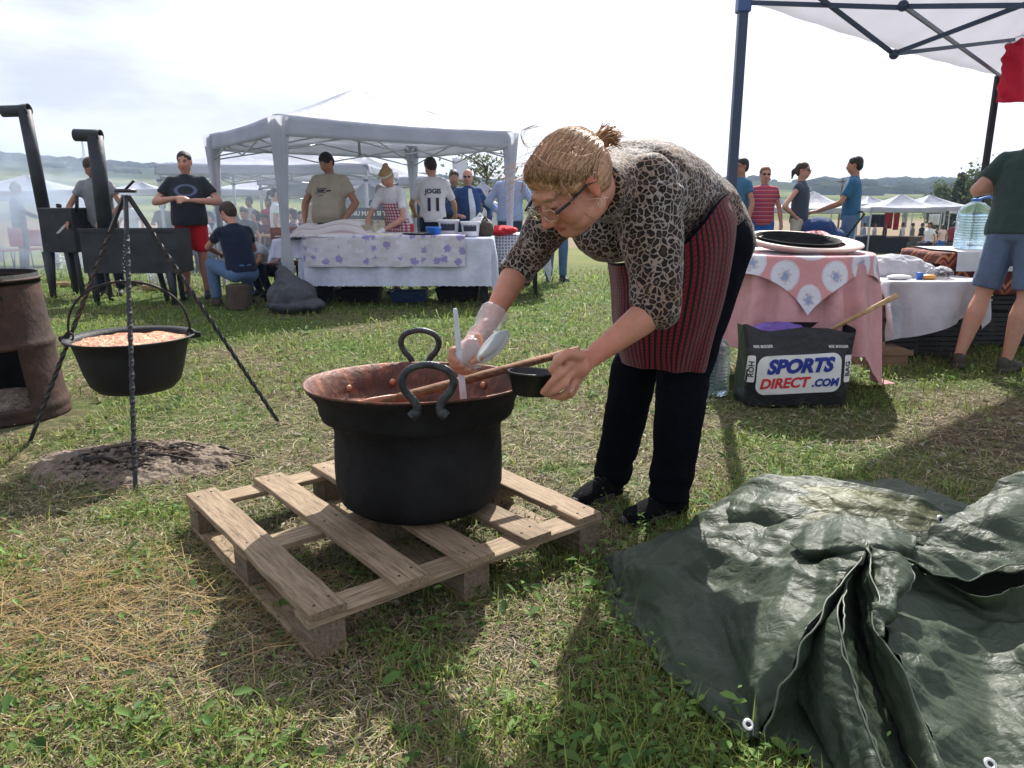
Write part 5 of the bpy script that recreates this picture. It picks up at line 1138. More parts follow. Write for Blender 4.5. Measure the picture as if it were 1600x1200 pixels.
# =================================================================== DRAPED CLOTHS
def drape(shape, top, W, m_over, rz, c, n=90, fold=.03, nf=9, flare=.12, maxdrop=9, seed=0, rot_cloth=0.0, thick=0, offs=(0, 0), lift=0.0, hx=None, hy=None, base=0.02, wob=.0):
    """square-ish cloth laid over a table top; shape ('round', r) or ('rect', hx, hy)"""
    cx, cy = c; U = np.linspace(-1, 1, n); P = np.zeros((n, n, 3)); UV = np.zeros((n, n, 2)); wx, wy = W
    for i, u in enumerate(U):
        for j, v in enumerate(U):
            x, y = u*wx+offs[0], v*wy+offs[1]; a = x*math.cos(rot_cloth)-y*math.sin(rot_cloth); b = x*math.sin(rot_cloth)+y*math.cos(rot_cloth); UV[i, j] = (x, y)
            if shape[0] == 'round':
                r = math.hypot(a, b); R0 = shape[1]; ph = math.atan2(b, a); d = r-R0
                q = (a, b) if d <= 0 else None; nx, ny = math.cos(ph), math.sin(ph); ex, ey = nx*R0, ny*R0; par = ph*nf
            else:
                qx = max(-shape[1], min(shape[1], a)); qy = max(-shape[2], min(shape[2], b)); d = math.hypot(a-qx, b-qy); q = (a, b) if d < 1e-6 else None
                if d > 1e-6: nx, ny = (a-qx)/d, (b-qy)/d
                else: d = -1; nx = ny = 0
                ex, ey = qx, qy; par = (a*abs(ny)+b*abs(nx))*nf*2+math.atan2(ny, nx)*2.5
            if q is not None or d <= 0: z = top + lift + .004*math.sin(a*13+seed)*math.cos(b*11); X, Y = a, b
            else:
                rb = .025; dd = max(0, d-rb*.6)
                fo = fold*(1+.5*math.sin(par*.37+seed))*min(1, dd/.25)*math.sin(par+seed+.8*math.sin(par*.5+seed))
                o_ = .012+lift*1.5+rb*min(1, d/rb)*.5+flare*dd+max(0, fo+fold*.3)+(fo if fo < 0 else 0)*.5
                X, Y = ex+nx*o_, ey+ny*o_; z = top + lift - dd
                if z < base: X += nx*(base-z)*.6; Y += ny*(base-z)*.6; z = base+.006*math.sin(par*3)+.004
            P[i, j] = (X*math.cos(rz)-Y*math.sin(rz)+cx, X*math.sin(rz)+Y*math.cos(rz)+cy, z)
    return P, UV
# =================================================================== MAIN TABLE under the tent
lilac = clothmat('lilac_flower_cloth', (.7, .68, .75), bump=(20, .3), coord='UV')
def _lil(t, L):
    uv = nd(t, 'ShaderNodeTexCoord').outputs['UV']
    ck = nd(t, 'ShaderNodeTexBrick'); ck.inputs['Scale'].default_value = 5.5; ck.inputs['Mortar Size'].default_value = .0; ck.inputs['Color1'].default_value = (.63, .62, .72, 1); ck.inputs['Color2'].default_value = (.52, .50, .56, 1); L(uv, ck.inputs[0])
    v = nd(t, 'ShaderNodeTexVoronoi'); v.inputs['Scale'].default_value = 7.5; v.inputs['Randomness'].default_value = .55; L(uv, v.inputs['Vector'])
    blot = mth(t, 'ADD', v.outputs['Distance'], mth(t, 'MULTIPLY', noiz(t, 38, 4, uv), .75))
    return mixc(t, ramp(t, blot, [(.66, (1, 1, 1)), (.72, (0, 0, 0))]), ck.outputs[0], (.30, .26, .52))
recolor(lilac, _lil)
lacew = clothmat('white_lace_cloth', (.60, .64, .80), coord='UV')
TBc = at(608, 400, 9.05); ta = -.02
tx0, tx1 = at(472, 400, 8.55).x, at(768, 400, 8.9).x; tcx, hx_ = (tx0+tx1)/2, (tx1-tx0)/2; ty = 8.98; TZ = at(600, 372, 8.65).z
mt_ = thing('serving_table', (tcx, ty, 0), 'long table under the main canopy, hidden by flowered and white cloths', 'table')
mb = MB(); mb.box((tcx, ty, TZ-.02), (2*hx_-.02, .66, .03)); mb.build('table_top', pale_wood, mt_, smooth=False)
for a in (-1, 1):
    for b in (-1, 1): mb = MB(); mb.box((tcx+a*(hx_-.08), ty+b*.28, (TZ-.04)/2), (.05, .05, TZ-.04)); mb.build('leg', iron, mt_, smooth=False)
P, UV = drape(('rect', hx_, .34), TZ, (hx_+.50, .34+.555), 0, 0, (tcx, ty), n=110, fold=.02, nf=7, flare=.05, seed=2)
# scalloped hem on the front edge
for i in range(110): P[i, 0, 2] += .012*abs(math.sin(i*1.15)); P[i, 1, 2] += .004*abs(math.sin(i*1.15))
mb = MB(); mb.grid(P, uv=UV); tag(mb.build('tablecloth', lacew), 'white cloth with scalloped hem hanging below the flowered cloth', 'tablecloth')
P, UV = drape(('rect', hx_*.86, .34), TZ+.004, (hx_*.86, .34+.36), 0, 0, (tcx-hx_*.13, ty), n=90, fold=.018, nf=7, flare=.06, seed=2, lift=.030)
mb = MB(); mb.grid(P, uv=UV); tag(mb.build('tablecloth', lilac), 'lilac flowered patchwork tablecloth on the long table', 'tablecloth')
# second table with lace to the right
lace = clothmat('openwork_lace', (.5, .52, .60), coord='UV')
def _lace(t, L):
    uv = nd(t, 'ShaderNodeTexCoord').outputs['UV']; v = nd(t, 'ShaderNodeTexVoronoi', feature='DISTANCE_TO_EDGE'); v.inputs['Scale'].default_value = 26; v.inputs['Randomness'].default_value = .25; L(uv, v.inputs['Vector'])
    return ramp(t, v.outputs[0], [(.10, (.62, .62, .68)), (.22, (.16, .20, .30))])
recolor(lace, _lace)
t2c = at(795, 400, 9.8); t2 = thing('side_table', (t2c.x, 9.85, 0), 'small table with lace-edged cloth joined to the right end of the long table', 'table')
mb = MB(); mb.box((t2c.x, 9.85, TZ-.03), (.8, .7, .03)); mb.build('table_top', pale_wood, t2, smooth=False)
for a in (-1, 1):
    for b in (-1, 1): mb = MB(); mb.box((t2c.x+a*.34, 9.85+b*.3, (TZ-.05)/2), (.04, .04, TZ-.05)); mb.build('leg', iron, t2, smooth=False)
P, UV = drape(('rect', .42, .36), TZ, (.42+.42, .36+.42), 0, 0, (t2c.x, 9.85), n=50, fold=.03, nf=6, flare=.15, seed=5)
mb = MB(); mb.grid(P, uv=UV); tag(mb.build('tablecloth', lace), 'grey-blue lace tablecloth on the small side table', 'tablecloth')
for i, (px, w_, h_, m_, nm, lb) in enumerate(((500, .34, .17, blackc, 'crate', 'black crate under the left end of the long table'), (560, .5, .15, blackc, 'crate', 'wide black crate under the middle of the long table'), (640, .42, .12, mat('dark_blue_tub', (.015, .05, .16), rough=.5, nz=None, bump=None), 'tub', 'blue plastic tub under the long table'), (715, .5, .16, blackc, 'crate', 'black crate under the right end of the long table'))):
    x = at(px, 450, 8.75).x; o = thing(nm, (x*1.04, 9.16, 0), lb, 'crate' if nm == 'crate' else 'tub', 'containers stored under the long table'); mb = MB()
    mb.lathe((0, 0, 0), [(.001, .012), (.70*.9, .0), (.70*.93, .01), (.72, h_-.02), (.74, h_-.02), (.74, h_), (.70, h_), (.66, .02), (.001, .02)], 4, M=np.array(Matrix.Diagonal((w_, .32, 1)) @ Matrix.Rotation(pi/4, 3, 'Z'))); mb.build('shell', m_, o, smooth=False, local=True)
    mb = MB(); mb.box((0, -.235, h_*.6), (w_*.3, .01, .03)); mb.build('grip', m_, o, smooth=False, local=True)
# things on the long table
blanket = clothmat('striped_blanket', (.5, .46, .47), coord='UV')
def _bl(t, L):
    s_ = nd(t, 'ShaderNodeSeparateXYZ'); L(nd(t, 'ShaderNodeTexCoord').outputs['UV'], s_.inputs[0]); return ramp(t, mth(t, 'FRACT', mth(t, 'MULTIPLY', s_.outputs[1], 14.0)), [(0, (.50, .47, .48)), (.62, (.56, .53, .52)), (.7, (.34, .24, .27)), (.84, (.50, .47, .48))])
recolor(blanket, _bl)
bx = at(517, 360, 8.8).x; P, UV = drape(('rect', .30, .18), TZ+.16, (.52, .36), 0, .1, (bx, 8.95), n=50, fold=.03, nf=5, flare=.9, seed=1, base=TZ+.015)
P[..., 2] += .03*np.sin(P[..., 0]*9)*(P[..., 2] > TZ+.05)
mb = MB(); mb.grid(P, uv=UV); tag(mb.build('blanket', blanket, thick=.012), 'striped grey and pink woven blanket draped over a tray at the left of the table', 'blanket')
o = thing('bread_board', (bx+.1, 8.92, TZ), 'tray hidden under the striped blanket', 'tray'); mb = MB(); mb.box((0, 0, .075), (.62, .34, .13)); mb.build('tray', clothmat('khaki', (.28, .25, .17)), o, smooth=False, local=True, bevel=.02)
doughm = mat('dough', (.62, .55, .42), rough=.6, nz=(9, .12), bump=(20, .4))
mb = MB(); dx = at(625, 372, 8.75).x
for i in range(26): mb.ell((dx+rng.uniform(-.36, .40), 8.78+rng.uniform(-.10, .12), TZ+.025), (rng.uniform(.05, .10), .06, .022), seg=10, rg=6)
tag(fuse(mb, 'dough', doughm, None, .012, 2, disp=wrinkle(20, .006)), 'rolled sheet of pale floured dough along the table front', 'dough')
def pail(c, r, h, m_, label, name='bucket', cat='bucket', lab=None, grp=None, handle=True):
    o = thing(name, c, label, cat, grp); mb = MB(); mb.lathe((0, 0, 0), [(.001, .004), (r*.84, 0), (r*.87, .006), (r, h-.02), (r*1.05, h-.02), (r*1.05, h), (r*.95, h), (r*.82, .012), (.001, .012)], 28); mb.build('shell', m_, o, local=True)
    if lab: mb = MB(); a = np.linspace(-2.4, -.8, 12); P = np.array([[(q*math.cos(t_)*1.012, q*math.sin(t_)*1.012, z) for t_ in a] for q, z in ((r*.92, h*.35), (r*.97, h*.78))]); mb.grid(P); mb.build('label', lab, o, local=True)
    if handle: mb = MB(); mb.tube([(r*1.06*math.cos(t_), -r*.35*math.sin(t_), h-.01-r*.55*math.sin(t_)) for t_ in np.linspace(0, pi, 14)], .004, 5); mb.build('handle', m_, o, local=True)
    return o
pail(Vector((at(678, 375, 8.75).x, 8.75, TZ+.006)), .085, .115, mat('blue_plastic', (.03, .17, .62), rough=.4, nz=None, bump=None), 'small bright blue plastic tub on the table', 'tub', 'tub', handle=False)
pail(Vector((at(701, 372, 8.95).x, 8.98, TZ+.006)), .12, .19, white_plastic, 'white paint-style bucket with a dark label beside the blue tub', lab=inkd)
pail(Vector((at(735, 372, 8.9).x, 8.95, TZ+.006)), .11, .17, white_plastic, 'white bucket with a dark label next to the cloth bag', lab=inkd)
o = thing('tray', Vector((at(655, 375, 8.7).x, 8.72, TZ+.02)), 'black baking tray in front of the gloved cook', 'tray'); mb = MB(); mb.lathe((0, 0, 0), [(.001, .0), (.11, 0), (.15, .03), (.145, .033), (.105, .006), (.001, .006)], 24, sx=1.3); mb.build('tray', plastic_black, o, local=True)
for px, py, Y, r, m_, nm, lb in ((750, 358, 9.2, (.16, .1, .12), whitec, 'cloth_bag', 'white cloth bag bulging on the right of the table'), (758, 368, 9.05, (.10, .09, .10), clothmat('brown_bag', (.07, .055, .04)), 'cloth_bag', 'dark brown bag in front of the white cloth bag'), (782, 374, 9.5, (.22, .12, .06), redc, 'folded_cloth', 'crumpled red checked cloth on the side table'), (472, 352, 8.9, (.13, .09, .05), mat('blue_bag', (.06, .22, .55), rough=.4, nz=(9, .3)), 'plastic_bag', 'crumpled blue plastic bag at the left end of the table')):
    c = at(px, py, Y); c.z = TZ+r[2]*.8; mb = MB(); mb.ell(c, r, seg=20, rg=14)
    if nm == 'cloth_bag': mb.tube([c+Vector((-.05, 0, r[2]*.7)), c+Vector((0, 0, r[2]*1.4)), c+Vector((.05, 0, r[2]*.7))], .012, 6)
    tag(fuse(mb, nm, m_, None, .009, 1, disp=wrinkle(14, .022)), lb, 'bag' if 'bag' in nm else 'cloth')
# banner with photographs
bn = thing('photo_banner', Vector((at(577, 350, 13.8).x, 13.8, gzf(13.8))), 'dark printed banner with food photographs behind the main table', 'banner'); zb = at(577, 332, 13.8).z; z0 = gzf(13.8)
mb = MB(); mb.box((0, 0, zb-z0-.02), (.85, .02, .20)); mb.build('title_strip', mat('banner_black', (.035, .035, .04), nz=None, bump=None), bn, smooth=False, local=True)
ph = mat('banner_photos', (.4, .3, .2), nz=None, bump=None); recolor(ph, lambda t, L: ramp(t, noiz(t, 7, 6, rough=.7), [(.36, (.05, .05, .06)), (.48, (.45, .34, .22)), (.6, (.62, .55, .45)), (.7, (.4, .13, .07))]))
mb = MB(); mb.box((0, 0, (zb-z0)-.5), (.85, .018, .74)); mb.build('photo_panel', ph, bn, smooth=False, local=True)
V, Fc = textmesh('NU MARI SI T', .105, .004); me = MB(); me.add([(x, -.013, y+zb-z0-.02) for x, y, z in V], Fc); me.build('lettering', mat('white_print', (.75, .75, .72), nz=None, bump=None), bn, smooth=False, local=True)
for s_ in (-1, 1): mb = MB(); mb.box((s_*.44, 0, (zb-z0)/2+.05), (.03, .03, zb-z0+.1)); mb.build('post', polem, bn, smooth=False, local=True)
# flag on a pole
fc = at(718, 266, 14.5); fl = thing('beach_flag', (fc.x-.12, 14.5, gzf(14.5)), 'small curved white flag on a pole above the suited man', 'flag'); G_ = np.array([[(u*.27-.02+.03*math.sin(v*3), .03*math.sin(u*4+v*2), fc.z-fl.location.z-.17+v*.34+.05*math.cos(u*1.6)*v) for u in np.linspace(0, 1, 10)] for v in np.linspace(0, 1, 12)])
mb = MB(); mb.grid(G_); mb.build('flag_cloth', tentm, fl, local=True, thick=.004); mb = MB(); mb.cone((0, 0, 0), (0, 0, fc.z-fl.location.z+.2), .014, .008, 6); mb.build('pole', polem, fl, local=True)
# shaded market tables with orange-red tops and chairs at the left edge
for i, (px, Y, lb) in enumerate(((12, 14.5, 'red folding chair at the very left edge'), (45, 17.0, 'red folding chair beside the smoky figure'), (445, 9.3, 'brown plastic chair by the tent post'))):
    o = thing('folding_chair', stand(px, Y), lb, 'chair', None, rng.uniform(-.5, .5)); cm = clothmat('chair_red', (.45, .06, .05)) if i < 2 else mat('brown_plastic', (.26, .12, .09), rough=.4)
    mb = MB(); mb.box((0, 0, .45), (.42, .42, .03)); mb.build('seat', cm, o, smooth=False, local=True, bevel=.01)
    mb = MB(); P = np.array([[(u*.21, .20+.05*(1-u*u), z) for u in np.linspace(-1, 1, 9)] for z in np.linspace(.5, .86, 5)]); mb.grid(P); mb.build('backrest', cm, o, local=True, thick=.02)
    for a in (-1, 1):
        for b in (-1, 1): mb = MB(); mb.cone((a*.18, b*.18, .44), (a*.21, b*.22, 0), .013, seg=6); mb.build('leg', iron, o, local=True)
for i, (px, Y, w_, lb) in enumerate(((345, 16.0, 2.2, 'long shaded table among the seated crowd'), (420, 17.4, 2.0, 'second shaded table behind the crouching man'))):
    o = thing('trestle_table', stand(px, Y), lb, 'table'); mb = MB(); mb.box((0, 0, .74), (w_, .7, .03)); mb.build('table_top', pale_wood, o, smooth=False, local=True)
    for a in (-1, 1):
        for b in (-1, 1): mb = MB(); mb.cone((a*(w_/2-.1), b*.28, .73), (a*(w_/2-.1), b*.3, 0), .02, seg=6); mb.build('leg', iron, o, local=True)

# =================================================================== GRILLS
gmt = mat('grill_steel', (.035, .038, .046), rough=.6, metal=.3, nz=(4, .5), bump=(20, .3))
def pipe(o, pts, r):
    mb = MB(); mb.tube(pts, r, 18, caps=(0, 0)); mb.build('chimney_pipe', gmt, o, thick=.004)
g1Y = 9.3; q0, q1 = at(57, 325, g1Y), at(120, 395, g1Y); G1 = thing('smoker_box', ((q0.x+q1.x)/2, g1Y+.25, 0), 'left black smoker box on legs with the taller bent chimney', 'grill')
mb = MB(); mb.box(((q0.x+q1.x)/2, g1Y+.28, (q0.z+q1.z)/2), (q1.x-q0.x, .56, q0.z-q1.z)); mb.build('firebox', gmt, G1, smooth=False, bevel=.012)
for a, b in ((0, 0), (1, 0), (0, 1), (1, 1)):
    x = q0.x+.04+a*(q1.x-q0.x-.08); mb = MB(); mb.cone((x, g1Y+.05+b*.45, q1.z+.01), (x+(-.0 if not a else .04), g1Y+.02+b*.5, 0), .075 if not a else .03, .035, 5); mb.build('leg', gmt, G1)
c0 = at(68, 325, g1Y+.25); c1 = at(38, 172, g1Y+.25); c1t = at(32, 174, g1Y+.25); c2 = at(4, 174, g1Y+.25)
pipe(G1, [c0+Vector((0, 0, -.05)), c0.lerp(c1, .5), c1], .072); pipe(G1, [c1+Vector((.06, 0, .01)), c1t+Vector((-.02, 0, .005)), c2], .066)
mb = MB(); b_ = at(92, 322, g1Y+.2); mb.lathe(b_, [(.001, .03), (.03, .028), (.032, 0), (.025, -.02)], 12); mb.build('lid_knob', gmt, G1)
mb = MB(); b_ = at(120, 332, g1Y+.1); mb.cone(b_, at(120, 306, g1Y+.1), .022, seg=8); mb.build('side_spout', gmt, G1)
g2Y = 8.75; q0, q1 = at(123, 358, g2Y), at(282, 427, g2Y); G2 = thing('trough_grill', ((q0.x+q1.x)/2, g2Y+.3, 0), 'long black trough grill on legs with the shorter bent chimney', 'grill')
mb = MB(); xa, xb, za, zb_ = q0.x, q1.x, q1.z, q0.z
for (c, s_) in ((((xa+xb)/2, g2Y, (za+zb_)/2), (xb-xa, .012, zb_-za)), (((xa+xb)/2, g2Y+.38, (za+zb_)/2), (xb-xa, .012, zb_-za)), ((xa+.006, g2Y+.19, (za+zb_)/2), (.012, .368, zb_-za)), ((xb-.006, g2Y+.19, (za+zb_)/2), (.012, .368, zb_-za)), (((xa+xb)/2, g2Y+.19, za+.008), (xb-xa-.03, .365, .012))): mb.box(c, s_)
mb.build('trough', gmt, G2, smooth=False)
mb = MB(); mb.box(((xa+xb)/2, g2Y-.014, zb_-.01), (xb-xa+.02, .02, .035)); mb.build('rim', gmt, G2, smooth=False)
for i in range(9): mb = MB(); y_ = g2Y+.03+i*.04; mb.cone((xa+.02, y_, zb_-.03), (xb-.02, y_, zb_-.03), .005, seg=5); mb.build('grate_rod', gmt, G2)
for px, b in ((143, 0), (140, .33), (265, 0), (258, .33), (225, .33)):
    x = at(px, 430, g2Y).x; mb = MB(); mb.cone((x, g2Y+.04+b, za+.03), (x+(.08 if px == 225 else .02), g2Y+.02+b*1.05, 0), .06 if b == 0 else .035, .03, 5); mb.build('leg', gmt, G2)
c0 = at(165, 356, g2Y+.2); c1 = at(148, 212, g2Y+.2); c2 = at(117, 211, g2Y+.2); pipe(G2, [c0+Vector((0, 0, -.06)), c0.lerp(c1, .5), c1], .083); pipe(G2, [c1+Vector((.07, 0, .0)), c1, c2], .066)
# firewood and bucket below
LOGS = ['firewood log at the left foot of the smoker box', 'split log lying under the smoker box', 'thick firewood log between the two grills', 'thin split log at the left leg of the trough grill', 'firewood log behind the middle tripod leg', 'bleached split log near the clear bucket', 'dark log in front of the clear bucket', 'firewood log at the right leg of the trough grill']
for i in range(8):
    px = 100+i*23; c = gr(px, rng.uniform(446, 460)); a = rng.uniform(-.6, .6); l = rng.uniform(.15, .32); d = Vector((math.cos(a), math.sin(a), 0))*l/2; r = rng.uniform(.03, .055)
    mb = MB(); mb.tube([c-d+Vector((0, 0, r)), c+Vector((0, 0, r*1.05)), c+d+Vector((0, 0, r))], [r, r*1.1, r*.8], 7, sq=.7); o = mb.build('firewood_log', bpy.data.materials['bark'] if i % 3 else bpy.data.materials['pale_wood'], smooth=False); 
    tag(o, LOGS[i], 'firewood', 'firewood beneath the grills')
pail(gr(243, 449)+Vector((0, .1, 0)), .14, .24, clear, 'translucent plastic bucket under the trough grill')
o = thing('folding_stool', near_ground(106, 420), 'small white folding stool in the smoke behind the smoker', 'stool'); mb = MB()
for z in (.16, .26, .36): mb2 = MB(); mb2.box((0, 0, z), (.42, .3, .02)); mb2.build('slat', white_plastic, o, smooth=False, local=True)
for a in (-1, 1): mb2 = MB(); mb2.box((a*.21, 0, .2), (.02, .3, .4)); mb2.build('side_frame', white_plastic, o, smooth=False, local=True)
# refuse sack
sk_ = mat('dark_grey_sack', (.05, .055, .065), rough=.5, nz=(8, .3), bump=(14, .8), spec=.4); c = Vector((at(455, 440, 8.2).x, 8.2, 0))
mb = MB(); mb.ell(c+Vector((0, 0, .17)), (.27, .22, .20)); mb.ell(c+Vector((.04, 0, .08)), (.32, .24, .10)); mb.cap(c+Vector((-.04, 0, .25)), c+Vector((-.09, 0, .42)), .17, .08); mb.cap(c+Vector((-.09, 0, .42)), c+Vector((-.12, 0, .56)), .04, .02)
tag(fuse(mb, 'refuse_sack', sk_, None, .012, 2, disp=wrinkle(9, .03, (1, 1, .5))), 'full dark grey refuse sack at the foot of the tent post', 'sack')
# white cloths piled on the left end of the table
P, UV = drape(('rect', .16, .2), TZ-.02, (.34, .42), 0, 0, (at(452, 372, 8.75).x, 8.95), n=40, fold=.03, nf=6, flare=.35, seed=3); mb = MB(); mb.grid(P, uv=UV); tag(mb.build('tablecloth', ltw := clothmat('bluish_white_cloth', (.55, .58, .72)), thick=.004), 'bluish white cloth hanging off the left end of the long table', 'cloth')
o = thing('small_side_table', (at(452, 372, 8.75).x, 8.95, 0), 'low stand beneath the bluish white cloth', 'table'); mb = MB(); mb.box((0, 0, TZ-.04), (.3, .38, .03)); mb.build('table_top', pale_wood, o, smooth=False, local=True)
for a in (-1, 1):
    for b in (-1, 1): mb = MB(); mb.box((a*.12, b*.16, (TZ-.06)/2), (.03, .03, TZ-.06)); mb.build('leg', iron, o, smooth=False, local=True)

# =================================================================== RIGHT SIDE
# near canopy with dark blue frame
n1_, n2_ = Vector((at(1162, 2, 5.2).x, 5.2, 0)), Vector((at(1560, 118, 7.9).x, 7.9, 0))
zE = at(1162, 0, 5.2).z; zE2 = at(1560, 118, 7.9).z; side = (n2_-n1_); per = Vector((side.y, -side.x, 0)).normalized()*2.8
C4 = [n1_, n1_+per, n2_+per, n2_]; nc = thing('canopy', (n1_.x, n1_.y, 0), 'big canopy with dark blue steel frame and pale roof reaching in from the upper right', 'canopy')
gf = mat('grey_canopy_fabric', (.50, .50, .54), rough=.6, nz=(2, .05), bump=(2.5, .8), bd=.05, transl=.65, alpha=.62); ce = sum(C4, Vector())/4; Zc = [zE, zE+.02, zE2+.02, zE2]
mb = MB()
for i in range(4):
    a, b = C4[i].copy(), C4[(i+1) % 4].copy(); a.z, b.z = Zc[i], Zc[(i+1) % 4]; cc = Vector((ce.x, ce.y, (zE+zE2)/2+.9)); P = np.zeros((20, 30, 3))
    for r_, u in enumerate(np.linspace(0, 1, 20)):
        for c_, v in enumerate(np.linspace(0, 1, 30)):
            q = a.lerp(b, v).lerp(cc, u); q.z -= .03*math.sin(pi*u)*math.sin(pi*v)+.03*math.sin(pi*v)*(1-u)-.004*math.sin(v*50+u*9)*(1-u); P[r_, c_] = q
    mb.grid(P)
mb.build('roof_fabric', gf, nc, thick=.003)
def bar(a, b, w_, nm='truss_bar', m_=bluepole, par=nc):
    d = (b-a).normalized(); x = d.cross(Vector((0, 0, 1))); x = x.normalized() if x.length > .1 else Vector((1, 0, 0)); z = x.cross(d); M = Matrix((x, d, z)).transposed(); mb = MB(); mb.box((a+b)/2, (w_*.6, (b-a).length, w_), np.array(M)); return mb.build(nm, m_, par, smooth=False)
b0 = n1_.copy(); b0.z = 0; b1_ = n1_.copy(); b1_.z = zE; mb = MB(); mb.box((n1_.x, n1_.y, zE/2), (.058, .058, zE)); mb.build('post', bluepole, nc, smooth=False, bevel=.004); mb = MB(); mb.box((n1_.x, n1_.y, .006), (.12, .12, .012)); mb.build('foot_plate', bluepole, nc, smooth=False)
mb = MB(); mb.box((n2_.x, n2_.y, zE2/2), (.05, .05, zE2)); mb.build('post', iron, nc, smooth=False, bevel=.004); mb = MB(); mb.box((n2_.x, n2_.y, .006), (.12, .12, .012)); mb.build('foot_plate', iron, nc, smooth=False)
for k_, q in ((0, C4[1]), (1, C4[2])): mb = MB(); mb.box((q.x, q.y, Zc[k_+1]/2), (.05, .05, Zc[k_+1])); mb.build('post', bluepole, nc, smooth=False)
mb = MB(); mb.box((n1_.x, n1_.y, zE-.03), (.085, .085, .09)); mb.build('corner_joint', mat('blue_plastic_joint', (.05, .10, .25), rough=.4, nz=None, bump=None), nc, smooth=False, bevel=.01)
# scissor bars read from the photo along the left side (from near to far corner)
def sd_(u, px, py): q = n1_.lerp(n2_, u); return at(px, py, q.y)
bar(at(1166, 4, 5.18), at(1412, 12, 4.75), .026); bar(at(1412, 10, 4.75), at(1660, 8, 4.2), .026)
bar(at(1275, -8, 4.9), at(1396, 84, 5.2), .026); bar(at(1396, 84, 5.2), at(1640, -8, 4.6), .026)
bar(at(1410, 8, 4.77), at(1562, 118, 7.6), .026); bar(at(1400, 84, 5.22), at(1585, 62, 6.2), .026)
for p_ in (at(1411, 9, 4.74), at(1397, 85, 5.19)): mb = MB(); mb.ell(p_, .032, seg=10, rg=6); mb.build('hinge_joint', bluepole, nc)
# red garment on a wooden hanger
hg = thing('hanger', at(1592, 60, 7.3), 'wooden coat hanger hooked on the far canopy post', 'hanger'); c = at(1590, 56, 7.3)
mb = MB(); mb.tube(cr([c+Vector((-.16, 0, -.0)), c+Vector((-.08, 0, .035)), c+Vector((.0, 0, .05)), c+Vector((.2, 0, -.03))], 14), .012, 7); mb.build('bar', pale_wood, hg); mb = MB(); mb.tube(cr([c+Vector((0, 0, .05)), c+Vector((.0, 0, .11)), c+Vector((.04, 0, .14)), c+Vector((.07, 0, .10))], 12), .004, 6); mb.build('hook', forged, hg)
rows = [[at(x, y, 7.28+.05*((i % 2)-.5)) for i, x in enumerate(xs)] for y, xs in ((60, (1578, 1590, 1604, 1640, 1670)), (85, (1570, 1586, 1606, 1640, 1680)), (120, (1562, 1582, 1606, 1642, 1690)), (160, (1556, 1580, 1608, 1644, 1690)))]
P = net(rows, 40, 50); P[..., 1] += .03*np.sin(np.linspace(0, 14, 50))[None, :]; mb = MB(); mb.grid(crumple(P, .012, 6, 3)); red_n = clothmat('red_nylon', (.62, .03, .07), transl=.3); tag(mb.build('red_garment', red_n, thick=.006), 'crumpled bright red garment hanging from the far canopy post', 'garment')
mb = MB(); P2 = P.copy(); P2[..., 1] += .10+.03*np.sin(np.linspace(0, 9, 50))[None, :]; mb.grid(P2)
# pink table
pink = clothmat('pink_table_cloth', (.70, .37, .38), bump=(24, .3), transl=.12, coord='UV')
pcx, pcy = at(1248, 400, 5.02).x, 5.02; PZ = at(1248, 405, 4.6).z
pt = thing('round_table', (pcx, pcy, 0), 'round table hidden under pink cloths', 'table'); mb = MB(); mb.lathe((pcx, pcy, PZ-.03), [(.001, 0), (.42, 0), (.43, .015), (.42, .025), (.001, .025)], 40); mb.build('table_top', pale_wood, pt)
for k in range(4): a = k*pi/2+.6; mb = MB(); mb.cone((pcx+.3*math.cos(a), pcy+.3*math.sin(a), PZ-.03), (pcx+.36*math.cos(a), pcy+.36*math.sin(a), 0), .018, seg=6); mb.build('leg', iron, pt)
P, UV = drape(('round', .43), PZ, (1.03, 1.03), 0, 0, (pcx, pcy), n=150, fold=.035, nf=13, flare=.10, seed=2, base=.03, rot_cloth=.45)
mb = MB(); mb.grid(P, uv=UV); tag(mb.build('tablecloth', pink), 'plain pink tablecloth falling in folds nearly to the grass', 'tablecloth')
doily = clothmat('pink_doily_cloth', (.68, .33, .34), bump=(24, .3), coord='UV')
DOI = [(-.47, -.47), (-.27, -.47), (-.47, -.27), (-.27, -.27), (.0, -.47), (-.47, .0), (.47, -.47), (.47, -.2), (.2, -.47)]
def _doi(t, L):
    uv = nd(t, 'ShaderNodeTexCoord').outputs['UV']; mpn = nd(t, 'ShaderNodeMapping'); mpn.inputs['Location'].default_value = (.03, .03, 0); L(uv, mpn.inputs[0]); v = nd(t, 'ShaderNodeTexVoronoi'); v.inputs['Scale'].default_value = 4.3; v.inputs['Randomness'].default_value = 0; L(mpn.outputs[0], v.inputs['Vector'])
    d = mth(t, 'ADD', v.outputs['Distance'], mth(t, 'MULTIPLY', noiz(t, 60, 3, uv), .05))
    flo = ramp(t, mth(t, 'ADD', v.outputs['Distance'], mth(t, 'MULTIPLY', noiz(t, 40, 3, uv), .5)), [(.30, (.30, .38, .58)), (.38, (.62, .52, .56)), (.44, (.74, .75, .82))])
    return mixc(t, ramp(t, d, [(.385, (1, 1, 1)), (.39, (.7, .7, .7)), (.42, (.8, .8, .8)), (.43, (0, 0, 0))], 'CONSTANT'), (.68, .33, .34), flo)
recolor(doily, _doi)
P, UV = drape(('round', .43), PZ+.004, (.56, .56), 0, 0, (pcx-.03, pcy-.01), n=110, fold=.02, nf=6, flare=.10, seed=4, rot_cloth=pi/4-.15, lift=.014)
mb = MB(); mb.grid(P, uv=UV); tag(mb.build('table_overlay', doily), 'square pink overlay printed with round white doilies, corner hanging in front', 'tablecloth')
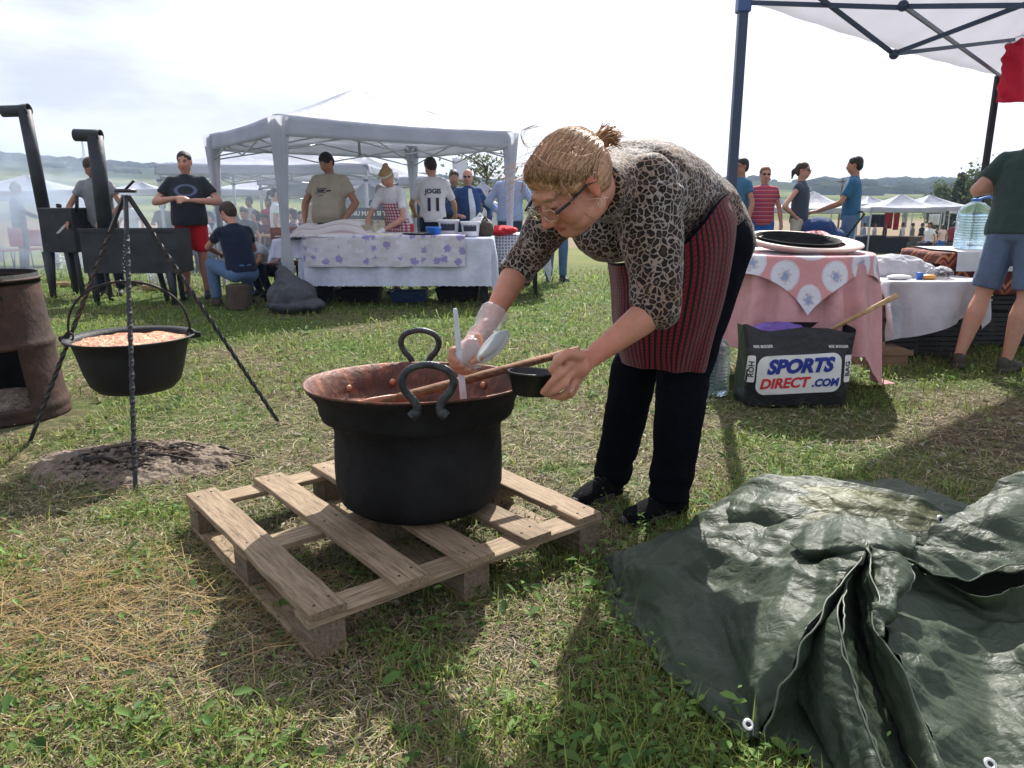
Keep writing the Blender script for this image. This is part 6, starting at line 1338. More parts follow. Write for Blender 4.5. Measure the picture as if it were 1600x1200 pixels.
dish = thing('serving_dish', (pcx+.02, pcy, PZ+.03), 'very wide pale wooden dish with a dark hollow lying on the pink table', 'dish'); c = at(1250, 388, pcy); dM = np.array(Matrix.Rotation(R_(6.5), 3, 'X') @ Matrix.Rotation(R_(2), 3, 'Y')); c = Vector((pcx+.01, pcy-.02, PZ+.085))
mb = MB(); mb.lathe(c, [(.27, -.035), (.30, -.035), (.36, -.004), (.372, .004), (.368, .012), (.27, .006), (.262, .004)], 56, M=dM); mb.build('rim', mat('pale_pink_enamel', (.66, .52, .47), rough=.4, nz=(4, .08), bump=None), dish)
mb = MB(); c2_ = c+Vector((-.045, -.03, .014)); mb.lathe(c2_, [(.262, .004), (.268, .012), (.262, .013), (.25, -.015), (.2, -.055), (.001, -.07)], 56, M=dM); mb.build('pan', soot, dish)
def _chk2(t, L, k=32.0, cols=((.72, .62, .62), (.66, .22, .25), (.5, .05, .07))):
    sp = nd(t, 'ShaderNodeSeparateXYZ'); L(nd(t, 'ShaderNodeTexCoord').outputs['Object'], sp.inputs[0])
    a = mth(t, 'GREATER_THAN', mth(t, 'FRACT', mth(t, 'MULTIPLY', sp.outputs[0], k)), .5); b = mth(t, 'GREATER_THAN', mth(t, 'FRACT', mth(t, 'MULTIPLY', sp.outputs[2], k)), .5)
    return ramp(t, mth(t, 'MULTIPLY', mth(t, 'ADD', a, b), .5), [(0, cols[0]), (.4, cols[1]), (.9, cols[2])], 'CONSTANT')
ckd = clothmat('red_white_check', (.7, .4, .4)); recolor(ckd, lambda t, L: _chk2(t, L))

mb = MB(); c = at(1272, 376, pcy+.30); c.z = PZ+.05; mb.ell(c+Vector((0, 0, .0)), (.14, .11, .09), seg=24, rg=14); tag(fuse(mb, 'cloth_bundle', ckd, None, .008, 2, disp=wrinkle(12, .012)), 'red and white checked bundle behind the wide dish', 'bundle')
# carrier bag with print
bc = Vector((at(1243, 570, 4.38).x, 4.44, 0)); bag = thing('carrier_bag', bc, 'large black shopping bag printed with a white sports shop logo, before the pink table', 'bag'); BW, BH, BD = .325, .46, .15
bagm = mat('black_bag_plastic', (.014, .015, .018), rough=.38, spec=.5, nz=(10, .3), bump=(13, .7), bd=.02)
rings = []
for k, z in enumerate(np.linspace(0, BH, 26)):
    u = z/BH; hw = BW*(.93+.07*u)+.004*math.sin(u*7); hd = BD*(.9-.25*u+.12*math.sin(pi*u)); ring = []
    for a in np.arange(96)*2*pi/96:
        ca, sa = math.cos(a), math.sin(a); x = math.copysign(abs(ca)**.25, ca)*hw; y = math.copysign(abs(sa)**.25, sa)*hd; x *= 1+.015*math.sin(a*3+u*4); y += .012*math.sin(x*17+u*5)*u + .030*(float(fbm(x*7+2, z*7, y*3+1, 3))-.45)
        zz = z+(.022*math.sin(x*11+1)*u**4+.02*math.sin(a*2)*u**5+.03*(abs(x)/BW)**3*u**4)
        ring.append((x, y, zz))
    rings.append(ring)
mb = MB(); mb.loft(rings, (1, 0)); sh_o = mb.build('shell', bagm, bag, local=True)
def press(name, V, Fc, org, ux, uy, m_, eps, sub=1): return decal(name, V, Fc, sh_o, org, ux, uy, m_, bag, eps, sub)
wp = mat('white_print', (.75, .75, .72), nz=None, bump=None); bp_ = mat('logo_blue', (.012, .03, .26), nz=None, bump=None); rp_ = mat('logo_red', (.62, .02, .03), nz=None, bump=None)
def rrect(hw, hh, r, n=8, slant=0, bow=0):
    V = []
    for cx, cy, a0 in ((hw-r, hh-r, 0), (-hw+r, hh-r, pi/2), (-hw+r, -hh+r, pi), (hw-r, -hh+r, 1.5*pi)):
        for k in range(n): a = a0+k/(n-1)*pi/2; V.append((cx+r*math.cos(a), cy+r*math.sin(a)))
    return [(x+slant*y, y+bow*x) for x, y in V]
P0_ = Vector((-.005, -.3, .205)); X_ = Vector((1, 0, .05)).normalized(); Z_ = Vector((0, 0, 1))
V = rrect(.248, .115, .055); nn_ = len(V); g_in = [(x*s_, y*s_) for s_ in (.66, .33) for x, y in V]
press('logo_panel', V+g_in+[(0, 0)], [(i, (i+1) % nn_, nn_+(i+1) % nn_, nn_+i) for i in range(nn_)]+[(nn_+i, nn_+(i+1) % nn_, 2*nn_+(i+1) % nn_, 2*nn_+i) for i in range(nn_)]+[(2*nn_+i, 2*nn_+(i+1) % nn_, 3*nn_) for i in range(nn_)], P0_, X_, Z_, wp, .004, 2)
V, Fc = textmesh('SPORTS', .110, .006, .25); press('lettering', V, Fc, P0_+Vector((0, 0, .046)), X_, Z_, bp_, .0075, 2)
V, Fc = textmesh('DIRECT', .082, .003, .2); V[:, 0] *= 1.02; press('lettering', V, Fc, P0_+Vector((-.085, 0, -.055)), X_, Z_, rp_, .0075, 2)
V, Fc = textmesh('.COM', .061, .003, .2); press('lettering', V, Fc, P0_+Vector((.155, 0, -.050)), X_, Z_, bp_, .0075, 2)
for sx_, txt in ((1, 'BAG'), (-1, 'ROH')):
    o_ = Vector((sx_*.285, -.3, .235)); V = rrect(.022, .080, .010); press('side_badge', V, [tuple(range(len(V)))], o_, Vector((1, 0, 0)), Z_, wp, .004, 2)
    V, Fc = textmesh(txt, .046, .001); V = np.stack([-V[:, 1]*.9, V[:, 0], V[:, 2]], -1); press('lettering', V, Fc, o_, Vector((1, 0, 0)), Z_, inkd, .0075, 2)
    V, Fc = textmesh('90% BIGGER', .022, .0006); press('lettering', V, Fc, Vector((sx_*.22, -.3, .365)), Vector((1, 0, 0)), Z_, wp, .005, 1)
purple = mat('purple_film', (.23, .13, .50), rough=.4, nz=(12, .3), bump=(14, .8), transl=.3); mb = MB(); mb.ell(bc+Vector((-.10, 0, BH-.03)), (.17, .08, .055), seg=24, rg=14); tag(fuse(mb, 'purple_wrap', purple, None, .007, 0, disp=wrinkle(16, .026)), 'crumpled purple plastic wrap inside the black bag', 'wrapping')
a_, b_ = at(1296, 516, 4.44), at(1403, 461, 4.30); st_ = thing('wooden_stick', a_, 'pale wooden pole sticking out of the bag towards the right', 'stick'); mb = MB(); mb.tube([a_+(a_-b_)*.3, a_, b_], [.008, .012, .016], 12); mb.build('shaft', pale_wood, st_); mb = MB(); d_ = (b_-a_).normalized(); q = b_-d_*.05; mb.tube([q+Vector((math.cos(a)*.018, 0, math.sin(a)*.018-.02)) for a in np.arange(14)*2*pi/14], .002, 5, closed=True); mb.build('string_loop', white_plastic, st_)
# water bottles
def bottle(c, r, h, label, sq=1.0, top='handle', rz=0):
    o = thing('water_bottle', c, label, 'bottle', None, rz); prof = [(.001, .01), (r*.75, .0), (r*.97, .012)]; n_ = 11
    for k in range(n_):
        z0_ = .03+k*(h*.66-.03)/n_; dz = (h*.66-.03)/n_; prof += [(r, z0_), (r, z0_+dz*.6), (r*.955, z0_+dz*.72), (r*.955, z0_+dz*.88)]
    prof += [(r, h*.67), (r*.98, h*.72), (r*.82, h*.82), (r*.5, h*.90), (r*.24, h*.935), (r*.22, h*.96)]
    mb = MB(); mb.lathe((0, 0, 0), prof, 36, sy=sq); mb.build('shell', water_blue, o, local=True)
    mb = MB(); mb.lathe((0, 0, 0), [(r*.25, h*.94), (r*.27, h*.95), (r*.27, h*.995), (r*.2, h), (.001, h)], 20); mb.build('cap', blue_cap, o, local=True)
    if top == 'handle': mb = MB(); mb.tube(cr([(-.02, 0, h*.95), (.04, 0, h*1.0), (.10, 0, h*1.03), (.14, 0, h*.98), (.16, 0, h*.9)], 14), .009, 6, sq=1.6); mb.build('handle', blue_cap, o, local=True)
    return o
bo = bottle(Vector((at(1116, 600, 4.62).x, 4.62, 0)), .088, .40, 'tall blue tinted water bottle standing on the grass behind the cook', top='cap')
jY = 6.35
# crates under white cloth
crm = mat('black_crate', (.022, .024, .028), rough=.5, nz=(8, .3), bump=None)
def crate(c, w_, d_, h_, label, rz=0, m_=None, grp='stacked crates on the right'):
    o = thing('crate', c, label, 'crate', grp, rz); m_ = m_ or crm
    for a in (-1, 1):
        for b in (-1, 1): mb = MB(); mb.box((a*(w_/2-.015), b*(d_/2-.015), h_/2), (.03, .03, h_)); mb.build('corner_post', m_, o, smooth=False, local=True)
    n_ = max(4, int(h_/.038))
    for k in range(n_):
        z = .03+k*(h_-.05)/(n_-1)
        for b in (-1, 1): mb = MB(); mb.box((0, b*(d_/2-.006), z), (w_-.06, .010, .030)); mb.build('slat', m_, o, smooth=False, local=True)
        for a in (-1, 1): mb = MB(); mb.box((a*(w_/2-.006), 0, z), (.010, d_-.06, .030)); mb.build('slat', m_, o, smooth=False, local=True)
    mb = MB(); mb.box((0, 0, .012), (w_-.03, d_-.03, .012)); mb.build('floor_panel', m_, o, smooth=False, local=True); return o
cz = at(1430, 440, 5.65).z-.01
x1_, x2_ = at(1395, 500, 5.8).x, at(1468, 500, 5.8).x
crate(Vector((x1_, 5.9, 0)), .36, .34, .28, 'black crate, lower one on the left under the white cloth', .05); crate(Vector((x1_, 5.9, .285)), .36, .34, cz-.285, 'black crate, upper one on the left under the white cloth', .02)
crate(Vector((x2_, 5.95, 0)), .36, .34, .28, 'black crate, lower one on the right under the white cloth', -.04); crate(Vector((x2_, 5.95, .285)), .36, .34, cz-.285, 'black crate, upper one on the right under the white cloth', .0)
bx_ = thing('cardboard_box', Vector((at(1368, 570, 5.6).x, 5.62, 0)), 'open brown cardboard box by the left crates', 'box'); mb = MB(); cb = mat('cardboard', (.20, .13, .08), rough=.9); mb.box((0, 0, .06), (.34, .3, .12)); mb.build('carton', cb, bx_, smooth=False, local=True); mb = MB(); mb.box((.05, -.16, .10), (.3, .005, .04)); mb.build('flap', cb, bx_, smooth=False, local=True)
P, UV = drape(('rect', .36, .20), cz+.012, (.58, .54), .0, .03, ((x1_+x2_)/2+.04, 5.88), n=110, fold=.11, nf=6, flare=.10, seed=6, rot_cloth=.30)
linen = clothmat('white_linen', (.62, .63, .68), transl=.15); mb = MB(); mb.grid(P, uv=UV); tag(mb.build('linen_cloth', linen), 'white linen cloth draped over the stacked black crates', 'cloth')
plaid = clothmat('brown_plaid', (.12, .085, .06)); recolor(plaid, lambda t, L: _chk2(t, L, 14.0, ((.16, .11, .07), (.09, .065, .05), (.05, .04, .035))))
px0 = at(1382, 480, 5.45); P = np.array([[(px0.x+u*.10+.01*math.sin(v*6), 5.62+.012*math.sin(u*7)-.05*v, .52-v*.36) for u in np.linspace(-1, 1, 16)] for v in np.linspace(0, 1, 20)]); pl = thing('plaid_scarf', (px0.x, 5.6, .2), 'brown plaid scarf with a fringe hanging from the left crates', 'scarf'); mb = MB(); mb.grid(P); mb.build('cloth', plaid, pl, thick=.006)
for k in range(14): mb = MB(); x = px0.x-.095+k*.0145; mb.cone((x, 5.572, .162), (x+rng.uniform(-.008, .008), 5.566, .095), .003, .002, 4); mb.build('fringe_strand', pale_wood, pl)
bb = at(1395, 425, 6.1); mb = MB(); mb.ell((bb.x, 6.1, cz+.06), (.26, .16, .12), seg=26, rg=14); mb.ell((bb.x+.14, 6.1, cz+.03), (.2, .15, .10), seg=20, rg=12); tag(fuse(mb, 'linen_bundle', linen, None, .009, 1, disp=wrinkle(9, .025)), 'big bulging white linen bundle behind the crates', 'bundle')
for px, py, r, m_, nm, lb in ((1437, 431, (.028, .028, .035), blue_cap, 'blue_tub', 'little blue and red pot on the white cloth'), (1450, 440, (.06, .04, .022), mat('orange_fruit', (.75, .36, .08), rough=.5), 'orange_snack', 'orange snack in a clear bag on the white cloth'), (1405, 434, (.10, .05, .02), white_plastic, 'paper_roll', 'white folded paper lying on the linen')):
    c = at(px, py, 5.78); c.z = cz+.03; mb = MB()
    if nm == 'blue_tub': mb.lathe(c-Vector((0, 0, .02)), [(.001, 0), (.022, 0), (.028, .05), (.029, .055), (.001, .055)], 18)
    else: mb.ell(c, r, seg=14, rg=9); 
    tag(mb.build(nm, m_), lb, {'blue_tub': 'pot', 'orange_snack': 'snack', 'paper_roll': 'paper'}[nm])
mb = MB(); c = at(1472, 436, 5.8); mb.ell((c.x, 5.85, cz+.05), (.10, .07, .055), seg=18, rg=12); tag(fuse(mb, 'clear_bag', clear, None, .008, 0, disp=wrinkle(16, .018)), 'crumpled clear plastic bag on the right of the linen', 'bag')
# right table with woven rug and paper
rug = clothmat('woven_rug', (.3, .1, .05)); 
def _rug(t, L):
    oc = nd(t, 'ShaderNodeTexCoord').outputs['UV']; s_ = nd(t, 'ShaderNodeSeparateXYZ'); L(oc, s_.inputs[0]); zig = mth(t, 'ADD', s_.outputs[1], mth(t, 'MULTIPLY', mth(t, 'PINGPONG', s_.outputs[0], .12), 1.2))
    return ramp(t, mth(t, 'FRACT', mth(t, 'MULTIPLY', zig, 4.5)), [(0, (.10, .025, .02)), (.5, (.17, .04, .03)), (.62, (.35, .10, .05)), (.7, (.10, .03, .03)), (.85, (.42, .16, .08))], 'CONSTANT')
recolor(rug, _rug)
rY = 6.45; rx0 = at(1475, 400, rY-.3).x; RZ = at(1520, 392, rY).z; rt_ = thing('market_table', (rx0+.8, rY, 0), 'table with woven rug and white paper behind the man in green', 'table'); mb = MB(); mb.box((rx0+.85, rY, RZ-.025), (1.7, .62, .03)); mb.build('table_top', pale_wood, rt_, smooth=False)
for a, b in ((.10, -.26), (1.6, -.26), (.10, .26), (1.6, .26)): mb = MB(); mb.box((rx0+a+.05, rY+b, (RZ-.04)/2), (.035, .035, RZ-.04)); mb.build('leg', iron, rt_, smooth=False)
P, UV = drape(('rect', .85, .32), RZ, (.95, .66), 0, 0, (rx0+.85, rY), n=70, fold=.012, nf=3, flare=.05, seed=3); mb = MB(); mb.grid(P, uv=UV); tag(mb.build('rug', rug, thick=.006), 'rust red woven rug with zigzags hanging over the table edge', 'rug')
P, UV = drape(('rect', .78, .33), RZ+.012, (.78, .50), 0, 0, (rx0+.85, rY), n=40, fold=.002, nf=3, flare=.07, seed=3, lift=.006); mb = MB(); mb.grid(P, uv=UV); tag(mb.build('paper_cover', clothmat('white_paper', (.68, .69, .72), bump=None)), 'white paper cover laid over the woven rug', 'paper')
bottle(Vector((at(1516, 385, rY-.05).x, rY-.05, RZ+.02)), .135, .41, 'large ribbed water jug with blue cap on the white paper', sq=.8)
for i, (dx_, z_) in enumerate(((.45, 0), (.45, .3), (1.0, 0), (1.0, .3))): crate(Vector((rx0+dx_, rY-.02, z_)), .5, .4, .285, ('black crate under the rug table, lower one nearest the leg', 'black crate under the rug table, upper one nearest the leg', 'black crate behind the legs of the man in green, lower', 'black crate behind the legs of the man in green, upper')[i], grp='crates under the rug table')
for px, lb in ((1432, 'black crate the far seated woman sits on'), (1475, 'dark crate beside the small child far right')):
    q = near_ground(px, 404); o = crate(q, .6, .5, .6, lb, .2, grp='crates in the far group')
# stroller
sY = 10.8; sc_ = stand(1288, sY); strl = thing('stroller', sc_, 'dark blue pram pushed by the man in the blue polo', 'stroller'); nv = clothmat('pram_navy', (.02, .05, .16))
mb = MB(); mb.ell((0, 0, .62), (.34, .22, .20), seg=20, rg=12); mb.ell((-.12, 0, .78), (.24, .22, .18), seg=16, rg=10); fuse(mb, 'carrycot', nv, strl, .018, 2, disp=wrinkle(9, .01)); mb = MB(); mb.tube([(.15, .2, .62), (.42, .18, 1.0), (.46, 0, 1.03), (.42, -.18, 1.0), (.15, -.2, .62)], .014, 6); mb.build('push_bar', iron, strl, local=True)
for a in (-1, 1):
    for b in (-1, 1): mb = MB(); mb.tube([(a*.3+.10*math.cos(t_), b*.24, .11+.10*math.sin(t_)) for t_ in np.arange(16)*pi/8], .016, 6, closed=True); mb.build('wheel', iron, strl, local=True); mb = MB(); mb.cone((a*.3, b*.24, .11), (-a*.1, b*.2, .55), .011, seg=6); mb.build('frame_tube', iron, strl, local=True)
# =================================================================== TREES AND POLES
barkm = mat('tree_bark', (.08, .065, .05), rough=.95, nz=(5, .5)); 
def tree(px, Y, top, crown, kind, label, n=1500, leaf=.10, dens=1.0, seed=1, colr=((.045, .075, .02), (.10, .14, .045))):
    r = np.random.default_rng(seed); b = stand(px, Y); h = at(px, top, Y).z-gzf(Y); o = thing({'spruce': 'spruce_tree', 'birch': 'birch_tree'}.get(kind, 'leafy_tree'), b, label, 'tree'); mb = MB(); mb.tube(cr([(0, 0, -.2), (.04*h/5, 0, h*.3), (-.03, 0, h*.6), (.0, 0, h*.95)], 12), list(np.linspace(.03*h, .006*h, 12)), 8)
    tips = []
    if kind == 'spruce':
        for z in np.linspace(.12, .97, 26)*h:
            R0 = crown*(1-z/h)**.85+.08
            for k in range(9): a = r.uniform(0, 2*pi); L_ = R0*r.uniform(.75, 1.1); e = Vector((math.cos(a)*L_, math.sin(a)*L_, z-L_*.18)); mb.cone((0, 0, z), e, .018, .006, 4); tips += [(Vector((0, 0, z)).lerp(e, t_), .16*R0+.05) for t_ in (.3, .5, .7, .85, 1.0)]
    else:
        for k in range(34):
            z = r.uniform(.25, .92)*h; a = r.uniform(0, 2*pi); L_ = crown*r.uniform(.5, 1.0)*math.sqrt(max(.1, 1-((z/h-.6)/.45)**2)); e = Vector((math.cos(a)*L_, math.sin(a)*L_, z+L_*.55)); m_ = Vector((math.cos(a)*L_*.5, math.sin(a)*L_*.5, z+L_*.35)); mb.tube([(0, 0, z), m_, e], [.012*h, .007*h, .003*h], 5); tips += [(e, crown*.20), (m_.lerp(e, .5), crown*.17), (m_, crown*.14)]
    mb.build('trunk', barkm, o, local=True)
    idx = r.integers(0, len(tips), n); C = np.array([tips[i][0][:] for i in idx]) + r.normal(0, 1, (n, 3))*np.array([tips[i][1] for i in idx])[:, None]
    d = r.normal(0, 1, (n, 3)); d /= np.linalg.norm(d, axis=1)[:, None]; q = np.cross(d, r.normal(0, 1, (n, 3))); q /= np.linalg.norm(q, axis=1)[:, None]; s_ = leaf*r.uniform(.6, 1.4, (n, 1))
    P = np.stack([C-d*s_, C+q*s_*.55, C+d*s_, C-q*s_*.55], 1).reshape(-1, 3); t_ = r.random((n, 1)); col = np.array(colr[0])*(1-t_)+np.array(colr[1])*t_
    f = bulk('crown', P, np.arange(n*4).reshape(-1, 4), np.zeros((0, 3), int), np.repeat(col, 4, 0), leafm); f.parent = o
tree(762, 30, 246, 1.6, 'birch', 'thin leafed birch tree beyond the main canopy by the tent post', 1500, .075, seed=4, colr=((.07, .09, .04), (.14, .17, .08)))
tree(1487, 60, 270, 1.7, 'spruce', 'dark conical spruce above the far stalls at the right', 3500, .14, seed=5, colr=((.02, .035, .015), (.05, .07, .03)))
tree(1535, 58, 268, 2.0, 'leafy', 'rounder green tree between the spruce and the man in green', 3600, .15, seed=6)
tree(1462, 75, 292, 1.8, 'leafy', 'low bushy tree left of the spruce behind the stalls', 2500, .18, seed=7)
tree(1585, 60, 264, 2.2, 'leafy', 'leafy tree hidden behind the man in green at the right edge', 2500, .16, seed=8)
for px, Y, h, lb in ((1305, 90, 6.6, 'wooden utility pole behind the man with the stroller'), (1452, 62, 4.2, 'short grey pole above the far stalls')):
    b = stand(px, Y); o = thing('utility_pole', b, lb, 'pole'); mb = MB(); mb.cone((0, 0, 0), (0, 0, h), .12, .09, 8); mb.build('mast', barkm, o, local=True); mb = MB(); mb.box((0, 0, h-.4), (1.2, .1, .1)); mb.build('crossarm', barkm, o, smooth=False, local=True)
for i, (dx_, z1_) in enumerate(((-30, 2.6), (34, 2.2))):
    a = stand(1305, 90)+Vector((0, 0, 6.3)); b = Vector((a.x+dx_, 96, z1_)); pts = [a.lerp(b, t_)-Vector((0, 0, 1.2*math.sin(pi*t_))) for t_ in np.linspace(0, 1, 20)]; mb = MB(); mb.tube(pts, .018, 4); tag(mb.build('power_line', iron), ('power line sagging to the left', 'power line sagging to the right')[i]+' from the utility pole', 'cable')
b = Vector((at(133, 258, 590).x, 590, ridge(at(133, 258, 590).x*YR/590)-2)); o = thing('radio_mast', b, 'thin lattice radio mast on the ridge at the left', 'mast'); 
for a in range(3): mb = MB(); mb.cone((math.cos(a*2.1)*1.2, math.sin(a*2.1)*1.2, 0), (math.cos(a*2.1)*.3, math.sin(a*2.1)*.3, 19), .16, seg=4); mb.build('leg', iron, o, local=True)
for k in range(9): mb = MB(); r_ = 1.2-.1*k; mb.tube([(math.cos(a*2.1)*r_, math.sin(a*2.1)*r_, 1.5+k*1.9) for a in range(3)], .10, 4, closed=True); mb.build('brace', iron, o, local=True)
# =================================================================== SMOKE
def puff(name, c, r, dens, label, sc=1.2, lo=.42, hi=.62):
    mb = MB(); mb.ell((0, 0, 0), r, seg=24, rg=14); o = mb.build(name, volmat(name+'_air_%d' % int(c[1]*10), (.66, .80, 1), dens, noise=(sc, lo, hi, (1, 1, 2))), None); o.location = c; tag(o, label, 'smoke', kind='stuff'); return o
puff('smoke', (at(30, 360, 12.6).x, 12.6, 1.0), (2.4, 1.6, 1.2), 1.6, 'blue wood smoke drifting round the smoker box at the far left')
puff('smoke', (at(330, 330, 12.2).x, 12.4, 1.15), (4.6, 1.5, 1.5), .2, 'thin blue smoke hanging behind the grills and crowd', .7, .3, .6)
# =================================================================== THE COOK (main figure)
wr = thing('person', Vector((.48, 2.72, 0)), 'woman in leopard print blouse and red checked apron bending over the black cauldron', 'person')
hC = at(889, 287, 1.97); hs = 1.05; hf = Vector((-.66, -.40, -.68)).normalized(); hu = Vector((-.42, -.33, .84)); hu = (hu-hf*hu.dot(hf)).normalized()
pelN, pelF = at(1112, 385, 2.66), at(1072, 388, 2.90)      # near and far hip
nbk = at(948, 285, 2.20); shN = at(1003, 300, 2.19); shF = at(878, 322, 2.50)
elN = at(1028, 480, 2.12); wrN = at(922, 560, 2.03); elF = at(812, 415, 2.58); wrF = at(760, 512, 2.43)
knN, anN = at(1062, 600, 2.64), at(1045, 772, 2.74); knF, anF = at(985, 600, 2.86), at(955, 745, 2.97)
mb = MB(); P, M, B = headparts(mb, hC, hf, hu, hs, 26, jaw=1.08)
hr_, hf_, hu_ = B
e = lambda c, rad, s=14: mb.ell(P(*c), [q*hs for q in rad], M, s, 9)
for s_ in (-1, 1):
    e((s_*.031, .080, .004), (.015, .012, .008)); e((s_*.031, .083, .012), (.019, .010, .006)); e((s_*.033, .079, -.010), (.018, .010, .006)); e((s_*.046, .056, -.034), (.026, .030, .030)); e((s_*.040, .045, -.060), (.026, .032, .030))
    e((s_*.080, -.020, .016), (.007, .012, .014)); e((s_*.082, -.003, -.030), (.006, .009, .012)); e((s_*.010, .1, -.036), (.010, .011, .008))
e((0, .05, -.080), (.040, .042, .030)); e((0, .10, -.034), (.011, .013, .010)); e((0, .02, -.09), (.045, .05, .025))
mb.cap(P(0, -.035, -.055), nbk+Vector((0, 0, .01)), .055*hs, .062*hs, 16); mb.cap(P(0, -.005, -.08), nbk, .042*hs, .055, 14)
mb.cap(nbk, (shN+shF)/2, .07, .09); mb.cap((shN+shF)/2, (pelN+pelF)/2, .10, .10); mb.cap(pelN, pelF, .09, .09)
for S_, E_, W_ in ((shN, elN, wrN), (shF, elF, wrF)):
    mb.cap(S_, E_, .052, .045); m_ = E_.lerp(W_, .28); mb.cap(E_, m_, .044, .0455, 16); mb.cap(m_, E_.lerp(W_, .62), .0455, .036, 16); mb.cap(E_.lerp(W_, .62), W_, .036, .0275, 16)
for a, b, c in ((pelN, knN, anN), (pelF, knF, anF)): mb.cap(a, b, .085, .055); mb.cap(b, c, .052, .038)
# near hand closes on the little black bowl: thumb over the rim, fingers under it
def chain(pts, rr, seg=10):
    for i in range(len(pts)-1): mb.cap(pts[i], pts[i+1], rr[i], rr[i+1], seg)
bowlC = at(832, 580, 1.955); HS = 1.0
hY = 1.97
kn_ = [at(893, 556, 1.93), at(889, 570, 1.915), at(888, 586, 1.91), at(893, 602, 1.925)]
wp_ = wrN
for k_ in kn_: mb.cap(wp_.lerp(k_, .12), k_, .024, .0135, 10); mb.cap(wp_.lerp(k_, .5), k_, .020, .0135, 10)
mb.ell(at(903, 574, 1.94), (.032, .021, .030), seg=14); mb.ell(at(886, 570, 1.915), (.018, .012, .022), seg=12)
chain([kn_[0], at(880, 553, 1.915), at(868, 560, 1.905)], [.0125, .011, .010])   # root of thumb webbing
chain([at(905, 556, 1.93), at(887, 552, 1.90), at(871, 564, 1.885), at(862, 578, 1.888)], [.0165, .0135, .0125, .0105])             # thumb on the rim
chain([kn_[1], at(876, 583, 1.885), at(862, 597, 1.885), at(848, 613, 1.895)], [.0125, .0115, .0105, .0088])    # index
chain([kn_[2], at(882, 600, 1.89), at(868, 610, 1.89), at(853, 616, 1.905)], [.0125, .0115, .0105, .009])  # middle
chain([kn_[3], at(890, 612, 1.905), at(876, 619, 1.915), at(861, 619, 1.93)], [.012, .0112, .0102, .009])    # ring
chain([at(899, 603, 1.945), at(893, 616, 1.94), at(880, 622, 1.95), at(868, 620, 1.97)], [.0115, .0102, .0092, .0082]) # little
# far hand: fist round the ladle, lid between thumb and fingers
fk = [at(722, 543, 2.34), at(716, 553, 2.345), at(715, 564, 2.355), at(724, 572, 2.37)]
for k_ in fk: mb.cap(wrF.lerp(k_, .1), k_, .026, .014, 10); mb.cap(wrF.lerp(k_, .55), k_, .021, .0135, 10)
mb.ell(at(742, 540, 2.38), (.036, .025, .032), seg=14)
chain([fk[0], at(706, 548, 2.32), at(706, 560, 2.31), at(716, 566, 2.30)], [.013, .0115, .0105, .009])
chain([fk[1], at(703, 560, 2.325), at(708, 570, 2.31), at(722, 572, 2.30)], [.013, .0115, .0105, .009])
chain([fk[2], at(706, 572, 2.335), at(716, 579, 2.32), at(734, 577, 2.31)], [.0125, .011, .010, .009])
chain([fk[3], at(716, 580, 2.35), at(728, 583, 2.335), at(743, 579, 2.33)], [.0115, .010, .0095, .008])
chain([at(748, 528, 2.36), at(756, 546, 2.32), at(750, 560, 2.305), at(738, 566, 2.30)], [.0165, .014, .012, .010])
wb = fuse(mb, 'body', skinm, wr, .0049, 3, local=False)
skw = (.50, .235, .155); fp = facepaint(hC - wr.location, hf, hu, hs, skw, (.20, .12, .07), eyes=True, closed=True)
def wpaint(co):
    c = fp(co); w = co + np.array(wr.location)
    arm = np.exp(-((w-np.array(wrN))**2).sum(1)/.012) + np.exp(-((w-np.array(wrF))**2).sum(1)/.012); k = np.clip(arm, 0, 1)[:, None]*.6
    c = c*(1-k)+c*np.array([1.1, .80, .78])*k
    return c*(.92+.16*fbm(w[:, 0]*60, w[:, 1]*60, w[:, 2]*60, 3))[:, None]
paint(wb, wpaint)
# blouse
leo = clothmat('leopard_blouse', (.3, .22, .16), bump=(18, .35), transl=.10, rough=.7)
def _leo(t, L):
    oc = nd(t, 'ShaderNodeTexCoord').outputs['Object']; nn = nd(t, 'ShaderNodeTexNoise'); nn.inputs['Scale'].default_value = 32; nn.inputs['Detail'].default_value = 3; L(oc, nn.inputs['Vector'])
    s2 = nd(t, 'ShaderNodeVectorMath', operation='SCALE'); L(nn.outputs['Color'], s2.inputs[0]); s2.inputs['Scale'].default_value = .026; w_ = nd(t, 'ShaderNodeVectorMath', operation='ADD'); L(oc, w_.inputs[0]); L(s2.outputs[0], w_.inputs[1])
    v = nd(t, 'ShaderNodeTexVoronoi', feature='DISTANCE_TO_EDGE'); v.inputs['Scale'].default_value = 54; L(w_.outputs[0], v.inputs['Vector'])
    d = mth(t, 'ADD', v.outputs[0], mth(t, 'MULTIPLY', mth(t, 'SUBTRACT', noiz(t, 55, 3, oc), .5), .22)); big_ = noiz(t, 5, 3, oc)
    edge = mixc(t, ramp(t, big_, [(.4, (0, 0, 0)), (.62, (1, 1, 1))]), (.36, .32, .29), (.30, .20, .135))
    core = mixc(t, ramp(t, noiz(t, 15, 3, oc), [(.45, (0, 0, 0)), (.6, (1, 1, 1))]), (.055, .038, .028), (.17, .105, .06))
    r1 = ramp(t, d, [(.06, (0, 0, 0)), (.10, (1, 1, 1))]); r2 = ramp(t, d, [(.30, (0, 0, 0)), (.40, (1, 1, 1))])
    return mixc(t, r2, mixc(t, r1, edge, (.012, .010, .010)), core)
recolor(leo, _leo)
mb = MB()
midS = (shN+shF)/2; pelC = (pelN+pelF)/2; axT = (midS-pelC).normalized(); across = (pelN-pelF).normalized(); across2 = (shN-shF).normalized()
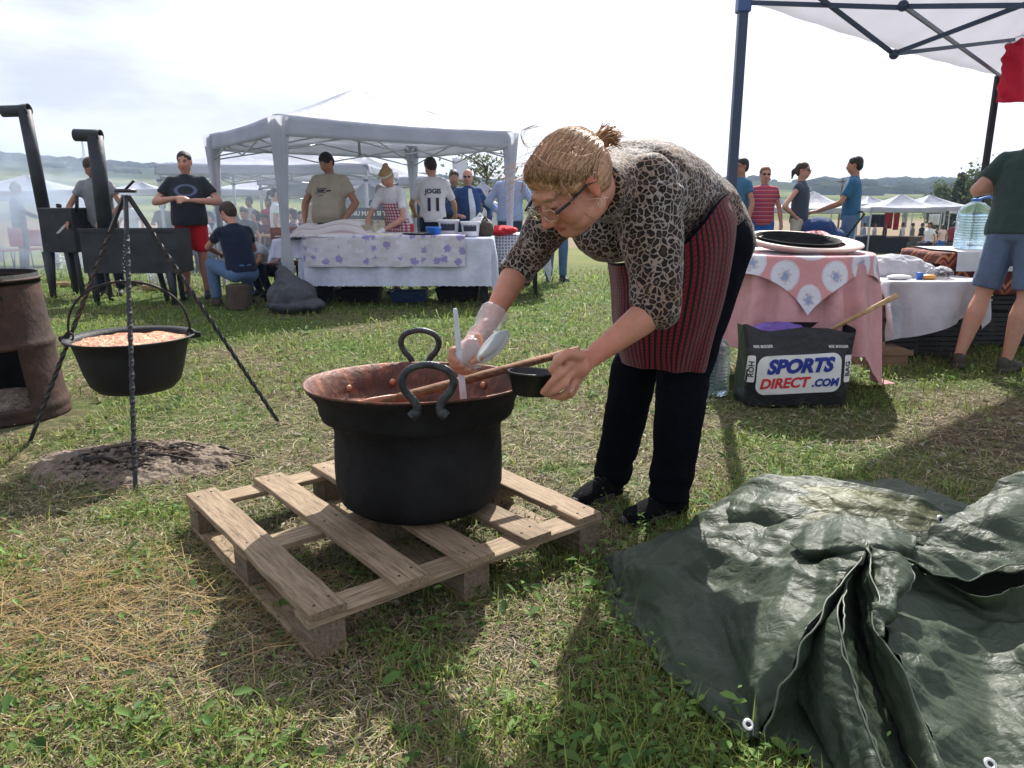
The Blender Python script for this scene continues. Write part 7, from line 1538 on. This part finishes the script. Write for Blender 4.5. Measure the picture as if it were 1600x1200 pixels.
def tring(c, ac, ax, rx, ry, n=30):
    ac = (ac-ax*ac.dot(ax)).normalized(); bk = ax.cross(ac); bk = bk if bk.z > 0 else -bk
    return [c+ac*rx*math.cos(2*pi*k/n)+bk*ry*(math.sin(2*pi*k/n)) for k in range(n)]
tr_ = [(-.12, .165, .150, .06), (.0, .185, .175, .085), (.16, .186, .180, .085), (.34, .180, .176, .085), (.52, .182, .170, .085), (.70, .186, .168, .085), (.84, .188, .152, .08), (.95, .175, .122, .075), (1.03, .135, .09, .06), (1.10, .08, .06, .04)]
rings = []
for u, rx, ry, bo_ in tr_:
    c = pelC.lerp(midS, u)+Vector((.02, 0, bo_*.45+.045*math.sin(pi*min(max(u, 0), 1)))); ac = (across*(1-u)+across2*u) if 0 <= u <= 1 else (across if u < 0 else across2); rings.append(tring(c, ac, axT, rx, ry))
mb.loft(rings)
for S_ in (shN, shF): mb.ell(S_+Vector((.012, .01, .02)), (.092, .09, .088), seg=18, rg=12)
mb.ell(midS.lerp(nbk, .6)+Vector((0, .02, .03)), (.12, .12, .085), seg=18); mb.cone(nbk+Vector((.03, .02, -.01)), nbk.lerp(P(0, -.035, -.06), .72), .105, .074, 20)
mb.ell(midS.lerp(pelC, .14)+Vector((-.02, -.03, -.07)), (.12, .13, .10), seg=18)           # bust
# sleeves: three quarter, widening at the cuff
def sleeve(S_, E_, W_, q, r0, r1, r2):
    mb.cone(S_, E_, r0, r1, 18); mb.ell(E_, r1*1.0, seg=18, rg=12); mb.cone(E_, E_.lerp(W_, q), r1, r2, 18)
sleeve(shN+Vector((.02, 0, 0)), elN+Vector((.0, 0, .01)), wrN, .12, .096, .070, .068); sleeve(shF, elF, wrF, .18, .085, .062, .060)
mb.cone(shN, elN, .09, .07, 18)
def wdisp(c):
    w = c + np.array(wr.location); a = fbm(w[:, 0]*7+3, w[:, 1]*7, w[:, 2]*7, 3)
    l = np.sin((w[:, 2]*26+w[:, 0]*14+a*9)); arm = np.exp(-np.minimum(((w-np.array(elN))**2).sum(1), ((w-np.array(elF))**2).sum(1))/.03)
    return .011*(np.abs(2*a-.9)*-1.6+.4) + .0035*l*(.3+arm)
blouse = fuse(mb, 'blouse', leo, wr, .0072, 3, local=False, disp=wdisp)
# trousers
trm = mat('navy_black_trousers', (.005, .006, .010), rough=.95, spec=.06, bump=(7, .9), bd=.03, nz=(4, .25))
mb = MB(); mb.ell((pelN+pelF)/2+Vector((.016, .02, .005)), (.150, .20, .15), seg=26, rg=14)
for h_, k_, a_, w_ in ((pelN, knN, anN, 1.05), (pelF, knF, anF, 1.0)):
    mb.ell(h_+Vector((.012, 0, .0)), (.120*w_, .125, .14), seg=22, rg=12); mb.cap(h_+Vector((.010, 0, 0)), k_+Vector((.012, 0, .05)), .120*w_, .090*w_, 22); mb.cap(k_+Vector((.012, 0, .05)), k_.lerp(a_, .5)+Vector((.008, 0, 0)), .090*w_, .082*w_, 20); mb.cone(k_.lerp(a_, .5)+Vector((.008, 0, 0)), a_+Vector((.0, 0, .0)), .082*w_, .074*w_, 20); mb.ell(k_.lerp(a_, .9), (.080, .084, .045), seg=16)
fuse(mb, 'trousers', trm, wr, .008, 3, local=False, disp=lambda c: .008*(np.abs(2*fbm((c[:, 0]+3)*7, c[:, 1]*7, (c[:, 2])*11, 3)-.9)*-1.6+.4)+.005*np.sin(c[:, 2]*60+8*fbm(c[:, 0]*8, c[:, 1]*8, c[:, 2]*8, 2))*np.clip((.30-c[:, 2])*5, 0, 1))
# apron
apm = clothmat('checked_red_black_apron', (.3, .03, .04), bump=(9, .35), coord='UV', rough=.8)
def _ap(t, L):
    s_ = nd(t, 'ShaderNodeSeparateXYZ'); L(nd(t, 'ShaderNodeTexCoord').outputs['UV'], s_.inputs[0]); U = mth(t, 'FRACT', mth(t, 'MULTIPLY', s_.outputs[0], 44.0)); V = mth(t, 'FRACT', mth(t, 'MULTIPLY', s_.outputs[1], 62.0))
    cu = ramp(t, U, [(0, (.21, .013, .022)), (.46, (.010, .007, .009)), (.90, (.13, .06, .055)), (.95, (.010, .007, .009))], 'CONSTANT')
    f = ramp(t, V, [(0, (0, 0, 0)), (.68, (1, 1, 1))], 'CONSTANT'); return mixc(t, mth(t, 'MULTIPLY', f, .55), cu, (.022, .010, .012))
recolor(apm, _ap)
D_ = .045
rows = [[at(950, 412, 2.74), at(968, 415, 2.58-D_), at(1010, 408, 2.44), at(1062, 388, 2.37), at(1102, 345, 2.38), at(1124, 314, 2.43), at(1137, 302, 2.56), at(1138, 300, 2.68)],
        [at(954, 450, 2.74), at(974, 450, 2.58-D_), at(1010, 450, 2.44), at(1062, 436, 2.38), at(1108, 405, 2.40), at(1138, 370, 2.46), at(1152, 350, 2.60), at(1150, 350, 2.74)],
        [at(956, 500, 2.74), at(975, 500, 2.58-D_), at(1008, 505, 2.46), at(1052, 503, 2.42), at(1095, 490, 2.44), at(1126, 460, 2.50), at(1138, 440, 2.63), at(1132, 440, 2.76)],
        [at(962, 540, 2.74), at(980, 545, 2.60-D_), at(1010, 550, 2.49), at(1045, 552, 2.46), at(1082, 545, 2.47), at(1108, 530, 2.53), at(1120, 510, 2.66), at(1116, 510, 2.78)],
        [at(970, 566, 2.74), at(986, 572, 2.62-D_), at(1012, 576, 2.51), at(1045, 580, 2.48), at(1074, 582, 2.49), at(1096, 581, 2.55), at(1106, 580, 2.66), at(1104, 578, 2.78)]]
Pa = net(rows, 90, 110); uu = np.linspace(0, 1, 110)[None, :]; vv_ = np.linspace(0, 1, 90)[:, None]
Pa[..., 1] += -.012*np.sin(uu*26+2*vv_)*(.2+vv_) ; Pa[..., 0] += .006*np.sin(uu*33+1)*vv_
du = np.linalg.norm(np.diff(Pa, axis=1), axis=-1).mean(0); dv = np.linalg.norm(np.diff(Pa, axis=0), axis=-1).mean(1)
U_, V_ = np.meshgrid(np.concatenate([[0], np.cumsum(du)]), np.concatenate([[0], np.cumsum(dv)])); mb = MB(); mb.grid(Pa, uv=np.stack([U_, V_], -1)); mb.build('apron', apm, wr, thick=.004)
mb = MB(); top_e = [Vector(p)+Vector((0, -.004, .004)) for p in Pa[0]]; mb.tube(top_e, .005, 6, sq=.6); mb.build('waist_tie', trm, wr)
# shoes
shm = mat('charcoal_mesh_shoe', (.008, .008, .010), spec=.1, rough=.95, nz=(60, .25), bump=(150, .5)); slm = mat('grey_sole', (.030, .027, .027), rough=.7)
def shoe(heel, toe, w_=1.0):
    heel, toe = Vector(heel), Vector(toe); heel.z = toe.z = 0; d = (toe-heel).normalized(); L_ = (toe-heel).length; s_ = Vector((d.y, -d.x, 0)); sho = None
    def W(a, b, c): return heel+d*a*L_+s_*b*w_+Vector((0, 0, c))
    mb = MB(); rings = []
    for z, g_ in ((0.002, .98), (.012, 1.04), (.026, 1.03), (.034, .97)):
        ring = []
        for k in range(40):
            a = 2*pi*k/40; x = (1-math.cos(a))/2; hw = .036+.015*math.sin(pi*min(1, x*1.05))**.8*(.6+.6*x); ring.append(W(x*1.02*g_-.01, math.copysign(abs(math.sin(a))**.75, math.sin(a))*hw*g_, z+.012*max(0, x-.75)))
        rings.append(ring)
    mb.loft(rings); so_ = mb.build('shoe', slm, wr)
    so_.name = 'shoe'; mb = MB(); prof = [(.03, .036, .10), (.16, .041, .112), (.30, .042, .11), (.45, .045, .096), (.60, .048, .080), (.75, .048, .066), (.88, .042, .054), (.97, .024, .038)]; rings = []
    for x, hw, hh in prof: rings.append([W(x, hw*math.copysign(abs(math.cos(a))**.7, math.cos(a)), .028+max(0, math.sin(a))**.8*(hh-.028)+(-.01 if math.sin(a) < 0 else 0)) for a in np.arange(26)*2*pi/26])
    mb.loft(rings); mb.ell(W(.15, 0, .08), (.045, .045, .045)); up_ = fuse(mb, 'shoe_upper', shm, None, .0045, 2, local=False, disp=lambda c: .0015*np.sin(c[:, 0]*90)); up_.parent = so_; up_.location = -wr.location
    for k in range(6):
        x = .34+k*.065; z = .113-.006*k-.0012*k*k; mb = MB(); mb.tube(cr([W(x, -.026, z-.010), W(x+.015, 0, z+.002), W(x, .026, z-.010)], 9), .0028, 5); l = mb.build('lace', plastic_black, None); l.parent = so_; l.location = -wr.location
shoe(gr(1070, 800), gr(972, 822), 1.05); shoe(gr(968, 772), gr(896, 792), 1.0)
# hair
hairm = mat('light_brown_hair', (.24, .135, .075), rough=.42, spec=.45, nz=(14, .35), bump=(70, .6), st=(1, 1, 1)); recolor(hairm, lambda t, L: ramp(t, noiz(t, 20, 6, rough=.7), [(.32, (.17, .080, .038)), (.5, (.38, .20, .10)), (.68, (.60, .37, .20))]))
mb = MB(); eh = lambda c, rad: mb.ell(P(*c), [q*hs for q in rad], M, 26, 16)
eh((0, -.020, .036), (.083, .100, .080)); eh((0, -.055, .012), (.080, .066, .082)); eh((0, .022, .060), (.070, .060, .048)); eh((0, .045, .055), (.060, .035, .036)); eh((0, -.06, -.03), (.062, .045, .05))
for s_ in (-1, 1): eh((s_*.066, .022, .040), (.018, .038, .045)); eh((s_*.074, -.035, .0), (.016, .035, .045))
hair = fuse(mb, 'hair', hairm, wr, .0032, 4, local=False)
inv = np.array([list(hr_), list(hf_), list(hu_)])
n_ = len(hair.data.vertices); co = np.empty(n_*3, np.float32); no = np.empty(n_*3, np.float32); hair.data.vertices.foreach_get('co', co); hair.data.vertices.foreach_get('normal', no); co = co.reshape(-1, 3).astype(float); no = no.reshape(-1, 3)
q = (co+np.array(wr.location)-np.array(hC)) @ inv.T/hs; bun = np.array([0, -.115, .020]); dq = q-bun; th_ = np.arctan2(dq[:, 0], dq[:, 2]+.02); gl = np.sin(th_*42+3*fbm(q[:, 0]*30, q[:, 1]*30, q[:, 2]*30, 2))*.0011+np.sin(th_*97)*.0007
hair.data.vertices.foreach_set('co', (co+no*gl[:, None]).astype(np.float32).ravel()); hair.data.update()
# ponytail: tie and loose strands
tie = P(0, -.120, .020); mb = MB(); mb.ell(tie, [.024*hs, .014*hs, .024*hs], M, 14, 9); mb.build('hair_tie', plastic_black, wr)
tm_ = MB(); r3 = np.random.default_rng(5); tipd = (hf_*-.75+Vector((.55, .0, .20))).normalized()
for k in range(230):
    o_ = Vector(r3.normal(0, .008, 3)); sp_ = Vector(r3.normal(0, .30, 3)); a0_ = tie+o_; a1_ = a0_+(tipd+sp_*.5).normalized()*.035; a2_ = a1_+(tipd+sp_+Vector((.2, .0, -.45))).normalized()*r3.uniform(.015, .035); tm_.tube(cr([a0_, a1_, a2_], 6), [.0022, .0024, .0022, .0018, .0012, .0004], 4)
tm_.build('ponytail', hairm, wr, kind='stuff')
# strands lying over the head and flying away
sm_ = MB(); bvh = BVHTree.FromPolygons([v.co+wr.location for v in hair.data.vertices], [p.vertices[:] for p in hair.data.polygons])
for k in range(2000):
    a = r3.uniform(-1.75, 1.75); st_p = P(math.sin(a)*.075, .075*math.cos(a)-.0+.0, .055+.03*math.cos(a)-abs(a)*.018); st_p += Vector(r3.normal(0, .006, 3)); pts = []
    wv_ = r3.normal(0, .012); m2 = P(math.sin(a)*.085+wv_, -.02+r3.normal(0, .01), .135-.045*abs(a)**1.3)
    for t_ in [i_/9 for i_ in range(10)]:
        p_ = (1-t_)**2*st_p+2*t_*(1-t_)*m2+t_*t_*tie; d_ = (p_-P(0, -.03, .02)).normalized(); h_ = bvh.ray_cast(P(0, -.03, .02)+d_*.3, -d_)
        if h_[0] is not None: p_ = h_[0]+d_*(.0012+abs(r3.normal(0, .0008)))
        pts.append(p_)
    sm_.tube(pts, [.0009]*9+[.0004], 3, mi=int(r3.integers(0, 3)))
for k in range(110):
    a = r3.uniform(-1.9, 1.9); b_ = r3.uniform(-.06, .09); s0_ = P(math.sin(a)*.08, .02+b_*.6, .12-.05*abs(a)); d_ = (s0_-P(0, -.02, .02)).normalized(); out_ = d_*r3.uniform(.010, .028); sidev = hr_*r3.normal(0, .05)+hf_*r3.normal(0, .05)
    sm_.tube(cr([s0_-d_*.006, s0_+out_*.6+sidev*.4, s0_+out_+sidev*.9, s0_+out_*.5+sidev*1.5], 10), .00042, 3)
for pts in ([at(850, 225, 1.93), at(822, 228, 1.92), at(816, 205, 1.92), at(840, 196, 1.92)], [at(826, 250, 1.9), at(836, 262, 1.87), at(868, 268, 1.84), at(896, 262, 1.84), at(900, 240, 1.86)], [at(874, 270, 1.84), at(880, 300, 1.835), at(905, 325, 1.84), at(925, 342, 1.86)], [at(815, 300, 1.9), at(822, 270, 1.88), at(845, 250, 1.88)], [at(838, 243, 1.88), at(860, 258, 1.85), at(895, 270, 1.84)]):
    for k in range(5): sm_.tube(cr([Vector(q_)+Vector(r3.normal(0, .0025, 3)) for q_ in pts], 16), .00055, 3)
sm_.build('loose_strands', [hairm, mat('hair_pale', (.62, .42, .25), rough=.4, nz=None, bump=None), mat('hair_dark', (.20, .11, .06), rough=.45, nz=None, bump=None)], wr, kind='stuff')
# glasses, earring, ring
gl_ = mat('gold_frame', (.55, .45, .3), rough=.25, metal=1, nz=None, bump=None); lensm = mat('lens', (.9, .92, .92), rough=.03, trans=.95, ior=1.1, nz=None, bump=None, alpha=.35)
mb = MB()
for s_ in (-1, 1):
    loop = [P(s_*.034+.0255*math.cos(a), .108-abs(math.cos(a)+s_*1.0)*.0-.006*(math.cos(a)*s_ > 0), -.004+.0175*math.sin(a)) for a in np.arange(28)*2*pi/28]; mb.tube(loop, .0012, 6, closed=True)
    m2 = MB(); m2.add([P(s_*.034, .109, -.004)]+loop, [(0, i+1, (i+1) % 28+1) for i in range(28)]); m2.build('lens', lensm, wr)
mb.tube(cr([P(-.0095, .109, .002), P(0, .113, .006), P(.0095, .109, .002)], 8), .0013, 6); mb.build('glasses_frame', gl_, wr)
for s_ in (-1, 1):
    m2 = MB(); m2.tube([P(s_*.059, .104, .004), P(s_*.074, .07, .005), P(s_*.083, .01, .008), P(s_*.085, -.02, -.004)], [.0035, .003, .0022, .002], 6, sq=2.0, up=hu_); m2.build('temple_arm', plastic_black, wr)
    m2 = MB(); q = P(s_*.084, .000, -.044); m2.tube([q+Vector((math.cos(a)*.004, 0, math.sin(a)*.010-.01)) for a in np.arange(14)*2*pi/14], .0011, 5, closed=True); m2.build('earring', gl_, wr)
mb = MB(); q = at(890, 611, 1.905); mb.tube([q+Vector((math.cos(a)*.006, math.sin(a)*.0125, math.cos(a)*.008)) for a in np.arange(16)*pi/8], .0018, 6, closed=True); mb.build('finger_ring', gl_, wr)
# thin plastic glove on the far hand
glv = mat('thin_clear_glove', (.85, .82, .84), rough=.25, nz=(12, .1), bump=(34, 1.0), alpha=.38, spec=.9, bd=.012)
mb = MB(); mb.ell(at(738, 552, 2.35), (.050, .042, .050), seg=22, rg=14); mb.ell(at(722, 560, 2.335), (.042, .040, .036), seg=20); mb.cap(at(745, 540, 2.38), wrF.lerp(elF, .12), .046, .040, 18); mb.cone(wrF.lerp(elF, .06), wrF.lerp(elF, .25), .044, .052, 18)
fuse(mb, 'clear_glove', glv, wr, .005, 1, local=False, disp=wrinkle(20, .010))
# =================================================================== WHAT SHE HOLDS
o = thing('black_bowl', bowlC, 'small black plastic bowl in the cook\'s hand above the cauldron', 'bowl'); bM = np.array(Matrix.Rotation(R_(3), 3, 'Y') @ Matrix.Rotation(R_(-4), 3, 'X')); c = bowlC
mb = MB(); mb.lathe(c, [(.001, -.062), (.048, -.062), (.050, -.060), (.0625, -.006), (.0655, -.006), (.0660, .000), (.0645, .001), (.0615, -.003), (.048, -.056), (.001, -.057)], 48, M=bM); mb.build('shell', plastic_black, o)
mb = MB(); mb.ell(c+Vector((-.018, .01, -.030)), (.022, .018, .006), seg=14); mb.build('lemon_slice', mat('lemon', (.62, .58, .28), rough=.5), o)
a_, b_, c_ = at(711, 482, 2.30), at(718, 560, 2.315), at(727, 648, 2.44); o = thing('ladle', b_, 'clear plastic ladle handle dipped in the cauldron, held by the gloved hand', 'ladle')
frost = mat('frosted_plastic', (.72, .76, .84), rough=.22, spec=.6, nz=(12, .12), bump=(30, .2), alpha=.85)
lv = (c_-a_).normalized(); mb = MB(); mb.tube([a_, a_+lv*.012, a_+lv*.03, b_, c_, c_+lv*.06], [.0055, .0075, .0078, .0095, .0118, .012], 8, sq=.4, up=(1, 0, 0)); mb.build('handle', frost, o)
mb = MB(); mb.lathe(c_+lv*.075, [(.001, -.03), (.03, -.025), (.042, 0), (.043, .004), (.040, 0), (.028, -.022), (.001, -.026)], 24); mb.build('scoop', frost, o)
mb = MB(); mb.tube([a_+lv*.055+Vector((0, -.006, 0)), a_+lv*.055+Vector((0, .006, 0))], .0022, 8); mb.build('hang_hole', iron, o)
lc = at(771, 541, 2.30); nrm_ = Vector((.62, -.45, -.52)).normalized(); ux = nrm_.cross(Vector((0, 0, 1))).normalized(); uy = nrm_.cross(ux); LM = np.array(Matrix((ux, uy, nrm_)).transposed())
o = thing('round_cover', lc, 'round translucent plastic lid pinched in the gloved hand', 'cover'); mb = MB(); mb.lathe(lc, [(.001, .0), (.046, .0), (.050, -.004), (.056, -.004), (.060, .0), (.064, .003), (.0665, .0), (.064, -.003), (.056, -.007), (.049, -.007), (.045, -.003), (.001, -.003)], 48, M=LM); mb.build('disc', mat('milky_lid', (.74, .78, .82), rough=.2, spec=.6, nz=(8, .1), bump=None, alpha=.72, transl=.3), o)
print('TRIS', sum(len(p.vertices)-2 for m in {o.data for o in bpy.data.objects if o.type == 'MESH'} for p in m.polygons))
